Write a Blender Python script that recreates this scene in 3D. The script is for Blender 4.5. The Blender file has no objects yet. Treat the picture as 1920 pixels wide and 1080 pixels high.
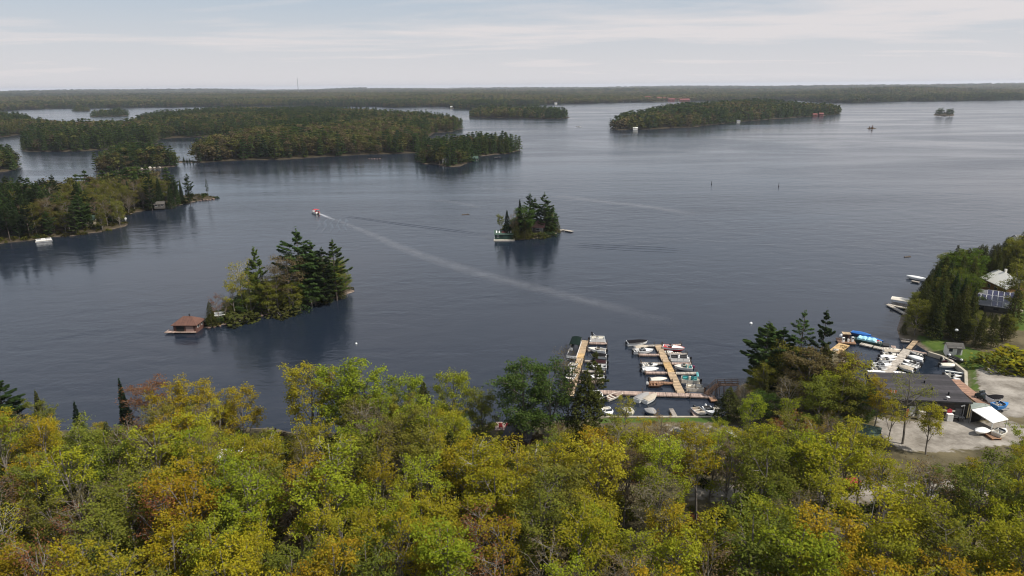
import bpy, bmesh, math, random
import numpy as np
from mathutils import Vector, Matrix

R = math.radians
SC = bpy.context.scene
COL = SC.collection

# ------------------------------------------------------------------ camera
CAM_H = 64.0
FPX = 1280.0                       # focal length in photograph pixels (1920 wide)
PITCH = math.atan(377.0 / FPX)
ROLL = R(0.45)
cam_d = bpy.data.cameras.new('camera')
cam_d.sensor_width = 36.0
cam_d.lens = 36.0 * FPX / 1920.0
cam_d.clip_start = 1.0
cam_d.clip_end = 60000.0
cam = bpy.data.objects.new('camera', cam_d)
COL.objects.link(cam)
_f = Vector((0, math.cos(PITCH), -math.sin(PITCH)))
_r0 = Vector((1, 0, 0)); _u0 = Vector((0, math.sin(PITCH), math.cos(PITCH)))
_r = _r0 * math.cos(ROLL) - _u0 * math.sin(ROLL)
_u = _r0 * math.sin(ROLL) + _u0 * math.cos(ROLL)
cam.matrix_world = Matrix(((_r.x, _u.x, -_f.x, 0), (_r.y, _u.y, -_f.y, 0), (_r.z, _u.z, -_f.z, CAM_H), (0, 0, 0, 1)))
SC.camera = cam

# ------------------------------------------------------------------ sky, sun, exposure
SUN_EL, SUN_AZ = R(50), R(112)      # azimuth clockwise from +Y (the view direction) towards +X
world = bpy.data.worlds.new('World'); SC.world = world; world.use_nodes = True
wt = world.node_tree; wt.nodes.clear()
def WN(t, **k):
    n = wt.nodes.new(t)
    for a, b in k.items(): setattr(n, a, b)
    return n
sky = WN('ShaderNodeTexSky', sky_type='NISHITA', sun_disc=False, sun_elevation=SUN_EL, sun_rotation=SUN_AZ, altitude=200, air_density=1.0, dust_density=1.6, ozone_density=1.0)
tc = WN('ShaderNodeTexCoord'); sep = WN('ShaderNodeSeparateXYZ'); wt.links.new(tc.outputs['Generated'], sep.inputs[0])
def wmath(op, a, b=None, c=None):
    n = WN('ShaderNodeMath', operation=op)
    for i, v in enumerate((a, b, c)):
        if v is None: continue
        if isinstance(v, (int, float)): n.inputs[i].default_value = v
        else: wt.links.new(v, n.inputs[i])
    return n.outputs[0]
zc = wmath('ADD', wmath('MAXIMUM', sep.outputs['Z'], 0.0), 0.045)
px_ = wmath('DIVIDE', sep.outputs['X'], zc); py_ = wmath('DIVIDE', sep.outputs['Y'], zc)
cmb = WN('ShaderNodeCombineXYZ'); wt.links.new(px_, cmb.inputs[0]); wt.links.new(py_, cmb.inputs[1])
mp = WN('ShaderNodeMapping'); wt.links.new(cmb.outputs[0], mp.inputs[0])
mp.inputs['Scale'].default_value = (0.20, 0.34, 1); mp.inputs['Rotation'].default_value = (0, 0, R(8)); mp.inputs['Location'].default_value = (3.1, 1.7, 0)
nz = WN('ShaderNodeTexNoise'); wt.links.new(mp.outputs[0], nz.inputs['Vector'])
nz.inputs['Scale'].default_value = 1.0; nz.inputs['Detail'].default_value = 8; nz.inputs['Roughness'].default_value = 0.62; nz.inputs['Distortion'].default_value = 0.35
ramp = WN('ShaderNodeValToRGB'); wt.links.new(nz.outputs['Fac'], ramp.inputs[0])
ramp.color_ramp.elements[0].position = 0.40; ramp.color_ramp.elements[0].color = (0.02, 0.02, 0.02, 1)
ramp.color_ramp.elements[1].position = 0.60; ramp.color_ramp.elements[1].color = (1, 1, 1, 1)
# veil: near the horizon the layer is seen edge on and closes up
veil = wmath('SUBTRACT', 1.0, wmath('MULTIPLY', wmath('MAXIMUM', sep.outputs['Z'], 0.0), 9.0)); veil = wmath('MAXIMUM', veil, 0.0)
cov = wmath('MAXIMUM', ramp.outputs['Color'], veil)
CLOUD = (6.8, 6.55, 6.65, 1)
BLUE = (4.8, 5.4, 6.2, 1)
mixb = WN('ShaderNodeMix', data_type='RGBA'); mixb.inputs['Factor'].default_value = 0.8
wt.links.new(sky.outputs[0], mixb.inputs[6]); mixb.inputs[7].default_value = BLUE
# overhead the thin layer lets more of the dark sky through than it does edge on
mixc = WN('ShaderNodeMix', data_type='RGBA'); mixc.inputs[6].default_value = CLOUD; mixc.inputs[7].default_value = (4.5, 4.95, 6.15, 1)
wt.links.new(wmath('MINIMUM', wmath('MULTIPLY', wmath('MAXIMUM', wmath('SUBTRACT', sep.outputs['Z'], 0.10), 0.0), 1.9), 1.0), mixc.inputs['Factor'])
mix = WN('ShaderNodeMix', data_type='RGBA'); wt.links.new(cov, mix.inputs['Factor'])
wt.links.new(mixb.outputs[2], mix.inputs[6]); wt.links.new(mixc.outputs[2], mix.inputs[7])
bg = WN('ShaderNodeBackground'); wt.links.new(mix.outputs[2], bg.inputs['Color']); bg.inputs['Strength'].default_value = 0.1
wo = WN('ShaderNodeOutputWorld'); wt.links.new(bg.outputs[0], wo.inputs['Surface'])

sun_d = bpy.data.lights.new('sun', 'SUN'); sun_d.energy = 4.8; sun_d.angle = R(0.6); sun_d.color = (1.0, 0.95, 0.86)
sun = bpy.data.objects.new('sun', sun_d); COL.objects.link(sun)
_sd = Vector((math.sin(SUN_AZ) * math.cos(SUN_EL), math.cos(SUN_AZ) * math.cos(SUN_EL), math.sin(SUN_EL)))
sun.rotation_euler = _sd.to_track_quat('Z', 'Y').to_euler()
sun.location = (0, 0, 110)

vs = SC.view_settings
vs.view_transform = 'Standard'; vs.look = 'None'; vs.exposure = 0.12; vs.gamma = 1.0; vs.use_curve_mapping = False
cy = SC.cycles
cy.max_bounces = 8; cy.diffuse_bounces = 3; cy.glossy_bounces = 3; cy.transmission_bounces = 3; cy.transparent_max_bounces = 8; cy.volume_bounces = 0
cy.use_denoising = True
cy.filter_width = 1.1

# ------------------------------------------------------------------ helpers
rnd = random.Random(11)
nrs = np.random.RandomState(5)
def ray(px, py):
    d = _f + _r * ((px - 960) / FPX) - _u * ((py - 540) / FPX)
    return d
def P(px, py, z=0.0):
    """the point of the world at height z that lies under a pixel of the survey photograph"""
    d = ray(px, py); t = (CAM_H - z) / -d.z
    return Vector((d.x * t, d.y * t, z))
def to_px(v):
    q = Vector((v[0], v[1], v[2] - CAM_H)); dz = q.dot(_f)
    return 960 + FPX * q.dot(_r) / dz, 540 - FPX * q.dot(_u) / dz, dz
def height_to(px_top, py_top, x, y):
    d = ray(px_top, py_top); k = y / d.y
    return CAM_H + d.z * k

def tag(o, label=None, cat=None, group=None, kind=None):
    if label: o['label'] = label
    if cat: o['category'] = cat
    if group: o['group'] = group
    if kind: o['kind'] = kind
    return o
def empty(name, loc, rz=0.0, label=None, cat=None, group=None):
    o = bpy.data.objects.new(name, None); COL.objects.link(o)
    o.location = loc; o.rotation_euler = (0, 0, rz); o.empty_display_size = 0.5
    return tag(o, label, cat, group)

# ---- materials
MATS = {}
def nodes_of(m):
    m.use_nodes = True; t = m.node_tree; return t, t.nodes.get('Principled BSDF')
def mat(name, col, rough=0.7, metal=0.0, noise=0.12, nscale=2.0, coords='Object', bump=0.0, spec=0.4, trans=0.0):
    """plain procedural surface: colour broken up by two scales of noise"""
    if name in MATS: return MATS[name]
    m = bpy.data.materials.new(name); t, b = nodes_of(m)
    c = t.nodes.new('ShaderNodeTexCoord')
    n = t.nodes.new('ShaderNodeTexNoise'); n.inputs['Scale'].default_value = nscale; n.inputs['Detail'].default_value = 6; n.inputs['Roughness'].default_value = 0.65
    t.links.new(c.outputs[coords], n.inputs['Vector'])
    mr = t.nodes.new('ShaderNodeMapRange'); mr.inputs[1].default_value = 0.25; mr.inputs[2].default_value = 0.75
    mr.inputs[3].default_value = 1 - noise * 1.6; mr.inputs[4].default_value = 1 + noise
    t.links.new(n.outputs['Fac'], mr.inputs[0])
    mx = t.nodes.new('ShaderNodeMix'); mx.data_type = 'RGBA'; mx.blend_type = 'MULTIPLY'; mx.inputs['Factor'].default_value = 1
    mx.inputs[6].default_value = (*col, 1); t.links.new(mr.outputs[0], mx.inputs[7])
    t.links.new(mx.outputs[2], b.inputs['Base Color'])
    b.inputs['Roughness'].default_value = rough; b.inputs['Metallic'].default_value = metal; b.inputs['Specular IOR Level'].default_value = spec
    if bump:
        bp = t.nodes.new('ShaderNodeBump'); bp.inputs['Strength'].default_value = bump; bp.inputs['Distance'].default_value = 0.05
        t.links.new(n.outputs['Fac'], bp.inputs['Height']); t.links.new(bp.outputs[0], b.inputs['Normal'])
    if trans: b.inputs['Transmission Weight'].default_value = trans
    MATS[name] = m; return m
def planks(name, col, scale=6.0, axis='X', rough=0.8, var=0.35):
    """boards: each board its own tone, dark joints between (along the object's own axis)"""
    if name in MATS: return MATS[name]
    m = bpy.data.materials.new(name); t, b = nodes_of(m)
    c = t.nodes.new('ShaderNodeTexCoord'); s = t.nodes.new('ShaderNodeSeparateXYZ'); t.links.new(c.outputs['Object'], s.inputs[0])
    k = t.nodes.new('ShaderNodeMath'); k.operation = 'MULTIPLY'; k.inputs[1].default_value = scale; t.links.new(s.outputs[axis], k.inputs[0])
    fl = t.nodes.new('ShaderNodeMath'); fl.operation = 'FLOOR'; t.links.new(k.outputs[0], fl.inputs[0])
    oi = t.nodes.new('ShaderNodeObjectInfo'); ad = t.nodes.new('ShaderNodeMath'); ad.operation = 'ADD'
    om = t.nodes.new('ShaderNodeMath'); om.operation = 'MULTIPLY'; om.inputs[1].default_value = 57.0; t.links.new(oi.outputs['Random'], om.inputs[0])
    t.links.new(fl.outputs[0], ad.inputs[0]); t.links.new(om.outputs[0], ad.inputs[1])
    wn = t.nodes.new('ShaderNodeTexWhiteNoise'); wn.noise_dimensions = '1D'; t.links.new(ad.outputs[0], wn.inputs['W'])
    fr = t.nodes.new('ShaderNodeMath'); fr.operation = 'FRACT'; t.links.new(k.outputs[0], fr.inputs[0])
    jt = t.nodes.new('ShaderNodeMath'); jt.operation = 'LESS_THAN'; jt.inputs[1].default_value = 0.1; t.links.new(fr.outputs[0], jt.inputs[0])
    mr = t.nodes.new('ShaderNodeMapRange'); mr.inputs[3].default_value = 1 - var; mr.inputs[4].default_value = 1 + var; t.links.new(wn.outputs['Value'], mr.inputs[0])
    n = t.nodes.new('ShaderNodeTexNoise'); n.inputs['Scale'].default_value = 1.3; n.inputs['Detail'].default_value = 5; t.links.new(c.outputs['Object'], n.inputs['Vector'])
    m2 = t.nodes.new('ShaderNodeMapRange'); m2.inputs[1].default_value = .3; m2.inputs[2].default_value = .7; m2.inputs[3].default_value = .75; m2.inputs[4].default_value = 1.15; t.links.new(n.outputs['Fac'], m2.inputs[0])
    mm = t.nodes.new('ShaderNodeMath'); mm.operation = 'MULTIPLY'; t.links.new(mr.outputs[0], mm.inputs[0]); t.links.new(m2.outputs[0], mm.inputs[1])
    j2 = t.nodes.new('ShaderNodeMapRange'); j2.inputs[3].default_value = 1; j2.inputs[4].default_value = .45; t.links.new(jt.outputs[0], j2.inputs[0])
    m3 = t.nodes.new('ShaderNodeMath'); m3.operation = 'MULTIPLY'; t.links.new(mm.outputs[0], m3.inputs[0]); t.links.new(j2.outputs[0], m3.inputs[1])
    mx = t.nodes.new('ShaderNodeMix'); mx.data_type = 'RGBA'; mx.blend_type = 'MULTIPLY'; mx.inputs['Factor'].default_value = 1
    mx.inputs[6].default_value = (*col, 1); t.links.new(m3.outputs[0], mx.inputs[7]); t.links.new(mx.outputs[2], b.inputs['Base Color'])
    b.inputs['Roughness'].default_value = rough
    bp = t.nodes.new('ShaderNodeBump'); bp.inputs['Strength'].default_value = .5; bp.inputs['Distance'].default_value = .01; bp.invert = True
    t.links.new(jt.outputs[0], bp.inputs['Height']); t.links.new(bp.outputs[0], b.inputs['Normal'])
    MATS[name] = m; return m
def leaf_material(name, source):
    """thin leaf: reflects and lets light through; colour comes from the tree, each leaf a little off"""
    m = bpy.data.materials.new(name); m.use_nodes = True; t = m.node_tree; t.nodes.clear()
    if source == 'object':
        oi = t.nodes.new('ShaderNodeObjectInfo'); colr = oi.outputs['Color']
    else:
        at = t.nodes.new('ShaderNodeAttribute'); at.attribute_type = 'INSTANCER'; at.attribute_name = 'tint'; colr = at.outputs['Color']
    g = t.nodes.new('ShaderNodeNewGeometry')
    hs = t.nodes.new('ShaderNodeHueSaturation')
    mh = t.nodes.new('ShaderNodeMapRange'); mh.inputs[3].default_value = 0.485; mh.inputs[4].default_value = 0.515; t.links.new(g.outputs['Random Per Island'], mh.inputs[0])
    wn = t.nodes.new('ShaderNodeTexWhiteNoise'); wn.noise_dimensions = '1D'; t.links.new(g.outputs['Random Per Island'], wn.inputs['W'])
    mv = t.nodes.new('ShaderNodeMapRange'); mv.inputs[3].default_value = 0.78; mv.inputs[4].default_value = 1.22; t.links.new(wn.outputs['Value'], mv.inputs[0])
    t.links.new(mh.outputs[0], hs.inputs['Hue']); t.links.new(mv.outputs[0], hs.inputs['Value']); t.links.new(colr, hs.inputs['Color'])
    d = t.nodes.new('ShaderNodeBsdfDiffuse'); tr = t.nodes.new('ShaderNodeBsdfTranslucent')
    t.links.new(hs.outputs[0], d.inputs[0]); t.links.new(hs.outputs[0], tr.inputs[0])
    mx = t.nodes.new('ShaderNodeMixShader'); mx.inputs[0].default_value = 0.38
    t.links.new(d.outputs[0], mx.inputs[1]); t.links.new(tr.outputs[0], mx.inputs[2])
    o = t.nodes.new('ShaderNodeOutputMaterial'); t.links.new(mx.outputs[0], o.inputs[0])
    return m
LEAF = leaf_material('leaf', 'object')
LEAF_FAR = leaf_material('leaf_far', 'instance')
BARK = mat('bark', (0.19, 0.165, 0.14), .9, noise=.35, nscale=3)
BARK_PINE = mat('bark_pine', (0.10, 0.075, 0.06), .9, noise=.35, nscale=3)
BARK_BIRCH = mat('bark_birch', (0.36, 0.34, 0.31), .8, noise=.3, nscale=4)

# ---- mesh builder
class MB:
    def __init__(s): s.v = []; s.f = []; s.m = []; s.mi = 0
    def add(s, vs_, fs_):
        o = len(s.v); s.v += [tuple(a) for a in vs_]
        for f in fs_: s.f.append(tuple(i + o for i in f)); s.m.append(s.mi)
    def box(s, c, d, rz=0.0, rx=0.0, ry=0.0, taper=1.0):
        x, y, z = d[0] / 2, d[1] / 2, d[2] / 2
        pts = [(-x, -y, -z), (x, -y, -z), (x, y, -z), (-x, y, -z), (-x * taper, -y * taper, z), (x * taper, -y * taper, z), (x * taper, y * taper, z), (-x * taper, y * taper, z)]
        M = Matrix.Rotation(rz, 3, 'Z') @ Matrix.Rotation(ry, 3, 'Y') @ Matrix.Rotation(rx, 3, 'X')
        s.add([M @ Vector(p) + Vector(c) for p in pts], [(0, 3, 2, 1), (4, 5, 6, 7), (0, 1, 5, 4), (1, 2, 6, 5), (2, 3, 7, 6), (3, 0, 4, 7)])
    def tube(s, p0, p1, r0, r1=None, n=6, cap=True):
        r1 = r0 if r1 is None else r1
        p0, p1 = Vector(p0), Vector(p1); d = p1 - p0
        if d.length < 1e-6: return
        d.normalize(); a = d.orthogonal().normalized(); b = d.cross(a)
        vs_ = []
        for p, r in ((p0, r0), (p1, r1)):
            for i in range(n):
                t = 2 * math.pi * i / n; vs_.append(p + (a * math.cos(t) + b * math.sin(t)) * r)
        fs_ = [(i, (i + 1) % n, n + (i + 1) % n, n + i) for i in range(n)]
        if cap: fs_ += [tuple(reversed(range(n))), tuple(range(n, 2 * n))]
        s.add(vs_, fs_)
    def prism(s, pts, z0, z1):
        """vertical prism on a ccw outline"""
        n = len(pts); vs_ = [(p[0], p[1], z0) for p in pts] + [(p[0], p[1], z1) for p in pts]
        s.add(vs_, [tuple(reversed(range(n))), tuple(range(n, 2 * n))] + [(i, (i + 1) % n, n + (i + 1) % n, n + i) for i in range(n)])
    def loft(s, rings, closed=True, cap0=True, cap1=True):
        n = len(rings[0]); vs_ = [p for r in rings for p in r]; fs_ = []
        for k in range(len(rings) - 1):
            for i in range(n if closed else n - 1):
                j = (i + 1) % n; fs_.append((k * n + i, k * n + j, (k + 1) * n + j, (k + 1) * n + i))
        if cap0: fs_.append(tuple(reversed(range(n))))
        if cap1: fs_.append(tuple(range((len(rings) - 1) * n, len(rings) * n)))
        s.add(vs_, fs_)
    def ball(s, c, r, n=8, sz=1.0):
        rings = []
        for k in range(1, n // 2 + 2):
            a = math.pi * k / (n // 2 + 2); rings.append([(c[0] + r * math.sin(a) * math.cos(2 * math.pi * i / n), c[1] + r * math.sin(a) * math.sin(2 * math.pi * i / n), c[2] - r * sz * math.cos(a)) for i in range(n)])
        s.loft(rings)
    def mesh(s, name, mats):
        me = bpy.data.meshes.new(name); me.from_pydata(s.v, [], s.f)
        for m in (mats if isinstance(mats, (list, tuple)) else [mats]): me.materials.append(m)
        if any(s.m): me.polygons.foreach_set('material_index', s.m)
        me.validate(); me.update(); return me
    def build(s, name, mats, parent=None, loc=None, rz=None, bevel=0.0):
        o = bpy.data.objects.new(name, s.mesh(name, mats)); COL.objects.link(o)
        if parent: o.parent = parent
        if loc is not None: o.location = loc
        if rz is not None: o.rotation_euler = (0, 0, rz)
        if bevel:
            b = o.modifiers.new('edge', 'BEVEL'); b.width = bevel; b.segments = 1; b.limit_method = 'ANGLE'
        return o
def bx(name, c, d, m, parent=None, rz=0.0, bevel=0.0, taper=1.0, rx=0.0, ry=0.0):
    b = MB(); b.box(c, d, rz, rx, ry, taper); return b.build(name, m, parent, bevel=bevel)

# ---- polygons (numpy)
def sdist(poly, X, Y):
    """signed distance to a polygon, positive inside"""
    poly = np.asarray(poly, float); X = np.asarray(X, float); Y = np.asarray(Y, float)
    best = np.full(X.shape, 1e18); ins = np.zeros(X.shape, bool)
    n = len(poly)
    for i in range(n):
        ax, ay = poly[i]; bx_, by_ = poly[(i + 1) % n]
        ex, ey = bx_ - ax, by_ - ay; L = ex * ex + ey * ey + 1e-12
        t = np.clip(((X - ax) * ex + (Y - ay) * ey) / L, 0, 1)
        best = np.minimum(best, (X - ax - t * ex) ** 2 + (Y - ay - t * ey) ** 2)
        c = (ay > Y) != (by_ > Y)
        xin = ex * (Y - ay) / (by_ - ay if by_ != ay else 1e-12) + ax
        ins ^= c & (X < xin)
    d = np.sqrt(best); return np.where(ins, d, -d)
def vnoise(X, Y, s, seed=0):
    """smooth value noise"""
    x = np.asarray(X) / s + seed * 17.3; y = np.asarray(Y) / s + seed * 9.1
    xi = np.floor(x).astype(np.int64); yi = np.floor(y).astype(np.int64); fx = x - xi; fy = y - yi
    fx = fx * fx * (3 - 2 * fx); fy = fy * fy * (3 - 2 * fy)
    def h(a, b):
        v = np.sin(a * 127.1 + b * 311.7 + seed * 74.7) * 43758.5453; return v - np.floor(v)
    return (h(xi, yi) * (1 - fx) + h(xi + 1, yi) * fx) * (1 - fy) + (h(xi, yi + 1) * (1 - fx) + h(xi + 1, yi + 1) * fx) * fy
def pxpoly(l): return [tuple(P(a, b).xy) for a, b in l]

# ------------------------------------------------------------------ water
def water_material(name, strength=1.0, patches=True, body=(0.012, 0.018, 0.029)):
    m = bpy.data.materials.new(name); t, b = nodes_of(m)
    c = t.nodes.new('ShaderNodeTexCoord')
    def noise(scale, rot, sc, detail, rough=.55, dist=0.0):
        mp = t.nodes.new('ShaderNodeMapping'); mp.inputs['Scale'].default_value = (*sc, 1); mp.inputs['Rotation'].default_value = (0, 0, R(rot)); t.links.new(c.outputs['Object'], mp.inputs[0])
        n = t.nodes.new('ShaderNodeTexNoise'); n.inputs['Scale'].default_value = scale; n.inputs['Detail'].default_value = detail; n.inputs['Roughness'].default_value = rough; n.inputs['Distortion'].default_value = dist
        t.links.new(mp.outputs[0], n.inputs['Vector']); return n.outputs['Fac']
    def mth(op, a, bb):
        n = t.nodes.new('ShaderNodeMath'); n.operation = op
        for i, v in enumerate((a, bb)):
            if isinstance(v, (int, float)): n.inputs[i].default_value = v
            else: t.links.new(v, n.inputs[i])
        return n.outputs[0]
    chop = noise(0.8, 8, (0.7, 1.0), 4, .6, .4)
    swell = noise(0.16, -12, (0.6, 1.0), 2, .5, .3)
    h = mth('ADD', mth('MULTIPLY', chop, .20), mth('MULTIPLY', swell, .80))
    bp = t.nodes.new('ShaderNodeBump'); bp.inputs['Distance'].default_value = 0.75
    t.links.new(h, bp.inputs['Height'])
    if patches:
        wind = noise(0.006, -6, (0.30, 1.0), 6, .66, 1.6)      # cat's paws: long streaks of rougher and calmer water
        fine = noise(0.03, 3, (0.2, 1.0), 4, .6, .5)
        w = mth('ADD', mth('MULTIPLY', wind, .82), mth('MULTIPLY', fine, .18))
        mr = t.nodes.new('ShaderNodeMapRange'); mr.inputs[1].default_value = .40; mr.inputs[2].default_value = .60; mr.inputs[3].default_value = .08 * strength; mr.inputs[4].default_value = .80 * strength
        t.links.new(w, mr.inputs[0]); t.links.new(mr.outputs[0], bp.inputs['Strength'])
        m2 = t.nodes.new('ShaderNodeMapRange'); m2.inputs[1].default_value = .36; m2.inputs[2].default_value = .64; m2.inputs[3].default_value = .10; m2.inputs[4].default_value = .22
        t.links.new(w, m2.inputs[0]); t.links.new(m2.outputs[0], b.inputs['Roughness'])
    else:
        bp.inputs['Strength'].default_value = strength; b.inputs['Roughness'].default_value = .12
    t.links.new(bp.outputs[0], b.inputs['Normal'])
    b.inputs['Base Color'].default_value = (*body, 1); b.inputs['IOR'].default_value = 1.333; b.inputs['Specular IOR Level'].default_value = 0.5
    return m
WATER = water_material('lake_water')
def build_water():
    rs = [0, 60, 150, 400, 1000, 2500, 6000, 16000]; n = 64; v = [(0, 0, 0)]; f = []
    for r in rs[1:]:
        for i in range(n): a = 2 * math.pi * i / n; v.append((r * math.cos(a), r * math.sin(a), 0))
    for i in range(n): f.append((0, 1 + i, 1 + (i + 1) % n))
    for k in range(len(rs) - 2):
        for i in range(n):
            j = (i + 1) % n; f.append((1 + k * n + i, 1 + (k + 1) * n + i, 1 + (k + 1) * n + j, 1 + k * n + j))
    me = bpy.data.meshes.new('lake_water'); me.from_pydata(v, [], f); me.materials.append(WATER)
    o = bpy.data.objects.new('lake_water', me); COL.objects.link(o); tag(o, 'dark blue grey lake water with wind streaks', kind='structure')
build_water()

# ------------------------------------------------------------------ land
def ground_material(name, base, second, gravel=None, nscale=.15):
    m = bpy.data.materials.new(name); t, b = nodes_of(m)
    c = t.nodes.new('ShaderNodeTexCoord')
    n = t.nodes.new('ShaderNodeTexNoise'); n.inputs['Scale'].default_value = nscale; n.inputs['Detail'].default_value = 9; n.inputs['Roughness'].default_value = .7; t.links.new(c.outputs['Object'], n.inputs['Vector'])
    r = t.nodes.new('ShaderNodeValToRGB'); r.color_ramp.elements[0].position = .38; r.color_ramp.elements[0].color = (*base, 1); r.color_ramp.elements[1].position = .62; r.color_ramp.elements[1].color = (*second, 1)
    t.links.new(n.outputs['Fac'], r.inputs[0]); out = r.outputs[0]
    def over(out, attr, ca, cb, scale):
        a = t.nodes.new('ShaderNodeAttribute'); a.attribute_name = attr
        n2 = t.nodes.new('ShaderNodeTexNoise'); n2.inputs['Scale'].default_value = scale; n2.inputs['Detail'].default_value = 8; n2.inputs['Roughness'].default_value = .7; t.links.new(c.outputs['Object'], n2.inputs['Vector'])
        r2 = t.nodes.new('ShaderNodeValToRGB'); r2.color_ramp.elements[0].position = .36; r2.color_ramp.elements[0].color = (*ca, 1); r2.color_ramp.elements[1].position = .64; r2.color_ramp.elements[1].color = (*cb, 1); t.links.new(n2.outputs['Fac'], r2.inputs[0])
        # ragged edge
        ad = t.nodes.new('ShaderNodeMath'); ad.operation = 'ADD'; t.links.new(a.outputs['Fac'], ad.inputs[0])
        n3 = t.nodes.new('ShaderNodeTexNoise'); n3.inputs['Scale'].default_value = .9; n3.inputs['Detail'].default_value = 6; t.links.new(c.outputs['Object'], n3.inputs['Vector'])
        s3 = t.nodes.new('ShaderNodeMapRange'); s3.inputs[3].default_value = -.55; s3.inputs[4].default_value = .55; t.links.new(n3.outputs['Fac'], s3.inputs[0]); t.links.new(s3.outputs[0], ad.inputs[1])
        mr = t.nodes.new('ShaderNodeMapRange'); mr.inputs[1].default_value = .4; mr.inputs[2].default_value = .6; t.links.new(ad.outputs[0], mr.inputs[0])
        mx = t.nodes.new('ShaderNodeMix'); mx.data_type = 'RGBA'; t.links.new(mr.outputs[0], mx.inputs['Factor']); t.links.new(out, mx.inputs[6]); t.links.new(r2.outputs[0], mx.inputs[7])
        return mx.outputs[2]
    if gravel:
        out = over(out, 'grass', (0.045, 0.085, 0.012), (0.085, 0.12, 0.02), .5)
        out = over(out, 'gravel', (0.15, 0.13, 0.105), (0.36, 0.325, 0.28), .22)
    # bare rock close to the waterline
    a = t.nodes.new('ShaderNodeAttribute'); a.attribute_name = 'rock'
    v = t.nodes.new('ShaderNodeTexVoronoi'); v.inputs['Scale'].default_value = 1.1; t.links.new(c.outputs['Object'], v.inputs['Vector'])
    r3 = t.nodes.new('ShaderNodeValToRGB'); r3.color_ramp.elements[0].color = (0.09, 0.07, 0.055, 1); r3.color_ramp.elements[1].color = (0.30, 0.23, 0.19, 1); t.links.new(v.outputs['Color'], r3.inputs[0])
    mx = t.nodes.new('ShaderNodeMix'); mx.data_type = 'RGBA'; t.links.new(a.outputs['Fac'], mx.inputs['Factor']); t.links.new(out, mx.inputs[6]); t.links.new(r3.outputs[0], mx.inputs[7])
    t.links.new(mx.outputs[2], b.inputs['Base Color']); b.inputs['Roughness'].default_value = .95; b.inputs['Specular IOR Level'].default_value = .2
    bp = t.nodes.new('ShaderNodeBump'); bp.inputs['Strength'].default_value = .6; bp.inputs['Distance'].default_value = .2; t.links.new(n.outputs['Fac'], bp.inputs['Height']); t.links.new(bp.outputs[0], b.inputs['Normal'])
    return m
GROUND_WOOD = ground_material('forest_floor', (0.028, 0.022, 0.012), (0.06, 0.047, 0.026))
GROUND_NEAR = ground_material('marina_ground', (0.06, 0.05, 0.025), (0.14, 0.115, 0.065), gravel=True)

class Land:
    def __init__(s, poly, rise=.25, top=1.2, slope=.03, bumps=.5, seed=0, edge=0.6, wob=0.0):
        s.poly = poly; s.rise = rise; s.top = top; s.slope = slope; s.bumps = bumps; s.seed = seed; s.edge = edge; s.wob = wob
        a = np.array(poly); s.lo = a.min(0); s.hi = a.max(0)
    def sd(s, X, Y):
        d = sdist(s.poly, X, Y)
        if s.wob: d = d + (vnoise(X, Y, s.wob * 3, s.seed) - .5) * s.wob * 1.2 + (vnoise(X, Y, s.wob, s.seed + 3) - .5) * s.wob * .8
        return d
    def z(s, X, Y, d=None):
        X = np.asarray(X, float); Y = np.asarray(Y, float)
        d = s.sd(X, Y) if d is None else d
        h = np.minimum(s.top, d * s.rise) + np.maximum(0, d - 10) * s.slope
        b = (vnoise(X, Y, 9, s.seed) + .5 * vnoise(X, Y, 3.1, s.seed + 1) - .75) * s.bumps * np.clip(d / 4, 0, 1)
        return np.where(d > 0, h + b, np.maximum(-.9, d * .35))
    def zz(s, x, y): return float(s.z(np.array([x]), np.array([y]))[0])
    def build(s, name, label, m, cell, attrs=None, rock=2.5, box=None, rockamp=1.0):
        lo, hi = (s.lo - 3, s.hi + 3) if box is None else (np.array(box[:2]), np.array(box[2:]))
        nx = int((hi[0] - lo[0]) / cell) + 2; ny = int((hi[1] - lo[1]) / cell) + 2
        gx = lo[0] + np.arange(nx) * cell; gy = lo[1] + np.arange(ny) * cell
        X, Y = np.meshgrid(gx, gy); D = s.sd(X, Y); Z = s.z(X, Y, D)
        keep = (D > -2.2 * cell)
        q = keep[:-1, :-1] & keep[1:, :-1] & keep[:-1, 1:] & keep[1:, 1:]
        jj, ii = np.nonzero(q)
        idx = np.full(X.shape, -1); used = np.zeros(X.shape, bool)
        for a, b in ((0, 0), (1, 0), (0, 1), (1, 1)): used[jj + a, ii + b] = True
        idx[used] = np.arange(used.sum())
        V = np.stack([X[used], Y[used], Z[used]], 1)
        F = np.stack([idx[jj, ii], idx[jj, ii + 1], idx[jj + 1, ii + 1], idx[jj + 1, ii]], 1)
        me = bpy.data.meshes.new(name); me.from_pydata(V.tolist(), [], F.tolist()); me.materials.append(m)
        at = me.attributes.new('rock', 'FLOAT', 'POINT')
        rk = rockamp * np.clip(1.15 - D[used] / rock + (vnoise(X[used], Y[used], 4, 8) - .5) * 1.2, 0, 1)
        at.data.foreach_set('value', rk.astype(np.float32))
        for k, fn in (attrs or {}).items():
            at = me.attributes.new(k, 'FLOAT', 'POINT'); at.data.foreach_set('value', fn(X[used], Y[used]).astype(np.float32))
        me.polygons.foreach_set('use_smooth', [True] * len(me.polygons))
        o = bpy.data.objects.new(name, me); COL.objects.link(o); tag(o, label, kind='structure'); return o

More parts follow.
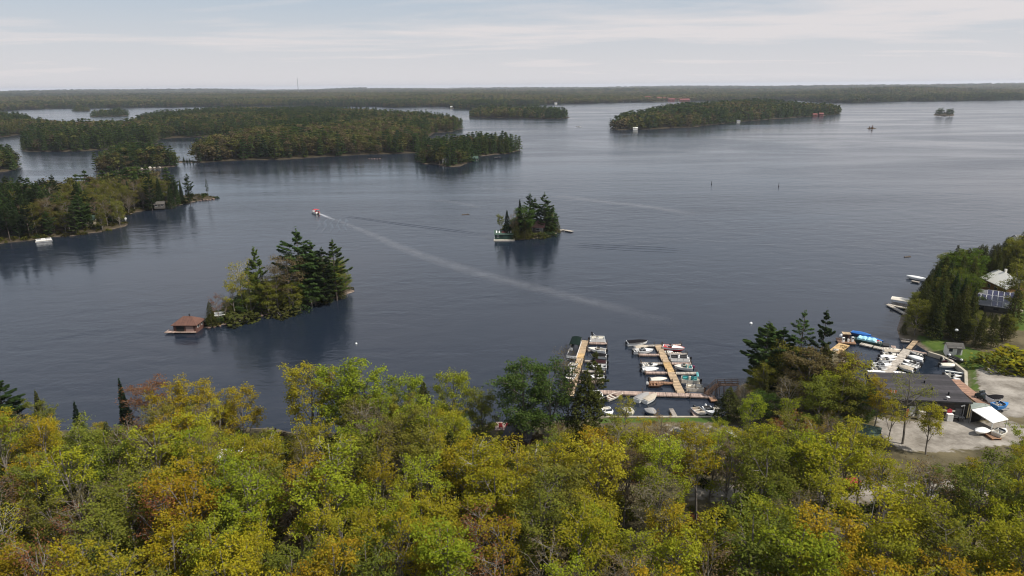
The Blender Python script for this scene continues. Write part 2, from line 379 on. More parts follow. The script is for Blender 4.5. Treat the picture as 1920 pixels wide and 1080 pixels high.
lands = {}
def land(key, pts, name, label, cell, **k):
    L = Land(pxpoly(pts), **k); lands[key] = L
    L.build(name, label, GROUND_WOOD, cell, rock=max(1.0, cell * .8) if cell < 1.6 else 1.0, rockamp=1.0 if cell < 1.6 else .4 if cell < 4 else .04); return L
land('A', [(-160, 505), (0, 457), (60, 450), (100, 444), (135, 443), (190, 434), (240, 424), (238, 419), (222, 409), (250, 399), (290, 393), (330, 386), (372, 377), (411, 372), (395, 368), (350, 366), (300, 364), (240, 362), (200, 366), (180, 374), (120, 384), (60, 389), (0, 391), (-160, 405)], 'point_ground', 'rocky wooded point running out from the left', 2.0, seed=1, wob=4)
land('B', [(183, 323), (220, 322.5), (255, 319), (300, 316), (331, 311), (328, 304), (280, 300), (220, 303), (190, 310)], 'islet_ground', 'pink rock shore of the small wooded islet behind the point', 2.5, seed=2, wob=4)
land('C', [(326, 305.5), (345, 304.5), (372, 304.8), (372, 302.6), (345, 302.2), (326, 303)], 'causeway_ground', 'low rocky bar linking the islet and the long shore', 1.5, seed=3)
land('D', [(868, 241), (850, 246), (815, 250), (795, 262), (790, 285), (740, 290), (690, 290.5), (620, 294), (550, 298), (450, 301), (400, 303), (368, 304.5), (368, 297), (400, 286), (440, 272), (470, 257), (467, 253.5), (400, 256), (340, 257.5), (292, 262), (288, 270), (220, 279), (150, 284), (60, 284.5), (42, 281), (44, 272), (58, 258), (42, 252), (0, 258), (-300, 273), (-300, 232), (0, 225), (50, 229), (75, 240), (110, 246), (170, 248), (240, 245), (252, 236), (290, 225), (345, 223), (420, 214), (520, 214), (640, 217), (720, 220), (800, 227), (840, 233), (868, 237)], 'mainland_ground', 'long wooded shore across the middle of the lake', 9.0, seed=4, wob=10, slope=.012)
land('T', [(168, 219), (205, 218.3), (240, 217), (240, 213.5), (205, 215), (172, 216.8)], 'strip_ground', 'thin wooded strip in the far lagoon', 6, seed=5, wob=5)
land('U', [(136, 208.7), (168, 208.5), (168, 206.5), (140, 206.5)], 'lagoon_islet_ground', 'small wooded islet in the far lagoon', 6, seed=6, wob=4)
land('E', [(783, 303), (797, 307), (820, 308.5), (835, 313), (862, 311.5), (885, 304), (896, 299), (895, 293), (920, 290), (950, 288), (977, 282), (955, 279), (900, 279), (850, 281), (800, 285), (785, 292)], 'peninsula_ground', 'rocky conifer peninsula in the middle of the lake', 3.0, seed=7, wob=5)
land('H', [(-80, 332), (0, 323), (22, 320), (35, 313), (30, 305), (0, 300), (-80, 300)], 'edge_islet_ground', 'wooded islet cut by the left edge', 3.0, seed=8, wob=4)
land('I', [(879, 217.5), (885, 219.5), (920, 221), (960, 221.3), (1020, 223), (1050, 223.3), (1066, 220.5), (1060, 216.5), (980, 213.5), (900, 214)], 'island_ground', 'long low wooded island in the far centre', 7, seed=9, wob=8)
land('J', [(1144, 241), (1155, 244), (1185, 243.4), (1220, 242.5), (1300, 238), (1340, 234), (1380, 229), (1450, 223), (1500, 220), (1550, 217), (1573, 213), (1565, 210), (1450, 207), (1330, 207), (1260, 214), (1200, 225), (1160, 235)], 'island_ground', 'large wooded island right of centre', 8, seed=10, wob=9, slope=.07)
land('K', [(1750, 216), (1770, 218.3), (1789, 216.8), (1787, 213), (1770, 212), (1752, 214)], 'islet_ground', 'tiny far islet with two clumps of trees', 3, seed=11, wob=3)
land('L', [(1624, 240.6), (1634, 242.4), (1644, 241), (1634, 239.3)], 'islet_ground', 'tiny red brown rock islet on the right of the lake', 2, seed=12, wob=2)
land('M', [(381, 616), (400, 613), (430, 605), (455, 599), (480, 592), (510, 588), (545, 580), (580, 573), (620, 563), (650, 554), (662, 544), (655, 535), (620, 530), (560, 538), (500, 554), (450, 570), (410, 588), (385, 602)], 'boathouse_island_ground', 'narrow rocky island with the brown boathouse', 1.0, seed=13, wob=1.6, rise=.3)
land('N', [(936, 445), (945, 448.3), (975, 449), (1005, 447.5), (1035, 441), (1049, 435), (1047, 427), (1030, 422), (990, 421), (950, 429), (937, 438)], 'cottage_island_ground', 'small round island with the cottage', 1.2, seed=14, wob=1.6, rise=.35)

# the near shore with the marina
near_px = [(-700, 815), (0, 806), (200, 808), (420, 806), (505, 802), (520, 805), (560, 814), (700, 808), (900, 801), (925, 792), (1000, 790), (1120, 786), (1126, 782), (1350, 782), (1366, 775), (1362, 765), (1358, 750), (1374, 735), (1400, 716), (1450, 701), (1500, 690), (1545, 674), (1563, 655), (1578, 662), (1590, 690), (1610, 720), (1640, 742), (1700, 752), (1790, 747), (1812, 724), (1812, 698), (1790, 681), (1766, 668), (1740, 660), (1718, 646), (1714, 638), (1690, 643), (1682, 618), (1690, 592), (1704, 570), (1726, 550), (1764, 533), (1812, 518), (1860, 507), (1920, 501), (2150, 488)]
near_poly = pxpoly(near_px) + [(700, 330), (700, -250), (-700, -250), (-700, 120)]
NEAR = Land(near_poly, rise=.45, top=.9, slope=.045, bumps=.25, seed=15)
lands['near'] = NEAR
_gravel = [pxpoly([(1640, 790), (1700, 800), (1800, 790), (1830, 800), (1900, 800), (1960, 825), (1960, 842), (1840, 850), (1760, 862), (1700, 862), (1650, 838)]),
           pxpoly([(1832, 698), (1860, 692), (1960, 690), (2100, 690), (2100, 775), (1960, 790), (1880, 790), (1838, 745), (1830, 720)]),
           pxpoly([(1270, 928), (1420, 922), (1560, 922), (1700, 918), (1860, 905), (1990, 880), (1990, 935), (1860, 955), (1700, 968), (1540, 968), (1280, 962)]),
           pxpoly([(1230, 800), (1420, 800), (1430, 890), (1290, 900), (1225, 870)])]
_gw = [1, 1, .62, .46]
def gravel_at(X, Y):
    out = np.zeros(np.shape(X))
    for p, w in zip(_gravel, _gw): out = np.maximum(out, np.clip(.5 + sdist(p, X, Y) / 3, 0, 1) * w)
    return out
_grass = [pxpoly([(1120, 782), (1370, 782), (1370, 800), (1120, 800)]), pxpoly([(1712, 634), (1760, 640), (1850, 670), (2000, 660), (2000, 700), (1850, 694), (1828, 700), (1838, 740), (1805, 735), (1815, 700), (1790, 680), (1740, 658)]), pxpoly([(1885, 545), (2000, 545), (2000, 650), (1880, 625)])]
def grass_at(X, Y):
    out = np.zeros(np.shape(X))
    for p in _grass: out = np.maximum(out, np.clip(.5 + sdist(p, X, Y) / 2, 0, 1))
    return out
NEAR.build('marina_ground', 'leaf strewn ground, lawns and pale gravel lots of the near shore', GROUND_NEAR, 1.2, attrs={'gravel': gravel_at, 'grass': grass_at}, rock=.8, rockamp=.7, box=(-230, 20, 340, 360))
def G(px, py):
    """ground point of the near shore under a pixel"""
    z = 1.0
    for _ in range(5): p = P(px, py, z); z = NEAR.zz(p.x, p.y)
    return P(px, py, z)

# the far mainland, from its shoreline to the horizon
far_shore = [(-400, 218), (0, 207.5), (60, 205), (130, 203), (240, 202), (300, 201), (345, 200.5), (420, 199.5), (520, 199), (640, 199.5), (700, 200), (740, 201), (800, 199.5), (845, 201), (852, 204), (940, 202.5), (948, 199), (1000, 197), (1060, 195), (1110, 193.5), (1150, 192.5), (1200, 191.5), (1300, 190), (1345, 188.5), (1400, 187.5), (1500, 188), (1545, 192), (1600, 192.5), (1650, 191), (1700, 190), (1800, 189), (1890, 188), (1930, 187), (2300, 181)]
_fs = [P(a, b) for a, b in far_shore]
_faz = np.array([math.atan2(p.x, p.y) for p in _fs]); _fr = np.array([p.xy.length for p in _fs])
def far_r0(az):
    r = np.interp(az, _faz, _fr)
    return r + (vnoise(az * 2500, az * 0, 30, 21) - .5) * 90
def far_z(X, Y):
    az = np.arctan2(X, Y); r = np.hypot(X, Y); r0 = far_r0(az); d = r - r0
    base = 20 * np.clip((r - r0) / 5200, 0, 1) ** .8
    roll = (vnoise(X, Y, 1500, 31) - .5) * 24 * np.clip(d / 2200, 0, 1) + (vnoise(X, Y, 420, 32) - .5) * 12 * np.clip(d / 700, 0, 1)
    far = np.clip((r - 8500) / 2500, 0, 1) * (4 + 30 * vnoise(az * 4000, az * 0, 420, 33) * np.where(az < -.2, 1.0, .45))
    h = np.minimum(3, d * .05) + base + np.maximum(roll, -base * .6) + far
    hill = 18 * np.exp(-((az - .50) / .075) ** 2) * np.clip((r - 3600) / 900, 0, 1) * np.clip((7500 - r) / 2500, 0, 1)
    return np.where(d > 0, h + hill, -.8)
def build_far():
    na, nr = 260, 100
    az = np.linspace(_faz[0], _faz[-1], na); r0 = far_r0(az)
    k = np.linspace(0, 1, nr) ** 1.7
    V = []
    for j in range(nr):
        r = r0 - 8 + (14500 - r0) * k[j]
        x = r * np.sin(az); y = r * np.cos(az); V.append(np.stack([x, y, far_z(x, y)], 1))
    V = np.concatenate(V); F = []
    for j in range(nr - 1):
        for i in range(na - 1): F.append((j * na + i, j * na + i + 1, (j + 1) * na + i + 1, (j + 1) * na + i))
    me = bpy.data.meshes.new('far_hills'); me.from_pydata(V.tolist(), [], F)
    me.materials.append(ground_material('far_forest_floor', (0.030, 0.034, 0.014), (0.055, 0.052, 0.022), nscale=.012))
    at = me.attributes.new('rock', 'FLOAT', 'POINT')
    me.polygons.foreach_set('use_smooth', [True] * len(me.polygons))
    o = bpy.data.objects.new('far_hills', me); COL.objects.link(o); tag(o, 'low wooded hills rolling to the horizon', kind='structure')
build_far()

# ------------------------------------------------------------------ tree shapes
def leaf_quads(C, size, up=.5, rs=nrs, aspect=.62, out=None, flat=0.0):
    """one diamond-shaped leaf (or spray) for each centre; returns verts, faces"""
    N = len(C); n = rs.normal(size=(N, 3)); n /= np.linalg.norm(n, axis=1, keepdims=True)
    n[:, 2] = np.abs(n[:, 2]) + up
    if flat: n[:, :2] *= (1 - flat)
    n /= np.linalg.norm(n, axis=1, keepdims=True)
    a = rs.normal(size=(N, 3)) if out is None else out + rs.normal(size=(N, 3)) * .35
    a -= n * (a * n).sum(1, keepdims=True); a /= np.linalg.norm(a, axis=1, keepdims=True) + 1e-9
    b = np.cross(n, a); s = (size * rs.uniform(.7, 1.3, N))[:, None] if np.ndim(size) == 0 else (size * rs.uniform(.7, 1.3, N))[:, None]
    V = np.stack([C - a * s * .5, C + b * s * .5 * aspect + a * s * .05, C + a * s * .5 - n * s * .1, C - b * s * .5 * aspect + a * s * .05], 1).reshape(-1, 3)
    F = np.arange(N * 4).reshape(N, 4)
    return V, F
def crown_mesh(name, V, F, m):
    me = bpy.data.meshes.new(name); me.vertices.add(len(V)); me.vertices.foreach_set('co', V.astype(np.float32).ravel())
    me.loops.add(F.size); me.loops.foreach_set('vertex_index', F.astype(np.int32).ravel())
    me.polygons.add(len(F)); me.polygons.foreach_set('loop_start', np.arange(0, F.size, 4, dtype=np.int32))
    me.materials.append(m); me.update(calc_edges=True); return me
def limb(mb, pts, r0, r1, n=5):
    k = len(pts) - 1
    for i in range(k):
        mb.tube(pts[i], pts[i + 1], r0 + (r1 - r0) * i / k, r0 + (r1 - r0) * (i + 1) / k, n, cap=False)
def bend(p, d, L, rr, seg=3, lift=.25, jit=.14):
    """points of a branch that leaves p towards d and turns up as it goes"""
    pts = [Vector(p)]; d = Vector(d).normalized()
    for i in range(seg):
        d = (d + Vector((rr.uniform(-jit, jit), rr.uniform(-jit, jit), rr.uniform(-jit, jit) + lift / seg))).normalized()
        pts.append(pts[-1] + d * (L / seg))
    return pts
def hardwood(seed, H=16.0, spread=.26, clusters=30, leaf=.34, crad=.85, first=.3, twigs=3, bark_r=.19, nlimb=8, rise=0):
    """trunk that forks into rising limbs; leaves sit in loose clumps at the twig ends"""
    rr = random.Random(seed); rs = np.random.RandomState(seed)
    tb = MB(); lean = Vector((rr.uniform(-.05, .05), rr.uniform(-.05, .05), 1)); tr = [Vector((0, 0, -.4))]
    for i in range(7):
        tr.append(tr[-1] + (lean + Vector((rr.uniform(-.07, .07), rr.uniform(-.07, .07), 0))) * H * .128)
    limb(tb, tr, bark_r, .05, 7); tips = []
    def at(t):
        k = min(6.999, t * 7); i = int(k); return tr[i].lerp(tr[i + 1], k - i)
    for i in range(nlimb):
        t = first + (1 - first) * .75 * (i + rr.uniform(0, .7)) / nlimb; az = i * 2.4 + rr.uniform(-.5, .5); el = R(rr.uniform(28, 55) + 20 * t + rise)
        L = H * spread * rr.uniform(.85, 1.3) * (1.25 - .6 * t)
        d = (math.cos(az) * math.cos(el), math.sin(az) * math.cos(el), math.sin(el)); lp = bend(at(t), d, L, rr, 4, .5)
        limb(tb, lp, bark_r * .5 * (1.15 - t * .6), .03, 5); tips.append((lp[-1], 1.0))
        for j in range(5):
            q = rr.uniform(.35, .98); k = min(3.999, q * 4); p = lp[int(k)].lerp(lp[int(k) + 1], k - int(k))
            a2 = az + rr.choice((-1, 1)) * rr.uniform(.4, 1.4); e2 = R(rr.uniform(0, 50))
            sp = bend(p, (math.cos(a2) * math.cos(e2), math.sin(a2) * math.cos(e2), math.sin(e2)), H * rr.uniform(.07, .13), rr, 3, .35)
            limb(tb, sp, .04, .018, 4); tips.append((sp[-1], .9))
            for w in range(twigs):
                a3 = a2 + rr.uniform(-1.3, 1.3); e3 = R(rr.uniform(-10, 60)); p3 = sp[rr.randint(1, 3)]
                tp = bend(p3, (math.cos(a3) * math.cos(e3), math.sin(a3) * math.cos(e3), math.sin(e3)), H * rr.uniform(.035, .075), rr, 2, .2)
                limb(tb, tp, .022, .008, 3); tips.append((tp[-1], .75))
    for k in range(5):
        p = tr[-1] + Vector((rr.uniform(-.6, .6), rr.uniform(-.6, .6), rr.uniform(-1.2, .3))); tips.append((p, .8))
    C = []
    for p, s in tips:
        k = int(clusters * s * rr.uniform(.4, 1.25))
        if k < 1: continue
        c = rs.normal(size=(k, 3)) * np.array([crad, crad, crad * .5]) * .5 * s * rr.uniform(.8, 1.25) + np.array(p); C.append(c)
    C = np.concatenate(C); V, F = leaf_quads(C, leaf, up=.55, rs=rs)
    top = C[:, 2].max()
    return tb, V, F, top
def pine(seed, H=20.0, reach=.2, first=.28, per=4.4, ragged=.35, tuft=.62, levels=20, dens=1.0):
    """white pine: open whorls of level limbs with upturned ends, needles in flat plates"""
    rr = random.Random(seed); rs = np.random.RandomState(seed); tb = MB(); tr = [Vector((0, 0, -.4))]
    for i in range(8): tr.append(tr[-1] + Vector((rr.uniform(-.02, .02) * H * .1, rr.uniform(-.02, .02) * H * .1, H * .125)))
    limb(tb, tr, .27, .04, 7); C = []; O = []
    skew = rr.uniform(0, 6.28)
    for l in range(levels):
        t = first + (1 - first) * (l + rr.uniform(-.2, .2)) / levels
        prof = min(1, (1.04 - t) * 2.6) * (.62 + .38 * min(1, (t - first) * 5 + .3))
        nb = max(2, int(per + rr.uniform(-1, 1)))
        for i in range(nb):
            if rr.random() < ragged * .5: continue
            az = i * 6.283 / nb + l * 1.1 + rr.uniform(-.35, .35); L = H * reach * prof * rr.uniform(.6, 1.2) * (1 + .22 * math.cos(az - skew))
            if L < .3: continue
            k = min(7.999, t * 8); p = tr[int(k)].lerp(tr[int(k) + 1], k - int(k)); el = R(rr.uniform(-8, 14) + 28 * max(0, t - .75) * 3)
            bp = bend(p, (math.cos(az) * math.cos(el), math.sin(az) * math.cos(el), math.sin(el)), L, rr, 3, .3, .08)
            limb(tb, bp, .05 + .02 * (1 - t), .015, 4)
            n = int(dens * (9 + L * 15))
            q = rs.uniform(.22, 1.03, n) ** .75; seg = np.clip(q * 3, 0, 2.999); ii = seg.astype(int); fr_ = (seg - ii)[:, None]
            B = np.array([list(v) for v in bp]); c = B[ii] * (1 - fr_) + B[ii + 1] * fr_
            side = np.array([-math.sin(az), math.cos(az), 0]); wdt = L * .30 * (1.15 - q) + .16
            c = c + side * (rs.uniform(-1, 1, n) * wdt)[:, None] + np.array([0, 0, 1]) * rs.normal(.06, .09, n)[:, None]
            C.append(c); od = np.array([math.cos(az), math.sin(az), .35]); O.append(np.repeat(od[None], n, 0))
    tip = np.array(tr[-1]) + rs.normal(size=(14, 3)) * [.2, .2, .4]; C.append(tip); O.append(np.repeat([[0, 0, 1.0]], 14, 0))
    C = np.concatenate(C); O = np.concatenate(O); V, F = leaf_quads(C, tuft, up=.9, rs=rs, aspect=.42, out=O, flat=.45)
    return tb, V, F, C[:, 2].max()
def spire(seed, H=14.0, base=.17, first=.06, n=2600, size=.42, droop=.35, power=1.0, lumps=.25):
    """spruce or cedar: dense narrow cone of sprays, ragged outline"""
    rr = random.Random(seed); rs = np.random.RandomState(seed); tb = MB()
    tb.tube((0, 0, -.4), (0, 0, H * .95), .17, .02, 6, False)
    t = first + (1 - first) * (1 - np.sqrt(rs.uniform(0, 1, n))) ** .85
    az = rs.uniform(0, 6.283, n); lay = np.sin(t * H * 5.2 + np.floor(az * 1.9) * 1.7) * .5 + .5
    lob = 1 + lumps * np.sin(az * 3 + seed + t * 9) + lumps * .6 * np.sin(az * 7 + t * 23)
    r = H * base * (1 - t) ** power * lob * (.62 + .38 * lay) * rs.uniform(.45, 1.06, n) ** .6 + .05
    C = np.stack([r * np.cos(az), r * np.sin(az), t * H - droop * r * .5], 1)
    O = np.stack([np.cos(az), np.sin(az), -droop + 0 * az], 1)
    V, F = leaf_quads(C, size, up=.25, rs=rs, aspect=.55, out=O)
    return tb, V, F, H
def bush(seed, r=1.2, n=420, leaf=.26):
    rs = np.random.RandomState(seed); d = rs.normal(size=(n, 3)); d /= np.linalg.norm(d, axis=1, keepdims=True); d[:, 2] = np.abs(d[:, 2])
    lob = 1 + .3 * np.sin(d[:, 0] * 5 + seed) * np.cos(d[:, 1] * 4)
    C = d * (r * rs.uniform(.45, 1, n) ** .5 * lob)[:, None]; C[:, 2] *= .85
    V, F = leaf_quads(C, leaf, rs=rs); tb = MB()
    for i in range(5):
        a = i * 1.3; tb.tube((0, 0, -.2), (math.cos(a) * r * .5, math.sin(a) * r * .5, r * .6), .04, .015, 4, False)
    return tb, V, F, r * .85

PROTO = {}
def proto(kind, items, bark):
    out = []
    for (tb, V, F, top) in items:
        out.append((tb.mesh(kind + '_trunk', bark), crown_mesh(kind + '_crown', V, F, LEAF), top))
    PROTO[kind] = out
proto('maple_tree', [hardwood(100 + i, spread=[.20, .25, .17, .22, .28, .18, .23, .19][i], clusters=[46, 37, 48, 31, 42, 34, 27, 46][i], crad=[.85, .75, .9, .72, .85, .75, .7, .9][i], leaf=[.275, .26, .28, .26, .275, .265, .26, .28][i], twigs=2, first=[.3, .38, .25, .42, .32, .35, .4, .28][i], rise=[8, 0, 14, 6, -6, 12, 4, 10][i], nlimb=[8, 7, 9, 8, 7, 10, 8, 9][i]) for i in range(8)] + [hardwood(150 + i, spread=[.27, .25, .29, .26][i], clusters=44, crad=.9, leaf=.28, first=.1, nlimb=11, rise=6) for i in range(4)], BARK)
proto('budding_tree', [hardwood(200 + i, spread=.25, clusters=[14, 10, 18, 12][i], crad=.8, leaf=.22, twigs=5, nlimb=9) for i in range(4)], BARK)
proto('birch_tree', [hardwood(300 + i, spread=.2, clusters=[20, 14][i], crad=.75, leaf=.27, bark_r=.11, first=.4) for i in range(2)], BARK_BIRCH)
proto('oak_tree', [hardwood(320 + i, spread=.25, clusters=[48, 42, 54][i], crad=1.0, leaf=.29, bark_r=.2, nlimb=12, first=.1) for i in range(3)], BARK)
proto('pine_tree', [pine(400, reach=.2, first=.14, per=5, dens=2.0, tuft=.8), pine(401, reach=.22, ragged=.45, first=.2, dens=1.9, tuft=.8), pine(402, reach=.19, levels=24, first=.1, per=5, dens=2.0, tuft=.75), pine(403, reach=.2, ragged=.7, first=.42, levels=15, dens=1.4), pine(404, reach=.25, levels=20, ragged=.4, first=.12, per=5, dens=1.9, tuft=.85)], BARK_PINE)
proto('spruce_tree', [spire(500, base=.15), spire(501, base=.18), spire(502, base=.12)], BARK_PINE)
proto('cedar_tree', [spire(510, base=.21, n=3600, size=.36, droop=-.1, power=.75, lumps=.2), spire(511, base=.25, n=4000, size=.38, droop=-.15, power=.7, lumps=.24), spire(512, base=.2, n=3400, size=.36, droop=0, power=.85)], BARK_PINE)
proto('leafy_bush', [bush(600), bush(601, r=1.5), bush(602, r=1.0)], BARK)

TREES = []       # everything planted one by one, for spacing tests
def plant(kind, x, y, z, H, tint, label, group, which=None, wide=1.0, rot=None, bark=None):
    pr = PROTO[kind]; k = rnd.randrange(len(pr)) if which is None else which % len(pr); tm, cm, top = pr[k]
    sc = H / top; o = empty(kind, (x, y, z), rnd.uniform(0, 6.283) if rot is None else rot, label, kind.replace('_', ' '), group)
    o.scale = (sc * wide, sc * wide, sc)
    a = bpy.data.objects.new('trunk', tm); COL.objects.link(a); a.parent = o
    b = bpy.data.objects.new('crown', cm); COL.objects.link(b); b.parent = o; b.color = (*tint, 1)
    TREES.append((x, y)); return o
def jitter(c, v=.15, h=.06):
    k = rnd.uniform(1 - v, 1 + v); return tuple(max(.004, a * k * rnd.uniform(1 - h, 1 + h)) for a in c)

# small far trees for the woods: crown and stem in one piece, three sizes of detail
def far_proto(coll, items):
    c = bpy.data.collections.new(coll)
    for i, (V, F, stem) in enumerate(items):
        me = crown_mesh('wood_tree', V, F, LEAF_FAR)
        if stem:
            bm = bmesh.new(); bm.from_mesh(me); me.materials.append(BARK_PINE)
            r = bmesh.ops.create_cone(bm, segments=4, radius1=.018, radius2=.006, depth=stem, matrix=Matrix.Translation((0, 0, stem / 2)))
            for f in {f for v in r['verts'] for f in v.link_faces}: f.material_index = 1
            bm.to_mesh(me); bm.free()
        o = bpy.data.objects.new('wood_tree_%s_%02d' % (coll, i), me); c.objects.link(o)
    return c
def far_conifer(seed, n, size, base):
    rs = np.random.RandomState(seed); L = 9
    lay = rs.randint(0, L, n); t = .05 + .95 * (lay + rs.uniform(-.12, .12, n)) / L; t = np.clip(t, .1, .99)
    az = rs.uniform(0, 6.283, n); lop = 1 + .35 * np.sin(az * 2 + lay * 2.1 + seed)
    r = base * (1.02 - t) ** .75 * lop * rs.uniform(.25, 1, n) ** .6
    C = np.stack([r * np.cos(az), r * np.sin(az), t], 1); O = np.stack([np.cos(az), np.sin(az), 0 * az + .1], 1)
    return (*leaf_quads(C, size, up=.8, rs=rs, aspect=.5, out=O, flat=.3), .96)
def far_hardwood(seed, n, size, w=.3):
    rs = np.random.RandomState(seed); k = 14
    cc = rs.normal(size=(k, 3)); cc /= np.linalg.norm(cc, axis=1, keepdims=True); cc = cc * np.array([w * .75, w * .75, .36]) + np.array([0, 0, .56])
    i = rs.randint(0, k, n); C = cc[i] + rs.normal(size=(n, 3)) * np.array([.075, .075, .05])
    return (*leaf_quads(C, size, up=.5, rs=rs), .6)
MIDW = far_proto('mid_wood_kinds', [far_conifer(1, 260, .13, .19), far_conifer(2, 240, .12, .24), far_conifer(3, 200, .12, .15), far_conifer(4, 220, .14, .22), far_hardwood(5, 330, .10), far_hardwood(6, 300, .10, .34), far_hardwood(7, 260, .09, .27), far_hardwood(8, 300, .10, .31)])
FARW = far_proto('far_wood_kinds', [far_conifer(11, 70, .24, .22), far_conifer(12, 60, .22, .26), far_conifer(13, 60, .22, .2), far_conifer(14, 60, .24, .25), far_hardwood(15, 80, .2), far_hardwood(16, 80, .2, .36), far_hardwood(17, 70, .19), far_hardwood(18, 80, .2, .33)])
_ng = {}
def scatter_group(coll):
    if coll.name in _ng: return _ng[coll.name]
    ng = bpy.data.node_groups.new('wood_' + coll.name, 'GeometryNodeTree')
    ng.interface.new_socket(name='Geometry', in_out='INPUT', socket_type='NodeSocketGeometry'); ng.interface.new_socket(name='Geometry', in_out='OUTPUT', socket_type='NodeSocketGeometry')
    gi = ng.nodes.new('NodeGroupInput'); go = ng.nodes.new('NodeGroupOutput'); ip = ng.nodes.new('GeometryNodeInstanceOnPoints'); ci = ng.nodes.new('GeometryNodeCollectionInfo')
    ci.inputs['Collection'].default_value = coll; ci.inputs['Separate Children'].default_value = True; ci.inputs['Reset Children'].default_value = True
    def attr(nm, ty):
        n = ng.nodes.new('GeometryNodeInputNamedAttribute'); n.data_type = ty; n.inputs['Name'].default_value = nm; return n.outputs[0]
    ng.links.new(gi.outputs[0], ip.inputs['Points']); ng.links.new(ci.outputs[0], ip.inputs['Instance']); ip.inputs['Pick Instance'].default_value = True
    ng.links.new(attr('pick', 'INT'), ip.inputs['Instance Index']); ng.links.new(attr('spin', 'FLOAT_VECTOR'), ip.inputs['Rotation']); ng.links.new(attr('size', 'FLOAT_VECTOR'), ip.inputs['Scale'])
    ng.links.new(ip.outputs[0], go.inputs[0]); _ng[coll.name] = ng; return ng
def wood(name, label, P3, H, Wd, pick, tint, coll):
    n = len(P3)
    if n == 0: return
    me = bpy.data.meshes.new(name); me.vertices.add(n); me.vertices.foreach_set('co', np.asarray(P3, np.float32).ravel())
    def put(nm, ty, key, arr): a = me.attributes.new(nm, ty, 'POINT'); a.data.foreach_set(key, np.ascontiguousarray(arr).ravel())
    put('pick', 'INT', 'value', pick.astype(np.int32))
    put('spin', 'FLOAT_VECTOR', 'vector', np.stack([np.zeros(n), np.zeros(n), nrs.uniform(0, 6.283, n)], 1).astype(np.float32))
    put('size', 'FLOAT_VECTOR', 'vector', np.stack([H * Wd, H * Wd, H], 1).astype(np.float32))
    put('tint', 'FLOAT_COLOR', 'color', np.concatenate([tint, np.ones((n, 1))], 1).astype(np.float32))
    o = bpy.data.objects.new(name, me); COL.objects.link(o); md = o.modifiers.new('trees', 'NODES'); md.node_group = scatter_group(coll)
    tag(o, label, 'forest', kind='stuff'); return o
PINE_T = np.array([(.044, .074, .023), (.058, .088, .025), (.036, .064, .025), (.070, .095, .025)])
HARD_T = np.array([(.110, .104, .034), (.098, .100, .028), (.122, .098, .046), (.100, .080, .042), (.088, .100, .028)])
def tints(con, rs, bright=1.0):
    n = len(con); t = np.where(con[:, None], PINE_T[rs.randint(0, len(PINE_T), n)], HARD_T[rs.randint(0, len(HARD_T), n)] * bright)
    return t * rs.uniform(.75, 1.2, (n, 1))
def scatter_land(key, spacing, rs):
    L = lands[key]; lo, hi = L.lo, L.hi
    xs = np.arange(lo[0], hi[0], spacing); ys = np.arange(lo[1], hi[1], spacing)
    X, Y = np.meshgrid(xs, ys); X = X + rs.uniform(-.45, .45, X.shape) * spacing; Y = Y + rs.uniform(-.45, .45, Y.shape) * spacing
    X = X.ravel(); Y = Y.ravel(); d = L.sd(X, Y); return X, Y, d
def wooded(key, name, label, spacing, hmean, con_frac, coll, patch=60, inset=-0.5, seed=0, edge_con=0.25, vis=True):
    rs = np.random.RandomState(seed + 40); X, Y, d = scatter_land(key, spacing, rs); k = d > inset; X, Y, d = X[k], Y[k], d[k]
    Z = lands[key].z(X, Y)
    if vis:                                          # leave out what lies wholly outside the picture
        pxs = np.array([to_px((x, y, z))[0] for x, y, z in zip(X, Y, Z)]); k = (pxs > -90) & (pxs < 2010); X, Y, d, Z = X[k], Y[k], d[k], Z[k]
    pn = vnoise(X, Y, patch, seed) * .65 + vnoise(X, Y, patch * .3, seed + 5) * .35
    p = np.clip(con_frac + (pn - .5) * 2.2 + edge_con * np.exp(-d / 12), 0.04, .97); con = rs.uniform(0, 1, len(X)) < p
    H = hmean * np.where(con, rs.uniform(.72, 1.28, len(X)), rs.uniform(.65, 1.0, len(X))) * (.75 + .25 * np.clip(d / 15, 0, 1)) * (.9 + .25 * vnoise(X, Y, patch, seed + 9))
    Wd = np.where(con, rs.uniform(.8, 1.15, len(X)), rs.uniform(.9, 1.35, len(X))); pick = np.where(con, rs.randint(0, 4, len(X)), rs.randint(4, 8, len(X)))
    return wood(name, label, np.stack([X, Y, Z - .2], 1), H, Wd, pick, tints(con, rs), coll)
wooded('B', 'islet_forest', 'dark pines crowding the small islet behind the point', 4.6, 17, .72, MIDW, seed=1, patch=30)
wooded('D', 'mainland_forest', 'deep mixed forest on the long shore across the middle of the lake', 7.2, 19, .42, MIDW, seed=2, patch=110)
wooded('E', 'peninsula_forest', 'dark pointed conifers covering the rocky peninsula', 5.0, 16, .75, MIDW, seed=3, patch=40)
wooded('H', 'edge_islet_forest', 'dark pines on the islet cut by the left edge of the lake', 5.0, 17, .8, MIDW, seed=4, patch=30)
wooded('I', 'long_island_forest', 'even row of dark conifers on the long low island', 8.0, 18, .62, FARW, seed=5, patch=60)
wooded('J', 'large_island_forest', 'mixed forest covering the large island right of centre', 8.0, 20, .5, FARW, seed=6, patch=90)
wooded('T', 'strip_forest', 'thin line of dark trees in the far lagoon', 9.0, 15, .8, FARW, seed=7)
wooded('U', 'lagoon_islet_forest', 'tuft of dark trees on the islet in the far lagoon', 9.0, 15, .8, FARW, seed=8)
RES_AZ = [math.atan2(*P(a, 190).xy) for a in (1204, 1296)]
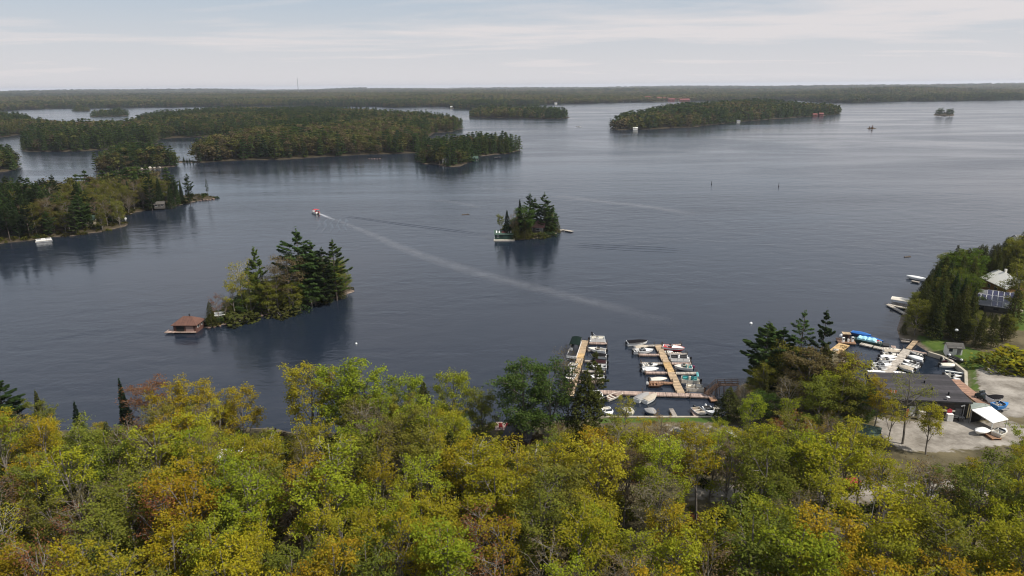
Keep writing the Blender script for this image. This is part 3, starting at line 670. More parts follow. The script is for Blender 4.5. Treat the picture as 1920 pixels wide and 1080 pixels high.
def far_woods():
    rs = np.random.RandomState(77)
    def ring(n, ra, rb, hh, wmul, name, label, shore=False):
        az = rs.uniform(_faz[1] - .05, _faz[-2] + .05, n); r0 = far_r0(az)
        if shore: r = r0 + 4 + rs.uniform(0, 1, n) ** 2 * 260
        else: r = np.sqrt(rs.uniform(0, 1, n) * (rb ** 2 - ra ** 2) + ra ** 2); r = np.where(r < r0 + 10, r0 + 10 + rs.uniform(0, 900, n), r)
        X = r * np.sin(az); Y = r * np.cos(az); Z = far_z(X, Y)
        if shore: k = ~((az > RES_AZ[0]) & (az < RES_AZ[1]) & (r < r0 + 75)); X, Y, Z, az, r, r0 = X[k], Y[k], Z[k], az[k], r[k], r0[k]; n = len(X)
        pn = vnoise(X, Y, 260, 3) * .6 + vnoise(X, Y, 900, 4) * .4
        con = rs.uniform(0, 1, n) < np.clip((.66 if shore else .32) + (pn - .5) * 2.2, .03, .97)
        H = hh * np.where(con, rs.uniform(.8, 1.25, n), rs.uniform(.7, 1.0, n)); Wd = wmul * np.where(con, rs.uniform(.9, 1.2, n), rs.uniform(1.0, 1.4, n))
        pick = np.where(con, rs.randint(0, 4, n), rs.randint(4, 8, n)); wood(name, label, np.stack([X, Y, Z - .5], 1), H, Wd, pick, tints(con, rs, 1.1), FARW)
    ring(9000, 0, 0, 17, 1.1, 'far_shore_forest', 'dark line of trees along the far shore', True)
    ring(26000, 2100, 5200, 19, 1.5, 'far_forest', 'olive forest rising behind the far shore')
    ring(15000, 5000, 9500, 20, 3.0, 'horizon_forest', 'faint forest on the hills near the horizon')
    ring(5000, 9300, 14000, 22, 4.5, 'last_forest', 'hazy blue forest on the farthest ridge')
far_woods()

# ------------------------------------------------------------------ trees one by one
LIME = (.235, .262, .023); YG = (.285, .260, .021); GOLD = (.305, .236, .018); ORANGE = (.27, .165, .022); RUST = (.20, .085, .035); OLIVE = (.165, .17, .028)
DEEP = (.065, .105, .024); CONIF = (.036, .058, .020); CEDAR = (.070, .074, .020); SPRUCE = (.020, .034, .017); BROWN = (.150, .112, .055); PINEG = (.062, .100, .028)
def tree_px(kind, px, top, base, tint, label, group, land_='near', which=None, wide=1.0, rot=None):
    L = lands[land_]; z = 1.0
    for _ in range(5): p = P(px, base, z); z = max(.1, L.zz(p.x, p.y))
    H = max(1.5, height_to(px, top, p.x, p.y) - z)
    return plant(kind, p.x, p.y, z - .15, H, jitter(tint, .06), label, group, which, wide, rot)
NS = 'trees standing along the near shore'
for a in [
    ('pine_tree', 22, 706, 838, CONIF, 'dark broad pine at the left end of the near shore', 4, 1.25),
    ('maple_tree', 92, 742, 850, OLIVE, 'olive maple between two small dark spires on the near shore', 0, .8),
    ('spruce_tree', 156, 748, 838, SPRUCE, 'short dark spruce poking out left of the thin black spruce', 0, 1.0),
    ('spruce_tree', 90, 728, 842, CEDAR, 'dull spruce top behind the olive maple on the near shore', 1, 1.0),
    ('spruce_tree', 244, 708, 826, SPRUCE, 'thin black spruce spire standing clear against the water', 2, 1.05),
    ('budding_tree', 290, 708, 842, RUST, 'rust red budding tree right beside the thin black spruce', 2, 1.3),
    ('maple_tree', 345, 712, 850, GOLD, 'golden maple next to the rust red tree on the shore', 1, .9),
    ('maple_tree', 388, 700, 846, GOLD, 'tallest golden maple left of the water gap', 4, .95),
    ('maple_tree', 462, 712, 846, GOLD, 'golden maple leaning its branches over the water gap', 2, 1.0),
    ('maple_tree', 590, 668, 846, YG, 'tall yellow green maple right of the water gap', 0, 1.0),
    ('maple_tree', 643, 664, 850, LIME, 'tallest lime maple on the shore facing the boathouse island', 2, .95),
    ('maple_tree', 700, 676, 846, LIME, 'rounded lime maple beside the tallest lime maple', 5, 1.0),
    ('maple_tree', 765, 696, 838, LIME, 'fresh lime maple just left of the dark shore cedar', 7, .85),
    ('cedar_tree', 800, 712, 848, CEDAR, 'dark cedar squeezed between two bright lime maples', 2, 1.2),
    ('maple_tree', 848, 688, 838, LIME, 'fresh lime maple right of the dark shore cedar', 3, .8),
    ('oak_tree', 905, 722, 842, OLIVE, 'dull green oak on the left bank of the red deck', 0, .9),
    ('oak_tree', 985, 668, 846, DEEP, 'deep green oak on the right bank of the red deck', 2, 1.0),
    ('oak_tree', 1032, 674, 842, DEEP, 'second deep green oak nearer the boat docks', 0, 1.0),
    ('cedar_tree', 1096, 690, 846, CEDAR, 'dark brownish cedar covering the end of the first dock', 1, 1.1),
    ('pine_tree', 1112, 655, 836, CEDAR, 'loose limbed pine reaching over the boats of the first dock', 3, .8),
    ('budding_tree', 1062, 640, 836, BROWN, 'bare grey tree rising left of the first dock', 1, .6),
    ('maple_tree', 1166, 740, 856, YG, 'slim yellow green maple in front of the cross dock', 6, .7),
    ('maple_tree', 1146, 772, 862, YG, 'small yellow green maple left of the slim one before the cross dock', 3, .8),
    ('maple_tree', 1205, 780, 866, GOLD, 'small golden maple between the slim maple and the orange budding tree', 1, .85),
    ('maple_tree', 1290, 784, 872, YG, 'thin yellow green maple in front of the two parked cars', 6, .8),
    ('maple_tree', 1340, 782, 862, LIME, 'thin lime maple before the navy hulled boat', 4, .8),
    ('pine_tree', 1456, 612, 748, PINEG, 'fuller green pine filling the gap right of the broad green pine', 0, 1.1),
    ('oak_tree', 1475, 640, 760, OLIVE, 'olive oak under the scraggly pine with the tufted top', 1, 1.0),
    ('budding_tree', 1236, 766, 856, ORANGE, 'orange budding tree before the seawall boats', 0, .9),
    ('cedar_tree', 1364, 724, 786, CEDAR, 'low round dark cedar beside the wooden ramp', 1, 1.7),
    ('pine_tree', 1428, 598, 742, PINEG, 'broad green pine on the point between the two basins', 4, 1.1),
    ('pine_tree', 1489, 579, 752, PINEG, 'scraggly pine with a tufted top on the marina point', 3, .8),
    ('pine_tree', 1529, 576, 750, CONIF, 'thin scraggly pine nearest the fuel dock', 1, .6),
    ('oak_tree', 1504, 646, 776, (.14, .108, .045), 'brown budding oak below the scraggly pines', 2, 1.15),
    ('cedar_tree', 1535, 640, 768, CEDAR, 'dark cedar at the foot of the thin scraggly pine', 0, 1.1),
    ('oak_tree', 1568, 655, 786, (.15, .105, .045), 'reddish budding tree by the fuel dock rocks', 0, 1.0),
    ('maple_tree', 1590, 668, 806, YG, 'yellow green maple left of the store roof', 4, .95),
    ('maple_tree', 1545, 690, 812, LIME, 'lime maple below the reddish budding tree', 1, .9),
    ('maple_tree', 1636, 706, 826, GOLD, 'golden green maple touching the left end of the store roof', 5, .8),
    ('maple_tree', 1402, 736, 838, LIME, 'bright lime maple in front of the broad green pine', 0, .95),
    ('maple_tree', 1470, 742, 846, LIME, 'lime maple in front of the brown budding tree', 3, .8),
    ('budding_tree', 1476, 782, 892, RUST, 'rusty red budding tree below the lime maples', 2, 1.35),
    ('maple_tree', 1664, 742, 842, YG, 'yellow green maple screening the left end of the store front', 1, .9),
    ('maple_tree', 1908, 792, 900, LIME, 'lime maple below the right of the white shed', 4, .9),
    ('budding_tree', 1692, 700, 832, OLIVE, 'dark forked tree on the gravel before the store', 3, 1.15),
    ('maple_tree', 1736, 752, 852, YG, 'small leafy maple beside the dark forked tree', 2, 1.0),
    ('leafy_bush', 1868, 662, 690, OLIVE, 'olive bush on the bank above the upper gravel lot', 1, 1.3),
    ('leafy_bush', 1900, 655, 688, YG, 'yellow green bush on the bank above the upper gravel lot', 0, 1.2),
    ('leafy_bush', 1935, 660, 690, OLIVE, 'olive bush at the edge above the upper gravel lot', 2, 1.2)]:
    wch, wd = a[6], a[7]
    if a[0] == 'maple_tree' and a[1] < 1000: wch, wd = 8 + wch % 4, wd * .98
    tree_px(*a[:6], NS, 'near', wch, wd * 1.08)
for a in [
    ('cedar_tree', 397, 563, 609, CEDAR, 'small dark cedar right behind the brown boathouse', 0, 1.0), ('budding_tree', 413, 545, 606, RUST, 'bare reddish sapling behind the small cedar', 0, .8),
    ('budding_tree', 424, 548, 602, BROWN, 'thin bare tree beside the reddish sapling', 1, .7), ('maple_tree', 442, 520, 598, YG, 'olive green maple on the low end of the boathouse island', 1, .9),
    ('birch_tree', 458, 484, 594, YG, 'white stemmed birch leaning left on the boathouse island', 1, .8), ('birch_tree', 466, 546, 597, OLIVE, 'short white birch stem by the clearing of the boathouse island', 0, .45),
    ('pine_tree', 490, 460, 590, (.10, .14, .03), 'slim bright pine in the middle of the boathouse island', 2, .6), ('oak_tree', 472, 500, 592, OLIVE, 'thin oak beside the slim bright pine', 1, .7),
    ('budding_tree', 522, 492, 588, BROWN, 'brown bare crown left of the tall pines', 3, 1.1), ('budding_tree', 545, 474, 584, BROWN, 'taller brown bare crown touching the tall pines', 2, 1.1),
    ('oak_tree', 505, 520, 592, OLIVE, 'low olive oak above the clearing', 2, .9), ('oak_tree', 550, 525, 585, OLIVE, 'low dark oak in the middle of the boathouse island shore', 0, 1.1),
    ('pine_tree', 568, 424, 576, PINEG, 'tallest dark pine of the boathouse island', 4, .8), ('pine_tree', 592, 448, 572, PINEG, 'green pine between the two big pines', 0, .95),
    ('pine_tree', 611, 462, 570, CONIF, 'dark pine just left of the layered pine', 2, .9), ('pine_tree', 632, 446, 563, PINEG, 'layered pine at the high end of the boathouse island', 1, .85),
    ('oak_tree', 585, 528, 577, DEEP, 'dark undergrown oak below the tall pines', 1, 1.2), ('cedar_tree', 612, 525, 569, CEDAR, 'dark cedar at the water below the layered pine', 1, 1.2),
    ('cedar_tree', 640, 520, 560, CEDAR, 'cedar at the tip below the layered pine', 0, 1.2), ('budding_tree', 651, 505, 556, OLIVE, 'leaning sapling at the far tip of the boathouse island', 1, .8),
    ('leafy_bush', 530, 572, 590, CEDAR, 'olive bush on the shore of the boathouse island', 0, 1.2), ('leafy_bush', 560, 568, 583, CONIF, 'dark bush on the shore below the tall pines', 1, 1.1), ('leafy_bush', 450, 582, 602, CEDAR, 'dark olive bush by the stones near the boathouse', 2, 1.2)]:
    tree_px(*a[:6], 'trees on the boathouse island', 'M', a[6], a[7] * 1.2)
for a in [
    ('maple_tree', 938, 400, 445, OLIVE, 'pale green tree beside the green boathouse', 0, .7), ('spruce_tree', 951, 392, 445, SPRUCE, 'dark pointed spruce behind the green boathouse', 1, 1.1), ('budding_tree', 962, 393, 443, BROWN, 'thin bare tree right of the pointed spruce', 0, .7),
    ('spruce_tree', 975, 373, 440, SPRUCE, 'narrow spruce tip left of the cottage pines', 2, 1.1), ('oak_tree', 984, 383, 442, DEEP, 'rounded green oak left of the cottage', 2, 1.1),
    ('pine_tree', 994, 361, 434, CONIF, 'tall dark pine behind the cottage', 0, .8), ('pine_tree', 1003, 370, 432, PINEG, 'shorter pine behind the cottage roof', 2, .9), ('pine_tree', 1021, 359, 436, PINEG, 'tallest pine of the cottage island', 4, .75), ('pine_tree', 1036, 385, 438, PINEG, 'wide pine at the dock end of the cottage island', 1, .95),
    ('cedar_tree', 966, 416, 447, CEDAR, 'low dark cedar on the near side of the cottage island', 1, 1.5), ('cedar_tree', 984, 414, 447, CEDAR, 'second low cedar in front of the rounded oak', 2, 1.4), ('cedar_tree', 1043, 402, 435, CEDAR, 'small cedar next to the floating dock', 0, 1.2), ('leafy_bush', 1012, 435, 444, CEDAR, 'olive bush below the cottage', 0, 1.2), ('leafy_bush', 1030, 432, 441, CONIF, 'dark bush right of the cottage', 1, 1.2)]:
    tree_px(*a[:6], 'trees on the cottage island', 'N', a[6], a[7] * 1.2)
for a in [('pine_tree', 330, 330, 388, CONIF, 'ragged pine left of the gap at the rocky point', 1, .7), ('spruce_tree', 322, 345, 391, CONIF, 'short spruce beside the ragged pine on the point', 1, 1.2), ('pine_tree', 357, 322, 383, CONIF, 'full dark pine near the tip of the rocky point', 4, .6), ('pine_tree', 391, 334, 376, CONIF, 'lone thin pine at the very tip of the rocky point', 3, .5), ('spruce_tree', 303, 330, 391, CONIF, 'leaning dark spruce behind the ragged pine', 0, 1.2), ('pine_tree', 286, 322, 394, CONIF, 'dark pine left of the leaning spruce on the point', 2, .8)]:
    tree_px(*a[:6], 'pines on the tip of the rocky point', 'A', a[6], a[7])
for i, (px, t, b) in enumerate([(345, 293, 303.6), (351, 297, 303.5), (356, 296, 303.6), (362, 298, 303.6)]): tree_px('spruce_tree', px, t, b, CONIF, 'little dark tree on the low rocky bar', 'little trees on the rocky bar', 'C', i, 1.6)
for i, (px, t, b) in enumerate([(1757, 206, 216), (1761, 201.5, 216.5), (1765, 204.5, 216.8), (1776, 204, 217), (1781, 202.5, 216.8), (1785, 207, 216)]): tree_px('oak_tree', px, t, b, DEEP if i % 2 else CONIF, 'dark round tree on the tiny far islet', 'trees on the tiny far islet', 'K', i, 1.5)
for px, t, b in [(1630, 236, 240.6), (1635, 234, 240.8)]: tree_px('cedar_tree', px, t, b, RUST, 'stunted reddish cedar on the red rock islet', 'cedars on the red rock islet', 'L', 0, 1.4)

def fill_island(key, prof, spacing, kinds, words, group, seed, skip=None):
    rs = np.random.RandomState(seed); X, Y, d = scatter_land(key, spacing, rs); k = d > .7; X, Y = X[k], Y[k]; sx, sy = zip(*prof)
    for x, y in zip(X, Y):
        z = lands[key].zz(x, y); px, py, dz = to_px((x, y, z))
        if skip and skip(px, py): continue
        i = rs.choice(len(kinds), p=[c[2] for c in kinds]); kind, tint, _ = kinds[i]
        H = min(rs.uniform(5, 12), height_to(px, np.interp(px, sx, sy) + rs.uniform(4, 30), x, y) - z)
        if H < 1.6: continue
        wq = ('tall ' if H > 8 else 'low ' if H < 4.5 else '') + words[i]; hq = ', boathouse end' if px < 470 else ', middle' if px < 560 else ', pine end' if px < 700 else ', green boathouse side' if px < 990 else ', dock side'
        plant(kind, x, y, z - .1, H, jitter(tint, .2), wq + ' ' + group[6:] + hq, wq + 's ' + group[6:] + hq, wide=rs.uniform(1.1, 1.5) if H > 4 else 1.6)
fill_island('M', [(380, 615), (392, 598), (400, 575), (425, 560), (440, 542), (470, 520), (500, 510), (520, 508), (545, 485), (560, 462), (600, 468), (640, 470), (655, 520), (665, 550)], 3.0,
            [('oak_tree', (.17, .19, .03), .54), ('budding_tree', BROWN, .24), ('cedar_tree', CEDAR, .12), ('oak_tree', DEEP, .10)], ['thin olive oak', 'brown budding tree', 'dark cedar', 'green oak'], 'trees on the boathouse island', 51,
            lambda px, py: (474 < px < 500 and py > 578) or px < 396 or (px < 520 and rnd.random() < .35))
fill_island('N', [(932, 440), (942, 405), (955, 400), (972, 395), (985, 390), (994, 370), (1020, 370), (1036, 392), (1046, 420)], 3.4,
            [('oak_tree', DEEP, .3), ('cedar_tree', CEDAR, .45), ('oak_tree', OLIVE, .25)], ['green oak', 'dark cedar', 'olive oak'], 'trees on the cottage island', 52, lambda px, py: (996 < px < 1022 and py > 420) or (px < 958 and py > 436))
# the point on the left: nearest trees one by one, the rest as a wood behind them
def point_wood():
    rs = np.random.RandomState(9); X, Y, d = scatter_land('A', 5.2, rs); k = d > .2; X, Y, d = X[k], Y[k], d[k]; Z = lands['A'].z(X, Y)
    q = [to_px((x, y, z)) for x, y, z in zip(X, Y, Z)]; pxs = np.array([a[0] for a in q]); k = (pxs > -70) & (pxs < 345); X, Y, d, Z, pxs = X[k], Y[k], d[k], Z[k], pxs[k]
    k = ~((pxs > 290) & (rs.uniform(0, 1, len(X)) < .35)); X, Y, d, Z, pxs = X[k], Y[k], d[k], Z[k], pxs[k]
    order = np.argsort(np.hypot(X, Y)); pn = vnoise(X, Y, 38, 2)
    far = []
    for n, i in enumerate(order):
        con = rs.uniform() < np.clip(.42 + (pn[i] - .5) * 2 + (.25 if pxs[i] > 150 else 0) + (.15 if pxs[i] < 40 else 0), .05, .95)
        H = (rs.uniform(13, 21) if con else rs.uniform(12, 17)) * (.7 + .3 * min(1, d[i] / 10))
        if n < 250:
            if con: kind = ('pine_tree', 'pine_tree', 'spruce_tree')[rs.randint(3)]; tn = jitter(PINEG if rs.uniform() < .5 else CONIF, .2); w = 'dark pine' if kind == 'pine_tree' else 'dark spruce'
            elif rs.uniform() < .3: kind = 'budding_tree'; tn = jitter(BROWN, .2); w = 'brown budding tree'
            else: kind = 'oak_tree'; tn = jitter(OLIVE, .25); tn = (tn[0] * .85, tn[1] * .8, tn[2]); w = 'olive oak'
            where = 'by the white pontoon boat' if pxs[i] < 130 else 'by the small cottage' if pxs[i] < 240 else 'towards the tip'
            wd = rs.uniform(.85, 1.15); w = ('tall ' if H > 16.5 else 'short ' if H < 12.5 else '') + ('broad ' if wd > 1.06 else 'slim ' if wd < .93 else '') + w; where += ', waterline' if d[i] < 6 else ', middle row' if d[i] < 16 else ', crest'
            plant(kind, X[i], Y[i], Z[i] - .15, H, tn, w + ' on the wooded point ' + where, w + 's on the wooded point ' + where, wide=wd)
        else: far.append((X[i], Y[i], Z[i], H, con))
    if far:
        f = np.array(far); con = f[:, 4] > .5; n = len(f)
        wood('point_forest', 'back of the wood on the left point', f[:, :3], f[:, 3], rs.uniform(.85, 1.2, n), np.where(con, rs.randint(0, 4, n), rs.randint(4, 8, n)), tints(con, rs), MIDW)
point_wood()
def shore_brush(key, name, label, n, reach, seed):
    rs = np.random.RandomState(seed); L = lands[key]; X = rs.uniform(L.lo[0], L.hi[0], n * 6); Y = rs.uniform(L.lo[1], L.hi[1], n * 6); d = L.sd(X, Y); k = (d > -.3) & (d < reach); X, Y, d = X[k][:n], Y[k][:n], d[k][:n]; Z = L.z(X, Y); n = len(X)
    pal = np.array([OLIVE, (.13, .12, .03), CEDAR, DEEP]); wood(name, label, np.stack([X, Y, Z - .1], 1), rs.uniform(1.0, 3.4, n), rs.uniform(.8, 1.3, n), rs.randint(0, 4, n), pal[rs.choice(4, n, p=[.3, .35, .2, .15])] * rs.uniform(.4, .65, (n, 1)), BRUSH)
BRUSH = bpy.data.collections.new('brush_kinds')
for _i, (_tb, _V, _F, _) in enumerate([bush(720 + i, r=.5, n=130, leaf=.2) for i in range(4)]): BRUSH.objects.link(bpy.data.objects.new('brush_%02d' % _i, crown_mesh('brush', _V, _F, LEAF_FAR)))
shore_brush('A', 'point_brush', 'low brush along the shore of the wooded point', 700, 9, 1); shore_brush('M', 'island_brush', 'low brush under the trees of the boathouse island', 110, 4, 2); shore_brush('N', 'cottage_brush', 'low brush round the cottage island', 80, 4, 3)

# the wooded headland on the right
def headland():
    rs = np.random.RandomState(19); reg = pxpoly([(1688, 648), (1682, 620), (1690, 592), (1704, 570), (1726, 550), (1764, 533), (1815, 519), (1862, 508), (1930, 503), (2000, 500), (2060, 560), (2000, 575), (1945, 556), (1925, 540), (1862, 548), (1836, 556), (1828, 585), (1880, 592), (1905, 600), (1900, 640), (1850, 672), (1800, 655), (1778, 640), (1745, 648)])
    a = np.array(reg); lo, hi = a.min(0), a.max(0); xs = np.arange(lo[0], hi[0], 3.9); ys = np.arange(lo[1], hi[1], 3.9); X, Y = np.meshgrid(xs, ys)
    X = (X + rs.uniform(-2, 2, X.shape)).ravel(); Y = (Y + rs.uniform(-2, 2, Y.shape)).ravel(); k = sdist(reg, X, Y) > .3; X, Y = X[k], Y[k]; k = NEAR.sd(X, Y) > .3; X, Y = X[k], Y[k]
    sx = [1670, 1682, 1692, 1712, 1738, 1762, 1785, 1810, 1830, 1845, 1870, 1900, 1930, 2100]; sy = [650, 610, 575, 528, 492, 468, 450, 464, 448, 453, 438, 430, 423, 415]
    for x, y in zip(X, Y):
        z = NEAR.zz(x, y); px, py, dz = to_px((x, y, z))
        if px > 2000: continue
        kind = 'cedar_tree' if rs.uniform() < .66 else 'oak_tree' if rs.uniform() < .6 else 'spruce_tree'
        H = rs.uniform(10, 15.5); capy = max(np.interp(px + o, sx, sy) for o in (-9, 0, 9)) + rs.uniform(0, 6)
        if 1822 < px < 1892 and py > 566: capy = max(capy, 582 + rs.uniform(0, 6))
        if px > 1852 and py < 545: capy = max(capy, np.interp(px, sx, sy))
        tint = CEDAR if kind == 'cedar_tree' else OLIVE if kind == 'oak_tree' else CONIF
        w = {'cedar_tree': 'dark olive cedar', 'oak_tree': 'olive oak', 'spruce_tree': 'dark spruce'}[kind]
        if 1775 < px < 1850 and 545 < py < 610 and rs.uniform() < .75: kind = 'oak_tree'; tint = (.085, .12, .018); w = 'leafy green oak'
        H = min(H, height_to(px, capy, x, y) - z)
        if H < 2.4: continue
        where = 'at the lake edge' if px < 1760 else 'beside the solar roof' if py > 560 else 'behind the white roofed house'
        wd = rs.uniform(.95, 1.3); w = ('tall ' if H > 12 else 'short ' if H < 7 else '') + ('broad ' if wd > 1.2 else 'slim ' if wd < 1.05 else '') + w
        plant(kind, x, y, z - .15, H, jitter(tint, .18), w + ' on the headland ' + where, w + 's on the headland ' + where, wide=wd)
headland()

def point_fill():
    rs = np.random.RandomState(61); reg = pxpoly([(1374, 742), (1400, 722), (1450, 706), (1500, 696), (1545, 680), (1575, 672), (1600, 712), (1640, 750), (1650, 830), (1560, 850), (1380, 820)])
    a = np.array(reg); lo, hi = a.min(0), a.max(0); X, Y = np.meshgrid(np.arange(lo[0], hi[0], 4.4), np.arange(lo[1], hi[1], 4.4)); X = (X + rs.uniform(-2, 2, X.shape)).ravel(); Y = (Y + rs.uniform(-2, 2, Y.shape)).ravel()
    k = sdist(reg, X, Y) > .2; X, Y = X[k], Y[k]
    sx = [1360, 1385, 1400, 1440, 1475, 1500, 1545, 1575, 1600, 1640, 1665]; sy = [775, 665, 640, 625, 655, 660, 660, 675, 695, 725, 790]
    for x, y in zip(X, Y):
        z = NEAR.zz(x, y); px, py, dz = to_px((x, y, z)); 
        if z < .1 or (1436 < px < 1472 and 725 < py < 765): continue
        i = rs.choice(5, p=[.26, .22, .2, .2, .12]); kind, tint, w = [('cedar_tree', CEDAR, 'dark cedar'), ('budding_tree', BROWN, 'brown budding tree'), ('oak_tree', OLIVE, 'olive oak'), ('maple_tree', YG, 'yellow green maple'), ('oak_tree', DEEP, 'deep green oak')][i]
        capy = max(np.interp(px + o, sx, sy) for o in (-18, 0, 18)) + rs.uniform(0, 40); H = min(rs.uniform(6, 13), height_to(px, capy, x, y) - z)
        if H < 2: continue
        plant(kind, x, y, z - .1, H, jitter(tint, .2), ('tall ' if H > 10 else 'short ' if H < 7 else '') + w + (' by the wooden ramp' if px < 1440 else ' under the scraggly pines' if px < 1540 else ' next to the fuel dock ramp') + (', shore side' if py < 745 else ', yard side'), ('tall ' if H > 10 else 'short ' if H < 7 else '') + w + 's' + (' by the wooden ramp' if px < 1440 else ' under the scraggly pines' if px < 1540 else ' next to the fuel dock ramp') + (', shore side' if py < 745 else ', yard side'), wide=rs.uniform(1.0, 1.4), which=8 + rs.randint(4) if kind == 'maple_tree' else None)
point_fill()
# the wood that fills the near slope
PAL = [('lime', LIME), ('yellow green', YG), ('golden', GOLD), ('orange', ORANGE), ('rust red', RUST), ('olive', OLIVE)]
def slope_wood():
    rs = np.random.RandomState(29)
    sx = [-200, 0, 60, 200, 240, 275, 470, 496, 528, 548, 680, 900, 928, 945, 978, 992, 1120, 1130, 1230, 1350, 1385, 1600, 1640, 1662, 1705, 1830, 1850, 1872, 1900, 2100]
    sy = [735, 740, 752, 786, 784, 742, 745, 804, 812, 752, 728, 745, 808, 828, 830, 785, 772, 786, 790, 794, 780, 765, 800, 825, 852, 850, 836, 806, 796, 790]
    cells = 5.25; n = 0
    Y0 = 50.0
    for y in np.arange(Y0, 150, cells):
        for x in np.arange(-150, 150, cells):
            X = x + rs.uniform(-2.3, 2.3); Y = y + rs.uniform(-2.3, 2.3)
            d = float(NEAR.sd(np.array([X]), np.array([Y]))[0])
            if d < 2.5: continue
            z = NEAR.zz(X, Y); px, py, dz = to_px((X, Y, z))
            if px < -120 or px > 2040 or py < 800: continue
            g = float(gravel_at(np.array([X]), np.array([Y]))[0])
            if g > .8: continue
            if g > .45 and rs.uniform() < .4: continue
            tpx, tpy, _ = to_px((X, Y, z + 15))
            if 1560 < tpx < 1760 and 870 < tpy < 1000 and py > 985 and rs.uniform() < .45: continue
            if 1280 < tpx < 1430 and 790 < tpy < 930 and rs.uniform() < .4: continue
            if px > 1130 and rs.uniform() < .05: continue
            if min((X - a) ** 2 + (Y - b) ** 2 for a, b in TREES[:60]) < 10: continue
            left = np.clip((1050 - px) / 900, 0, 1)
            r = rs.uniform(); pn = float(vnoise(np.array([X]), np.array([Y]), 16, 5)[0])
            w = np.array([.22 - .09 * left, .42 - .08 * left, .14 + .14 * left, .02 + .02 * left, .012, .18]); w = w * np.array([1 + (pn - .5), 1, 1.2 - (pn - .5), 1.5 - pn, 1.5 - pn, 1]); w = w / w.sum()
            ci = rs.choice(6, p=w); cw, tint = PAL[ci]
            kind = 'maple_tree'; H = rs.uniform(12.5, 17.5)
            q = rs.uniform()
            if ci == 4 or q < .13: kind = 'budding_tree'; tint = BROWN if ci != 4 else tint; cw = 'brown' if ci != 4 else cw
            elif q < .20: kind = 'oak_tree'; tint = OLIVE; cw = 'olive'
            elif q < .25 and px < 1050: kind = 'cedar_tree'; tint = CEDAR; cw = 'dark'; H *= .8
            elif q < .28: kind = 'birch_tree'; cw = 'pale ' + cw
            capy = max(np.interp(px + o, sx, sy) for o in (-45, -20, 0, 20, 45)) + rs.uniform(0, 14)
            H = min(H, height_to(px, capy, X, Y) - z)
            if H < 4.5: continue
            t2, ty2, _ = to_px((X, Y, z + H))
            if ty2 > 1135: continue
            cw0 = cw
            reg = ('far left of the thin black spruce' if px < 110 else 'just left of the thin black spruce' if px < 240 else 'below the shore water gap' if px < 520 else 'under the tallest lime maple' if px < 720 else 'under the dark shore cedar' if px < 900 else 'around the red deck' if px < 1130 else 'before the first dock' if px < 1230 else 'before the second dock' if px < 1400 else 'beside the pale gravel lane' if px < 1660 else 'below the store yard' if px < 1820 else 'below the white shed')
            band = 'by the shore' if py < 870 else 'low on the slope' if py < 950 else 'midway up the slope' if py < 1060 else 'high on the slope'
            wd = rs.uniform(.85, 1.12); cw = ('tall ' if H > 16 else 'short ' if H < 13 else '') + ('broad ' if wd > 1.03 else 'slim ' if wd < .93 else '') + cw
            kd = kind.replace('_tree', ''); kd = 'budding tree' if kd == 'budding' else kd
            plant(kind, X, Y, z - .15, H, jitter(tint, .16, .1), '%s %s %s, %s' % (cw, kd, reg, band), '%s %ss %s, %s' % (cw, kd, reg, band), wide=wd); n += 1
slope_wood()
def undergrowth():
    rs = np.random.RandomState(39); n = 5200
    items = [bush(700 + i, r=.5, n=150, leaf=.2) for i in range(4)]
    c = bpy.data.collections.new('undergrowth_kinds')
    for i, (tb, V, F, _) in enumerate(items):
        o = bpy.data.objects.new('undergrowth_%02d' % i, crown_mesh('undergrowth', V, F, LEAF_FAR)); c.objects.link(o)
    X = rs.uniform(-130, 140, n); Y = rs.uniform(50, 150, n); d = NEAR.sd(X, Y); g = gravel_at(X, Y); gr = grass_at(X, Y); k = (d > 1.2) & (g < .3) & (gr < .4) & (rs.uniform(0, 1, n) < np.where(X > 15, .45, .95)); X, Y = X[k], Y[k]
    Z = NEAR.z(X, Y); n = len(X); q = np.array([to_px(v)[:2] for v in zip(X, Y, Z)]); k = (q[:, 0] > -60) & (q[:, 0] < 1990) & ~((q[:, 0] > 1630) & (q[:, 1] < 880)) & (q[:, 1] > 815); X, Y, Z = X[k], Y[k], Z[k]; n = len(X)
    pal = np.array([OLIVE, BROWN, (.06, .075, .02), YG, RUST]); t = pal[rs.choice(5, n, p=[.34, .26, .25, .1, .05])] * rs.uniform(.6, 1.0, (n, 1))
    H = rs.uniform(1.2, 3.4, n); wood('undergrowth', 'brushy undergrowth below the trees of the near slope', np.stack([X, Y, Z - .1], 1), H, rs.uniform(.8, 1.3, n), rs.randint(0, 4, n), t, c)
undergrowth()

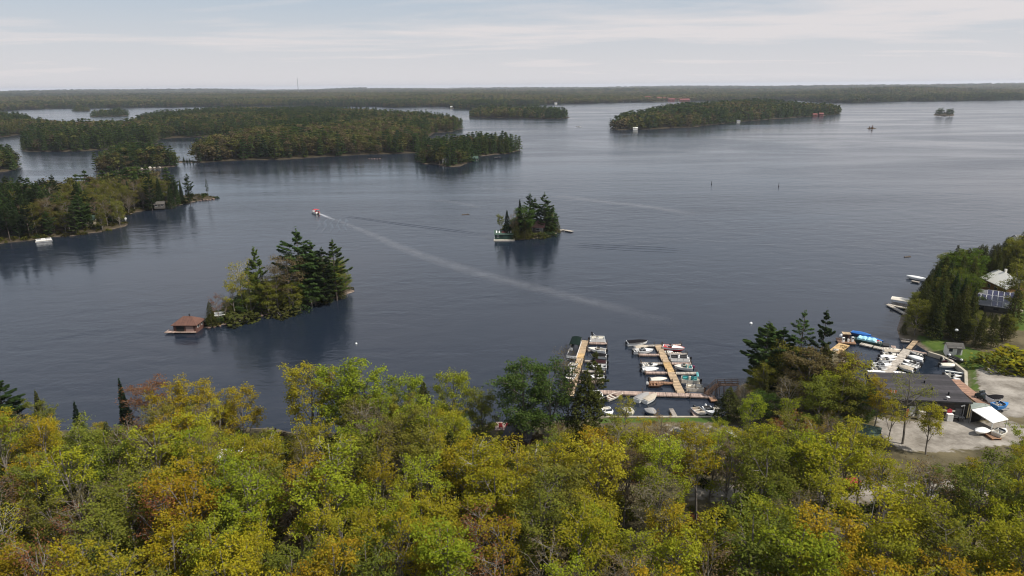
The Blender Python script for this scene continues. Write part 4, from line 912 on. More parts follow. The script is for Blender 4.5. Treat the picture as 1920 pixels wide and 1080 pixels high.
def beyond():
    """the same wood carried on where the photograph stops, right of the headland and round the slope"""
    rs = np.random.RandomState(71); X, Y = np.meshgrid(np.arange(-225, 335, 6.5), np.arange(25, 350, 6.5)); X = (X + rs.uniform(-2.5, 2.5, X.shape)).ravel(); Y = (Y + rs.uniform(-2.5, 2.5, Y.shape)).ravel()
    k = (NEAR.sd(X, Y) > 3) & (gravel_at(X, Y) < .3) & (grass_at(X, Y) < .3); X, Y = X[k], Y[k]; Z = NEAR.z(X, Y); q = np.array([to_px(v)[:2] for v in zip(X, Y, Z + 12)]); q0 = np.array([to_px(v)[:2] for v in zip(X, Y, Z)])
    k = ((np.minimum(q[:, 0], q0[:, 0]) > 2010) | (np.maximum(q[:, 0], q0[:, 0]) < -150)) & (Y > 30) & ~((X > 60) & (X < 150) & (Y > 75) & (Y < 175)); X, Y, Z = X[k], Y[k], Z[k]; n = len(X); con = rs.uniform(0, 1, n) < .3
    t = np.where(con[:, None], PINE_T[rs.randint(0, 4, n)], np.array([YG, GOLD, OLIVE, LIME])[rs.randint(0, 4, n)]) * rs.uniform(.7, 1, (n, 1))
    wood('outer_forest', 'mixed wood continuing beyond the marina', np.stack([X, Y, Z - .2], 1), rs.uniform(11, 17, n), rs.uniform(.95, 1.3, n), np.where(con, rs.randint(0, 4, n), rs.randint(4, 8, n)), t, MIDW)
beyond()

# ------------------------------------------------------------------ docks
D_TAN = planks('deck_tan', (0.40, 0.29, 0.18)); D_GREY = planks('deck_grey', (0.30, 0.26, 0.22)); D_BROWN = planks('deck_brown', (0.27, 0.15, 0.085)); D_PALE = planks('deck_pale', (0.42, 0.37, 0.31)); D_NEW = planks('deck_new', (0.50, 0.33, 0.15)); D_PINK = planks('deck_pink', (0.36, 0.26, 0.21))
FLOATM = mat('dock_float', (.03, .03, .032), .8); PILEM = mat('dock_pile', (.10, .075, .055), .9, noise=.3)
def dock(a, b, width, m, label, group=None, z=.5, sec=3.0, piles=True, name='dock', newm=None, gap=.07):
    """floating walkway of separate deck sections between two points, on dark floats, held by posts"""
    a = Vector((a[0], a[1], 0)); b = Vector((b[0], b[1], 0)); d = b - a; L = d.length; rz = math.atan2(d.y, d.x)
    root = empty(name, (a.x, a.y, 0), rz, label, name.replace('_', ' '), group); n = max(1, round(L / sec)); s = L / n
    for i in range(n):
        mm = newm[1] if newm and i in newm[0] else m
        b_ = MB(); b_.box((0, 0, -.06), (s - gap, width, .12)); b_.box((0, width / 2 - .03, -.2), (s - gap, .06, .16)); b_.box((0, -width / 2 + .03, -.2), (s - gap, .06, .16))
        o = b_.build('deck_section', mm, root); o.location = (s * (i + .5), 0, z + rnd.uniform(-.02, .02))
        f = MB(); f.box((0, 0, 0), (s * .7, width * .8, .45), taper=.92); o2 = f.build('float', FLOATM, root); o2.location = (s * (i + .5), 0, z - .4)
    if piles:
        for i in range(0, n + 1, 2):
            for sgn in (-1, 1):
                p = MB(); p.tube((0, 0, -1.2), (0, 0, z + .75), .09, .08, 7); o = p.build('pile', PILEM, root); o.location = (min(L - .1, max(.1, s * i)), sgn * (width / 2 + .1), 0)
    return root
def DP(px, py, z=.5): return P(px, py, z)
G1 = 'finger docks of the first boat dock'; G2 = 'finger docks of the second boat dock'
dock(DP(1097, 638), DP(1068, 742), 1.7, D_TAN, 'tan walkway of the first boat dock, partly behind the brownish cedar', newm=({3, 5}, D_NEW))
dock(DP(1103, 642.5), DP(1139, 643.5), .9, D_PINK, 'outermost pinkish finger of the first dock below the white pontoon boat', G1)
dock(DP(1101, 656), DP(1138, 656), .7, D_GREY, 'grey finger behind the white runabout of the first dock', G1)
dock(DP(1095, 676), DP(1137, 677), .8, D_GREY, 'grey finger behind the dark covered boats of the first dock', G1)
dock(DP(1090, 695), DP(1136, 697), .9, D_GREY, 'pale finger below the twin outboards of the first dock', G1)
dock(DP(1084, 714), DP(1133, 716), .9, D_PINK, 'innermost finger of the first dock among the branches', G1)
dock(DP(1233.5, 646), DP(1277.5, 738), 1.75, D_TAN, 'long tan walkway of the second boat dock between its boats', newm=({4, 5}, D_NEW))
for a, b, m, lab in [((1206, 648), (1230, 647), D_GREY, 'outermost left finger of the second dock beside the black topped boat'), ((1243, 647), (1277, 646), D_PINK, 'outermost right finger of the second dock behind the red and white speedboat'),
                     ((1197, 664.5), (1236, 665), D_PINK, 'left finger below the white bowrider with the black engine'), ((1250, 663.5), (1288, 663), D_GREY, 'right finger between the red speedboat and the white deck boat'),
                     ((1201, 680), (1243, 681), D_GREY, 'bare left finger behind the pair of slim white boats'), ((1257, 681), (1296, 681), D_PINK, 'right finger below the white deck boat'),
                     ((1209, 698), (1251, 698.5), D_PINK, 'left finger below the pair of slim white boats'), ((1265, 699), (1307, 699), D_PALE, 'longest right finger below the boat with the maroon engine'),
                     ((1217, 716), (1262, 718), D_BROWN, 'orange brown left finger between two small boats')]:
    dock(DP(*a), DP(*b), 1.0, m, lab, G2)
dock(DP(1118, 734), DP(1337, 742), 1.7, D_PINK, 'pinkish cross dock running along the front of the small harbour', sec=5)
dock(DP(1333, 741.5), DP(1340, 752), 1.4, D_BROWN, 'short brown ramp section at the right end of the cross dock', piles=False)
dock(DP(1258, 766), DP(1266, 780), .9, D_GREY, 'weathered little finger sticking out from the seawall alone', piles=False)
dock(DP(1298, 766), DP(1306, 780), 1.0, D_PINK, 'pinkish little finger beside the aluminium boat at the seawall', piles=False)

# wooden ramp with rails climbing from the cross dock to the point
def ramp():
    A = P(1324, 739, .6); B = P(1346, 721, 2.0); C = P(1384, 721, 2.2); root = empty('wooden_ramp', (A.x, A.y, 0), 0, 'brown wooden ramp with rails climbing from the cross dock to the point', 'ramp')
    for p, q in ((A, B), (B, C)):
        d = q - p; L = d.length; rz = math.atan2(d.y, d.x); ry = -math.asin(d.z / L); mid = (p + q) / 2 - Vector((A.x, A.y, 0))
        bx('walkway', mid, (L, 1.3, .12), D_BROWN, root, rz=rz, ry=ry)
        side = Vector((-d.y, d.x, 0)).normalized()
        for sg in (-1, 1):
            o = side * .6 * sg
            for hh in (.5, 1.0):
                b = MB(); b.tube(p + o + Vector((-A.x, -A.y, hh)), q + o + Vector((-A.x, -A.y, hh)), .06, .06, 6); b.build('rail', PILEM if hh < .8 else D_BROWN, root)
            for k in range(4):
                r = p.lerp(q, k / 3) + o; b = MB(); b.tube((r.x - A.x, r.y - A.y, -.6), (r.x - A.x, r.y - A.y, r.z + 1.05), .06, .06, 6); b.build('post', D_BROWN, root)
ramp()
CONC = mat('seawall_concrete', (.42, .37, .29), .9, noise=.18, nscale=.8)
def wall_along(pts, w, z0, z1, name, label, m, cat):
    root = empty(name, (pts[0][0], pts[0][1], 0), 0, label, cat)
    for a, b in zip(pts[:-1], pts[1:]):
        d = Vector((b[0] - a[0], b[1] - a[1], 0)); L = d.length; n = max(1, round(L / 3.0))
        for i in range(n):
            c = Vector((a[0], a[1], 0)) + d * ((i + .5) / n) - root.location
            bx('cap_section', (c.x, c.y, (z0 + z1) / 2 + rnd.uniform(-.015, .015)), (L / n - .03, w, z1 - z0), m, root, rz=math.atan2(d.y, d.x))
wall_along([DP(1124, 781.5, .9), DP(1352, 781.5, .9)], .45, -.9, 1.0, 'seawall', 'pale straight seawall between the lawn and the small harbour', CONC, 'seawall')
wall_along([DP(1741, 660, .9), DP(1766, 667.5, .9), DP(1789, 680, .9), DP(1811, 697, .9), DP(1812, 724, .9)], .6, -.9, 1.0, 'seawall', 'curved pale seawall round the dark basin behind the store', CONC, 'seawall')

# east basin
dock(DP(1702, 655), DP(1662, 702), 1.9, D_PALE, 'wide pale walkway lined with white boats on both sides behind the store', sec=3.2)
dock(DP(1703, 654), DP(1718, 637), 1.1, D_TAN, 'narrow tan gangway from the wide walkway up to the lawn', sec=3, piles=False)
dock(DP(1612, 643.5), DP(1663, 655), 1.6, D_PALE, 'three part pale dock in front of the blue tarped barge', sec=2.8, piles=False, gap=.25)
dock(DP(1556, 666), DP(1583, 645), 2.6, D_NEW, 'slanting tan ramp from the rocks to the fuel dock', sec=3, piles=False)
dock(DP(1655, 645), DP(1668, 647), 2.0, FLOATM, 'dark floating platform at the right end of the barge', piles=False)
dock(DP(1671, 649.5), DP(1680, 650.5), 1.6, D_PINK, 'square pinkish raft beside the slips', piles=False)
dock(DP(1690, 635), DP(1707, 637), .6, D_GREY, 'upper of two thin grey planks by the lawn', piles=False)
dock(DP(1690, 639), DP(1706, 640.5), .6, D_GREY, 'lower of two thin grey planks by the lawn', piles=False)
dock(DP(1708, 657), DP(1738, 663), 1.1, D_PINK, 'pinkish finger under the lawn bank right of the wide walkway', piles=False)
dock(DP(1772, 694.5), DP(1807, 699.5), .45, mat('white_paint', (.75, .74, .70), .5), 'thin white pole boom across the right slips', piles=False)
dock(DP(1786, 716), DP(1852, 768), 2.6, planks('boardwalk', (0.30, 0.17, 0.11), 3.0), 'reddish boardwalk running down the right side of the store', z=1.15, sec=4, piles=False, name='boardwalk')
dock(DP(1664, 570), DP(1702, 578), 1.2, D_PALE, 'pale level dock below the covered lift at the headland', piles=False)
dock(DP(1664, 570), DP(1698, 588), 1.1, D_PALE, 'slanting pale dock arm at the headland', piles=False)
dock(DP(1709, 526), DP(1724, 529), 1.2, D_GREY, 'small grey dock higher up the headland shore', piles=False)
dock(DP(1048, 431, .5), DP(1058, 430, .5), 1.6, D_PALE, 'tan dock at the right end of the cottage island', piles=False, sec=4)
dock(DP(1059, 431, .5), DP(1073, 433.5, .5), 2.0, D_PALE, 'floating raft at the tip of the cottage island dock', piles=False, sec=4)
# riprap beside the ramp
STONE = mat('pale_stone', (.42, .38, .32), .9, noise=.3, nscale=2)
def rock_mesh(seed, r):
    rs = np.random.RandomState(seed); bm = bmesh.new(); bmesh.ops.create_icosphere(bm, subdivisions=1, radius=r)
    for v in bm.verts: v.co *= rs.uniform(.7, 1.15); v.co.z *= .65
    me = bpy.data.meshes.new('boulder'); bm.to_mesh(me); bm.free(); me.materials.append(STONE); return me
ROCKS = [rock_mesh(i, .6) for i in range(4)]
STONE_D = mat('reddish_stone', (.17, .115, .095), .9, noise=.3, nscale=2)
ROCKS_D = []
for _m in ROCKS: _c = _m.copy(); _c.materials[0] = STONE_D; ROCKS_D.append(_c)
def boulders(pts, label, group, land_, smin, smax, dark=False):
    for i, (px, py) in enumerate(pts):
        p = P(px, py, .2); o = bpy.data.objects.new('boulder', (ROCKS_D if dark else ROCKS)[i % 4]); COL.objects.link(o); s = rnd.uniform(smin, smax)
        o.location = (p.x, p.y, max(.05, lands[land_].zz(p.x, p.y)) + .12); o.scale = (s * rnd.uniform(.8, 1.4), s, s); o.rotation_euler = (0, 0, rnd.uniform(0, 6)); tag(o, label, 'boulder', group)
boulders([(1549, 668), (1554, 666), (1558, 669), (1563, 663), (1567, 659), (1551, 672), (1560, 665)], 'pale boulder in the rock pile at the foot of the tan ramp', 'pale boulders by the fuel dock', 'near', .7, 1.2)
boulders([(392, 614.5), (402, 613), (412, 611), (422, 608), (432, 605.5), (444, 602.5), (455, 599.5), (463, 597), (470, 595.5), (477, 593.5), (484, 592.5), (491, 591), (498, 590), (506, 588.5), (514, 587)], 'pinkish shore stone along the waterline of the boathouse island', 'shore stones of the boathouse island', 'M', .5, 1.1, True)
boulders([(1845 + i * 9, 683 + (i % 3) * 3) for i in range(7)], 'pale boulder in the row edging the upper gravel lot', 'boulders edging the upper gravel lot', 'near', .5, 1.0)
boulders([(258 + i * 8, 317.6 - i * .55) for i in range(6)], 'flat pink rock on the shore of the islet behind the point', 'flat pink rocks on the islet shore', 'B', 2.0, 3.2)
boulders([(376 + i * 6, 376 - i * .7) for i in range(5)], 'flat rock on the tip of the rocky point', 'flat rocks on the rocky point', 'A', 1.0, 1.7, True)
boulders([(692 + i * 5, 297.5 + (i % 2) * .4) for i in range(5)], 'reddish rock of the low reef before the long shore', 'reddish rocks of the low reef', 'D', 1.4, 2.0, True)

# ------------------------------------------------------------------ boats
WHITE = mat('gelcoat_white', (.84, .83, .80), .3, noise=.05); CREAM = mat('gelcoat_cream', (.68, .62, .52), .4, noise=.08); REDB = mat('gelcoat_red', (.50, .035, .04), .3, noise=.05); BLACKB = mat('gelcoat_black', (.018, .018, .02), .3, noise=.1)
NAVY = mat('gelcoat_navy', (.03, .05, .12), .3); GREYB = mat('aluminium', (.42, .42, .42), .4, metal=.6, noise=.1); WOODB = mat('varnished_wood', (.20, .10, .05), .5, noise=.3); TEAL = mat('teal_vinyl', (.05, .28, .28), .6); GREEN = mat('dark_green_canvas', (.007, .016, .012), .9, spec=.08)
BEIGE = mat('beige_canvas', (.44, .38, .30), .9, noise=.15); BLACKC = mat('black_canvas', (.012, .011, .012), .9, spec=.08); MAROONC = mat('maroon_canvas', (.030, .012, .014), .9, spec=.1); BLUET = mat('blue_tarp', (.02, .13, .42), .5, noise=.15); CYANT = mat('pale_cyan_tarp', (.36, .66, .74), .5, noise=.12, nscale=.8); REDC = mat('red_canvas', (.50, .05, .06), .8); GREYC = mat('grey_canvas', (.30, .29, .28), .9); BLUEC = mat('bright_blue_boat', (.04, .22, .55), .4)
SEATM = mat('seat_vinyl', (.62, .58, .50), .6, noise=.08); SEATD = mat('dark_seat_vinyl', (.035, .033, .035), .6); GLASSD = mat('dark_windshield', (.02, .025, .03), .08, spec=.6); MOTB = mat('black_outboard', (.014, .014, .016), .35); MOTW = mat('white_outboard', (.72, .72, .70), .35); MOTM = mat('maroon_outboard', (.16, .02, .07), .35); CHROME = mat('metal_rail', (.6, .6, .6), .3, metal=.8); RUBBER = mat('rubber', (.02, .02, .02), .8); PONT = mat('pontoon_metal', (.5, .5, .5), .35, metal=.6)
def hw(t, B, blunt): return B / 2 * (.93 + .07 * min(1, t * 3)) * (1 - max(0, (t - .42) / .58) ** (2.1 if not blunt else 4.0) * (1 if not blunt else .55))
def outboard(root, x, y, m, s=1.0):
    b = MB(); b.box((0, 0, .95 * s), (.62 * s, .42 * s, .5 * s), taper=.72); b.box((.02, 0, .62 * s), (.5 * s, .36 * s, .2 * s)); o = b.build('outboard_motor', m, root, bevel=.04); o.location = (x, y, 0)
    k = MB(); k.box((-.04, 0, .2 * s), (.26 * s, .14 * s, .75 * s)); k.box((0, 0, -.2 * s), (.5 * s, .1 * s, .12 * s)); k.box((.3 * s, 0, .5 * s), (.2 * s, .3 * s, .3 * s)); k.build('motor_leg', MOTB, o)
def runabout(L, B=2.1, H=.85, hull=None, deck=None, motor=MOTB, cover=None, shield=True, seat=SEATM, tdeck=.58, blunt=False, stripe=None, name='motorboat', label='', group=None, bench=False, motors=1):
    """small powerboat: shell with a sharp or blunt bow, foredeck, open cockpit, seats, windshield, outboard"""
    hull = hull or WHITE; deck = deck or WHITE
    root = empty(name, (0, 0, 0), 0, label, 'boat', group); ts = [0, .15, .3, .45, .6, .72, .83, .92, .98, 1.0]
    def zg(t): return H * (1 + .16 * t * t)
    rings = []; X = lambda t: -L / 2 + L * t
    lip = .16
    for t in ts:
        w = max(.04, hw(t, B, blunt)); zk = -.3 + max(0, t - .7) * 1.6 * (H + .2); g = zg(t); zk = min(zk, g - .12)
        rings.append([(X(t), -max(.02, w - lip), g), (X(t), -w, g), (X(t) - .02, -w * .94, g - .12), (X(t) - .25 * t * t, -w * .82, min(.12 + t * t * .3, g - .14)), (X(t) - .5 * t * t, 0, zk), (X(t) - .25 * t * t, w * .82, min(.12 + t * t * .3, g - .14)), (X(t) - .02, w * .94, g - .12), (X(t), w, g), (X(t), max(.02, w - lip), g)])
    b = MB(); b.loft(rings, closed=False, cap0=False, cap1=False); r0 = rings[0]; b.add(r0, [tuple(range(9))]); b.add(rings[-1], [tuple(reversed(range(9)))])
    b.build('hull', hull, root)
    if stripe:
        s = MB(); k = [i for i, t in enumerate(ts)]
        for sg, a, c in ((-1, 2, 3), (1, 6, 5)):
            P0 = [Vector(rings[i][a]) for i in k]; P1 = [Vector(rings[i][a]).lerp(Vector(rings[i][c]), .55) for i in k]; n = len(k); off = Vector((0, .015 * sg, 0))
            s.add([p + off for p in P0] + [p + off for p in P1], [(i, i + 1, n + i + 1, n + i) for i in range(n - 1)])
        s.build('stripe', stripe, root)
    # foredeck and cockpit liner
    d = MB(); fd = [t for t in ts if t >= tdeck]; fd = [tdeck] + [t for t in fd if t > tdeck]
    ring = [[(X(t), -max(.02, hw(t, B, blunt) - lip + .01), zg(t) - .01), (X(t), 0, zg(t) + .07 * (1 - t) * 2), (X(t), max(.02, hw(t, B, blunt) - lip + .01), zg(t) - .01)] for t in fd]
    d.loft(ring, closed=False, cap0=False, cap1=False)
    zf = .22; cs = [t for t in ts if t < tdeck] + [tdeck]
    lin = [[(X(t) + (.12 if t == 0 else 0), -(hw(t, B, blunt) - lip), zg(t) - .005), (X(t) + (.12 if t == 0 else 0), -(hw(t, B, blunt) - lip - .06), zf), (X(t) + (.12 if t == 0 else 0), hw(t, B, blunt) - lip - .06, zf), (X(t) + (.12 if t == 0 else 0), hw(t, B, blunt) - lip, zg(t) - .005)] for t in cs]
    d.loft(lin, closed=False, cap0=False, cap1=False); a = lin[-1]; d.add([a[0], a[1], a[2], a[3]], [(0, 1, 2, 3)]); a = lin[0]; d.add([a[0], a[1], a[2], a[3]], [(3, 2, 1, 0)])
    d.box((X(0) + .07, 0, zg(0) - .06), (.16, B * .84, .1))
    d.build('deck', deck, root)
    if cover:
        cts = [.03, .15, .3, .45, .6, .72, .83, .92, .985]; rr = []
        for t in cts:
            w = hw(t, B, blunt) + .03; hh = .38 * math.sin(math.pi * min(1, max(.05, t * .9 + .08))) + .05 + rnd.uniform(-.03, .03)
            rr.append([(X(t), -w, zg(t) - .1), (X(t), -w * .92, zg(t) + .04), (X(t), -w * .45, zg(t) + hh * .75), (X(t), 0, zg(t) + hh), (X(t), w * .45, zg(t) + hh * .75), (X(t), w * .92, zg(t) + .04), (X(t), w, zg(t) - .1)])
        c = MB(); c.loft(rr, closed=False, cap0=True, cap1=True); c.build('boat_cover', cover, root)
    else:
        if shield:
            w = hw(tdeck, B, blunt) - lip; x = X(tdeck); z = zg(tdeck)
            s = MB(); s.box((x - .05, 0, z + .2), (.05, w * 1.5, .42), ry=-.5); s.build('windshield', GLASSD, root)
            for sg in (-1, 1):
                s = MB(); s.box((x - .5, sg * w * .92, z + .16), (.8, .04, .34)); s.build('side_window', GLASSD, root)
            s = MB(); s.box((x - .16, 0, z + .40), (.06, w * 1.56, .05)); s.build('windshield_frame', CHROME, root)
        if bench:
            for t in (.2, .42, .62): bx('bench_seat', (X(t), 0, zf + .28), (.32, (hw(t, B, blunt) - lip) * 1.9, .06), seat, root)
        else:
            bx('rear_bench', (X(.1), 0, zf + .25), (.55, B * .66, .42), seat, root, bevel=.05); bx('bench_back', (X(.055), 0, zf + .55), (.16, B * .66, .4), seat, root, bevel=.04)
            for sg in (-1, 1):
                o = bx('seat', (X(.38), sg * B * .2, zf + .25), (.5, .5, .4), seat, root, bevel=.05); bx('seat_back', (X(.38) - .24, sg * B * .2, zf + .65), (.12, .5, .5), seat, o, bevel=.04)
            if tdeck > .5: bx('console', (X(tdeck) - .15, -B * .2, zf + .35), (.3, .6, .6), deck, root)
    if motor:
        for k in range(motors): outboard(root, X(0) - .28, 0 if motors == 1 else (k - .5) * .6, motor, .95)
    return root
def pontoon(L, B=2.5, hull=None, floor=None, seat=SEATM, panel=None, motor=MOTB, bimini=None, raised=None, label='', group=None):
    """pontoon boat: two metal floats, flat deck, fence of panels, sofas, helm, optional canopy"""
    root = empty('pontoon_boat', (0, 0, 0), 0, label, 'boat', group)
    for sg in (-1, 1):
        b = MB(); b.tube((-L / 2, sg * B * .34, .05), (L / 2 - .7, sg * B * .34, .05), .3, .3, 10); b.tube((L / 2 - .7, sg * B * .34, .05), (L / 2, sg * B * .34, .2), .3, .06, 10); b.build('float', PONT, root)
    bx('deck', (-.05, 0, .46), (L - .3, B, .12), floor or BEIGE, root)
    pm = panel or WHITE; hx = L / 2 - .35
    for sg in (-1, 1):
        for k in range(3): bx('fence_panel', (-hx + (k + .5) * (2 * hx / 3), sg * (B / 2 - .06), .84), (2 * hx / 3 - .05, .05, .6), pm, root)
        b = MB(); b.tube((-hx, sg * (B / 2 - .06), 1.18), (hx, sg * (B / 2 - .06), 1.18), .03, .03, 6); b.build('rail', CHROME, root)
    bx('fence_panel', (hx, 0, .84), (.05, B - .2, .6), pm, root); bx('fence_panel', (-hx, B * .2, .84), (.05, B * .5, .6), pm, root)
    for x, ln in ((hx - 1.2, 1.9), (-hx + 1.1, 1.6)):
        for sg in (-1, 1):
            o = bx('sofa', (x, sg * (B / 2 - .4), .74), (ln, .55, .42), seat, root, bevel=.05); bx('sofa_back', (x, sg * (B / 2 - .17), 1.02), (ln, .12, .36), seat, o, bevel=.04)
    o = bx('helm', (.1, -B * .25, .92), (.45, .6, .8), pm, root, bevel=.04); bx('helm_screen', (.2, -B * .25, 1.42), (.05, .55, .25), GLASSD, o)
    bx('helm_seat', (-.6, -B * .25, .8), (.5, .5, .55), SEATD if seat is SEATM else seat, root, bevel=.05)
    if motor: outboard(root, -L / 2 - .1, 0, motor, 1.0)
    if bimini:
        z = 2.35; b = MB(); nx = 4; rr = []
        for k in range(nx + 1):
            x = -hx + .1 + (L * .52) * k / nx; rr.append([(x, y * (B / 2), z - .22 * abs(y) ** 2.2 + .05 * math.sin(math.pi * k / nx)) for y in (-1, -.6, -.2, .2, .6, 1)])
        b.loft(rr, closed=False, cap0=False, cap1=False); c = b.build('canopy', bimini, root); sdf = c.modifiers.new('cloth', 'SOLIDIFY'); sdf.thickness = .04
        for x in (-hx + .2, -hx + L * .5):
            for sg in (-1, 1):
                b = MB(); b.tube((-hx + L * .27, sg * (B / 2 - .05), 1.15), (x, sg * (B / 2 - .05), z - .2), .025, .025, 5); b.build('canopy_pole', CHROME, root)
    if raised:          # folded canopy standing up at the stern
        b = MB(); b.box((-hx + .35, 0, 2.15), (.45, B * .95, .28), ry=.5); b.build('folded_canopy', raised, root, bevel=.06)
        for sg in (-1, 1):
            b = MB(); b.tube((-hx + 1.5, sg * (B / 2 - .08), 1.15), (-hx + .35, sg * (B / 2 - .08), 2.1), .03, .03, 5); b.build('canopy_pole', CHROME, root)
    return root
def moor(root, stern, bow, z=.5, dz=0.0):
    a = P(*stern, z); b = P(*bow, z); d = b - a; root.location = ((a.x + b.x) / 2, (a.y + b.y) / 2, dz); root.rotation_euler = (0, 0, math.atan2(d.y, d.x)); return root
def span(stern, bow, z=.5): return (P(*bow, z) - P(*stern, z)).length
GB1 = 'boats of the first dock'; GB2 = 'boats of the second dock'; GB3 = 'boats inside the small harbour'; GB4 = 'boats along the wide walkway'; GB5 = 'boats in the right slips of the dark basin'
def rb(stern, bow, **k): return moor(runabout(span(stern, bow), **k), stern, bow)
def pb(stern, bow, **k): return moor(pontoon(span(stern, bow), **k), stern, bow)
# first dock
pb((1105, 637), (1136, 637.5), label='white pontoon boat with folded black canopy at the outer end', group=GB1, raised=BLACKC, seat=SEATM, floor=WHITE)
pb((1082, 642), (1071, 673), label='long boat under a dark green canopy left of the first walkway', group=GB1, bimini=GREEN, floor=BLACKB, seat=SEATD, panel=WHITE)
rb((1136, 658.5), (1103, 654.5), label='white runabout with a grey interior, bow to the first walkway', group=GB1, deck=CREAM, seat=GREYC)
rb((1137, 669), (1107, 666), label='dark covered boat, upper one behind the pine branches', group=GB1, cover=BLACKC)
rb((1137, 681), (1106, 680), label='white boat with a dark cover and black outboard among the branches', group=GB1, cover=MAROONC)
rb((1137, 689), (1105, 688), label='white fishing boat with an open dark cockpit and black outboard', group=GB1, seat=SEATD, tdeck=.7)
rb((1133, 709), (1103, 708), label='cream open boat at the innermost finger of the first dock', group=GB1, hull=CREAM, bench=True, shield=False)
rb((1077, 683), (1068, 698), label='white motorboat left of the first walkway behind the canopied boat', group=GB1, B=2.2)
rb((1073, 703), (1066, 716), label='white motorboat nearest the shore left of the first walkway', group=GB1, B=2.2, deck=CREAM)
# second dock
rb((1176, 644.5), (1214, 642.5), label='white hulled wakeboat with a black top at the far left', group=GB2, cover=BLACKC, B=2.3, H=1.0)
rb((1190, 651.5), (1216, 649.5), label='small cream covered boat tucked under the black topped wakeboat', group=GB2, cover=BEIGE, hull=CREAM, B=1.6, motor=None, H=.6)
rb((1188, 659.5), (1225, 657.5), label='white bowrider with a big black engine left of the walkway', group=GB2, B=2.3, seat=SEATD)
rb((1203, 686), (1234, 684), label='upper of the two slim white boats left of the walkway', group=GB2, B=1.7, H=.65, tdeck=.66)
rb((1204, 693.5), (1235, 692), label='lower of the two slim white boats left of the walkway', group=GB2, B=1.7, H=.65, cover=WHITE)
rb((1219, 711.5), (1251, 710.5), label='slim pinkish white boat above the orange brown finger', group=GB2, B=1.6, H=.6, cover=CREAM)
rb((1216, 721), (1244, 722), label='low brown wooden fishing boat below the orange brown finger', group=GB2, hull=WOODB, deck=WOODB, bench=True, shield=False, B=1.6, H=.6, motor=MOTW, seat=D_BROWN)
rb((1243, 651), (1284, 656), label='red and white speedboat with a red cover, bow pointing right', group=GB2, hull=REDB, deck=WHITE, stripe=WHITE, cover=None, motor=None, B=2.3, H=1.0, seat=REDC, tdeck=.42)
rb((1245, 660), (1262, 659), label='tiny white tender below the red and white speedboat', group=GB2, B=1.4, H=.5, motor=None, shield=False, bench=True)
rb((1259, 662), (1278, 661), label='small orange canoe like boat on the right finger', group=GB2, B=1.0, H=.4, hull=mat('orange_hull', (.5, .2, .09), .5), deck=CREAM, motor=None, shield=False, bench=True)
pb((1294, 674), (1254, 673), label='white deck boat with black seats and black engine right of the walkway', group=GB2, seat=SEATD, floor=WHITE)
rb((1298, 690), (1264, 688.5), label='white boat with a maroon outboard right of the walkway', group=GB2, motor=MOTM, seat=TEAL, deck=CREAM, B=2.3)
pb((1313, 715.5), (1275, 713), label='pontoon boat with green seats and folded teal canopy', group=GB2, seat=TEAL, floor=BEIGE, panel=CREAM, raised=mat('teal_canvas', (.16, .45, .45), .7))
pb((1321, 731), (1284, 728.5), label='cream pontoon boat moored against the cross dock', group=GB2, panel=CREAM, floor=BEIGE, seat=CREAM)
# the small harbour between the cross dock and the seawall
rb((1123, 746), (1117, 733), label='white bow poking out beside the brownish cedar', group=GB3, B=2.0)
rb((1137, 748), (1165, 737), label='flat beige boat slanting away from the left part of the cross dock', group=GB3, hull=CREAM, deck=D_PINK, bench=True, shield=False, blunt=True, B=1.9, H=.6)
rb((1193, 751), (1216, 739), label='grey white covered boat at the middle of the cross dock', group=GB3, cover=GREYC, motor=None, B=2.0)
rb((1208, 753), (1231, 741), label='beige boat close beside the grey white covered boat', group=GB3, cover=BEIGE, motor=None, B=2.0)
rb((1135, 766), (1146, 781), label='white speedboat at the left end of the seawall', group=GB3, B=2.1)
rb((1174, 767), (1186, 780), label='white boat behind the slim yellow green maple', group=GB3, B=2.0, cover=CREAM)
rb((1216, 768), (1226, 780), label='boat under a grey cover behind the orange budding tree', group=GB3, cover=GREYC, hull=NAVY, B=2.2)
rb((1303, 766), (1319, 781), label='bare aluminium fishing boat at the seawall', group=GB3, hull=GREYB, deck=BEIGE, bench=True, shield=False, B=2.2, blunt=True)
rb((1324, 764), (1337, 779), label='clean white boat beside the aluminium fishing boat', group=GB3, B=2.0, motor=MOTW, seat=SEATD)
rb((1342, 766), (1357, 782), label='navy hulled boat nearest the round dark cedar', group=GB3, hull=NAVY, deck=GREYC, B=2.1)
# wide walkway, left side, from the far end to the near end
for i, (x0, y0, x1, y1, lab, kw) in enumerate([
    (1658, 653, 1690, 656, 'pale empty skiff nearest the square raft on the wide walkway', dict(hull=CREAM, deck=CREAM, bench=True, shield=False, motor=None, H=.5)), (1656, 658.5, 1688, 660.5, 'second boat from the raft on the left of the wide walkway', dict(hull=CREAM, cover=BEIGE, motor=None)),
    (1654, 664, 1685, 666, 'third boat from the raft on the left of the wide walkway', dict(deck=CREAM)), (1650, 669, 1682, 671, 'fourth boat from the raft with a white covered cockpit', dict(cover=WHITE)),
    (1648, 674.5, 1680, 676, 'fifth boat from the raft with pale seats', dict()), (1645, 680, 1673, 681.5, 'sixth boat from the raft, a grey white skiff', dict(deck=GREYC, bench=True, shield=False, H=.6)),
    (1634, 686, 1672, 687.5, 'big white cruiser with dark portholes beside the wide walkway', dict(seat=SEATD, B=2.3, H=1.0)), (1632, 692.5, 1664, 693.5, 'white boat right below the big white cruiser', dict(B=2.0, deck=GREYC)), (1626, 699, 1660, 700, 'white boat closest to the store roof', dict(B=2.2, cover=WHITE))]):
    kw.setdefault('B', 1.6); kw.setdefault('H', .7); rb((x0, y0), (x1, y1), label=lab, group=GB4, **kw)
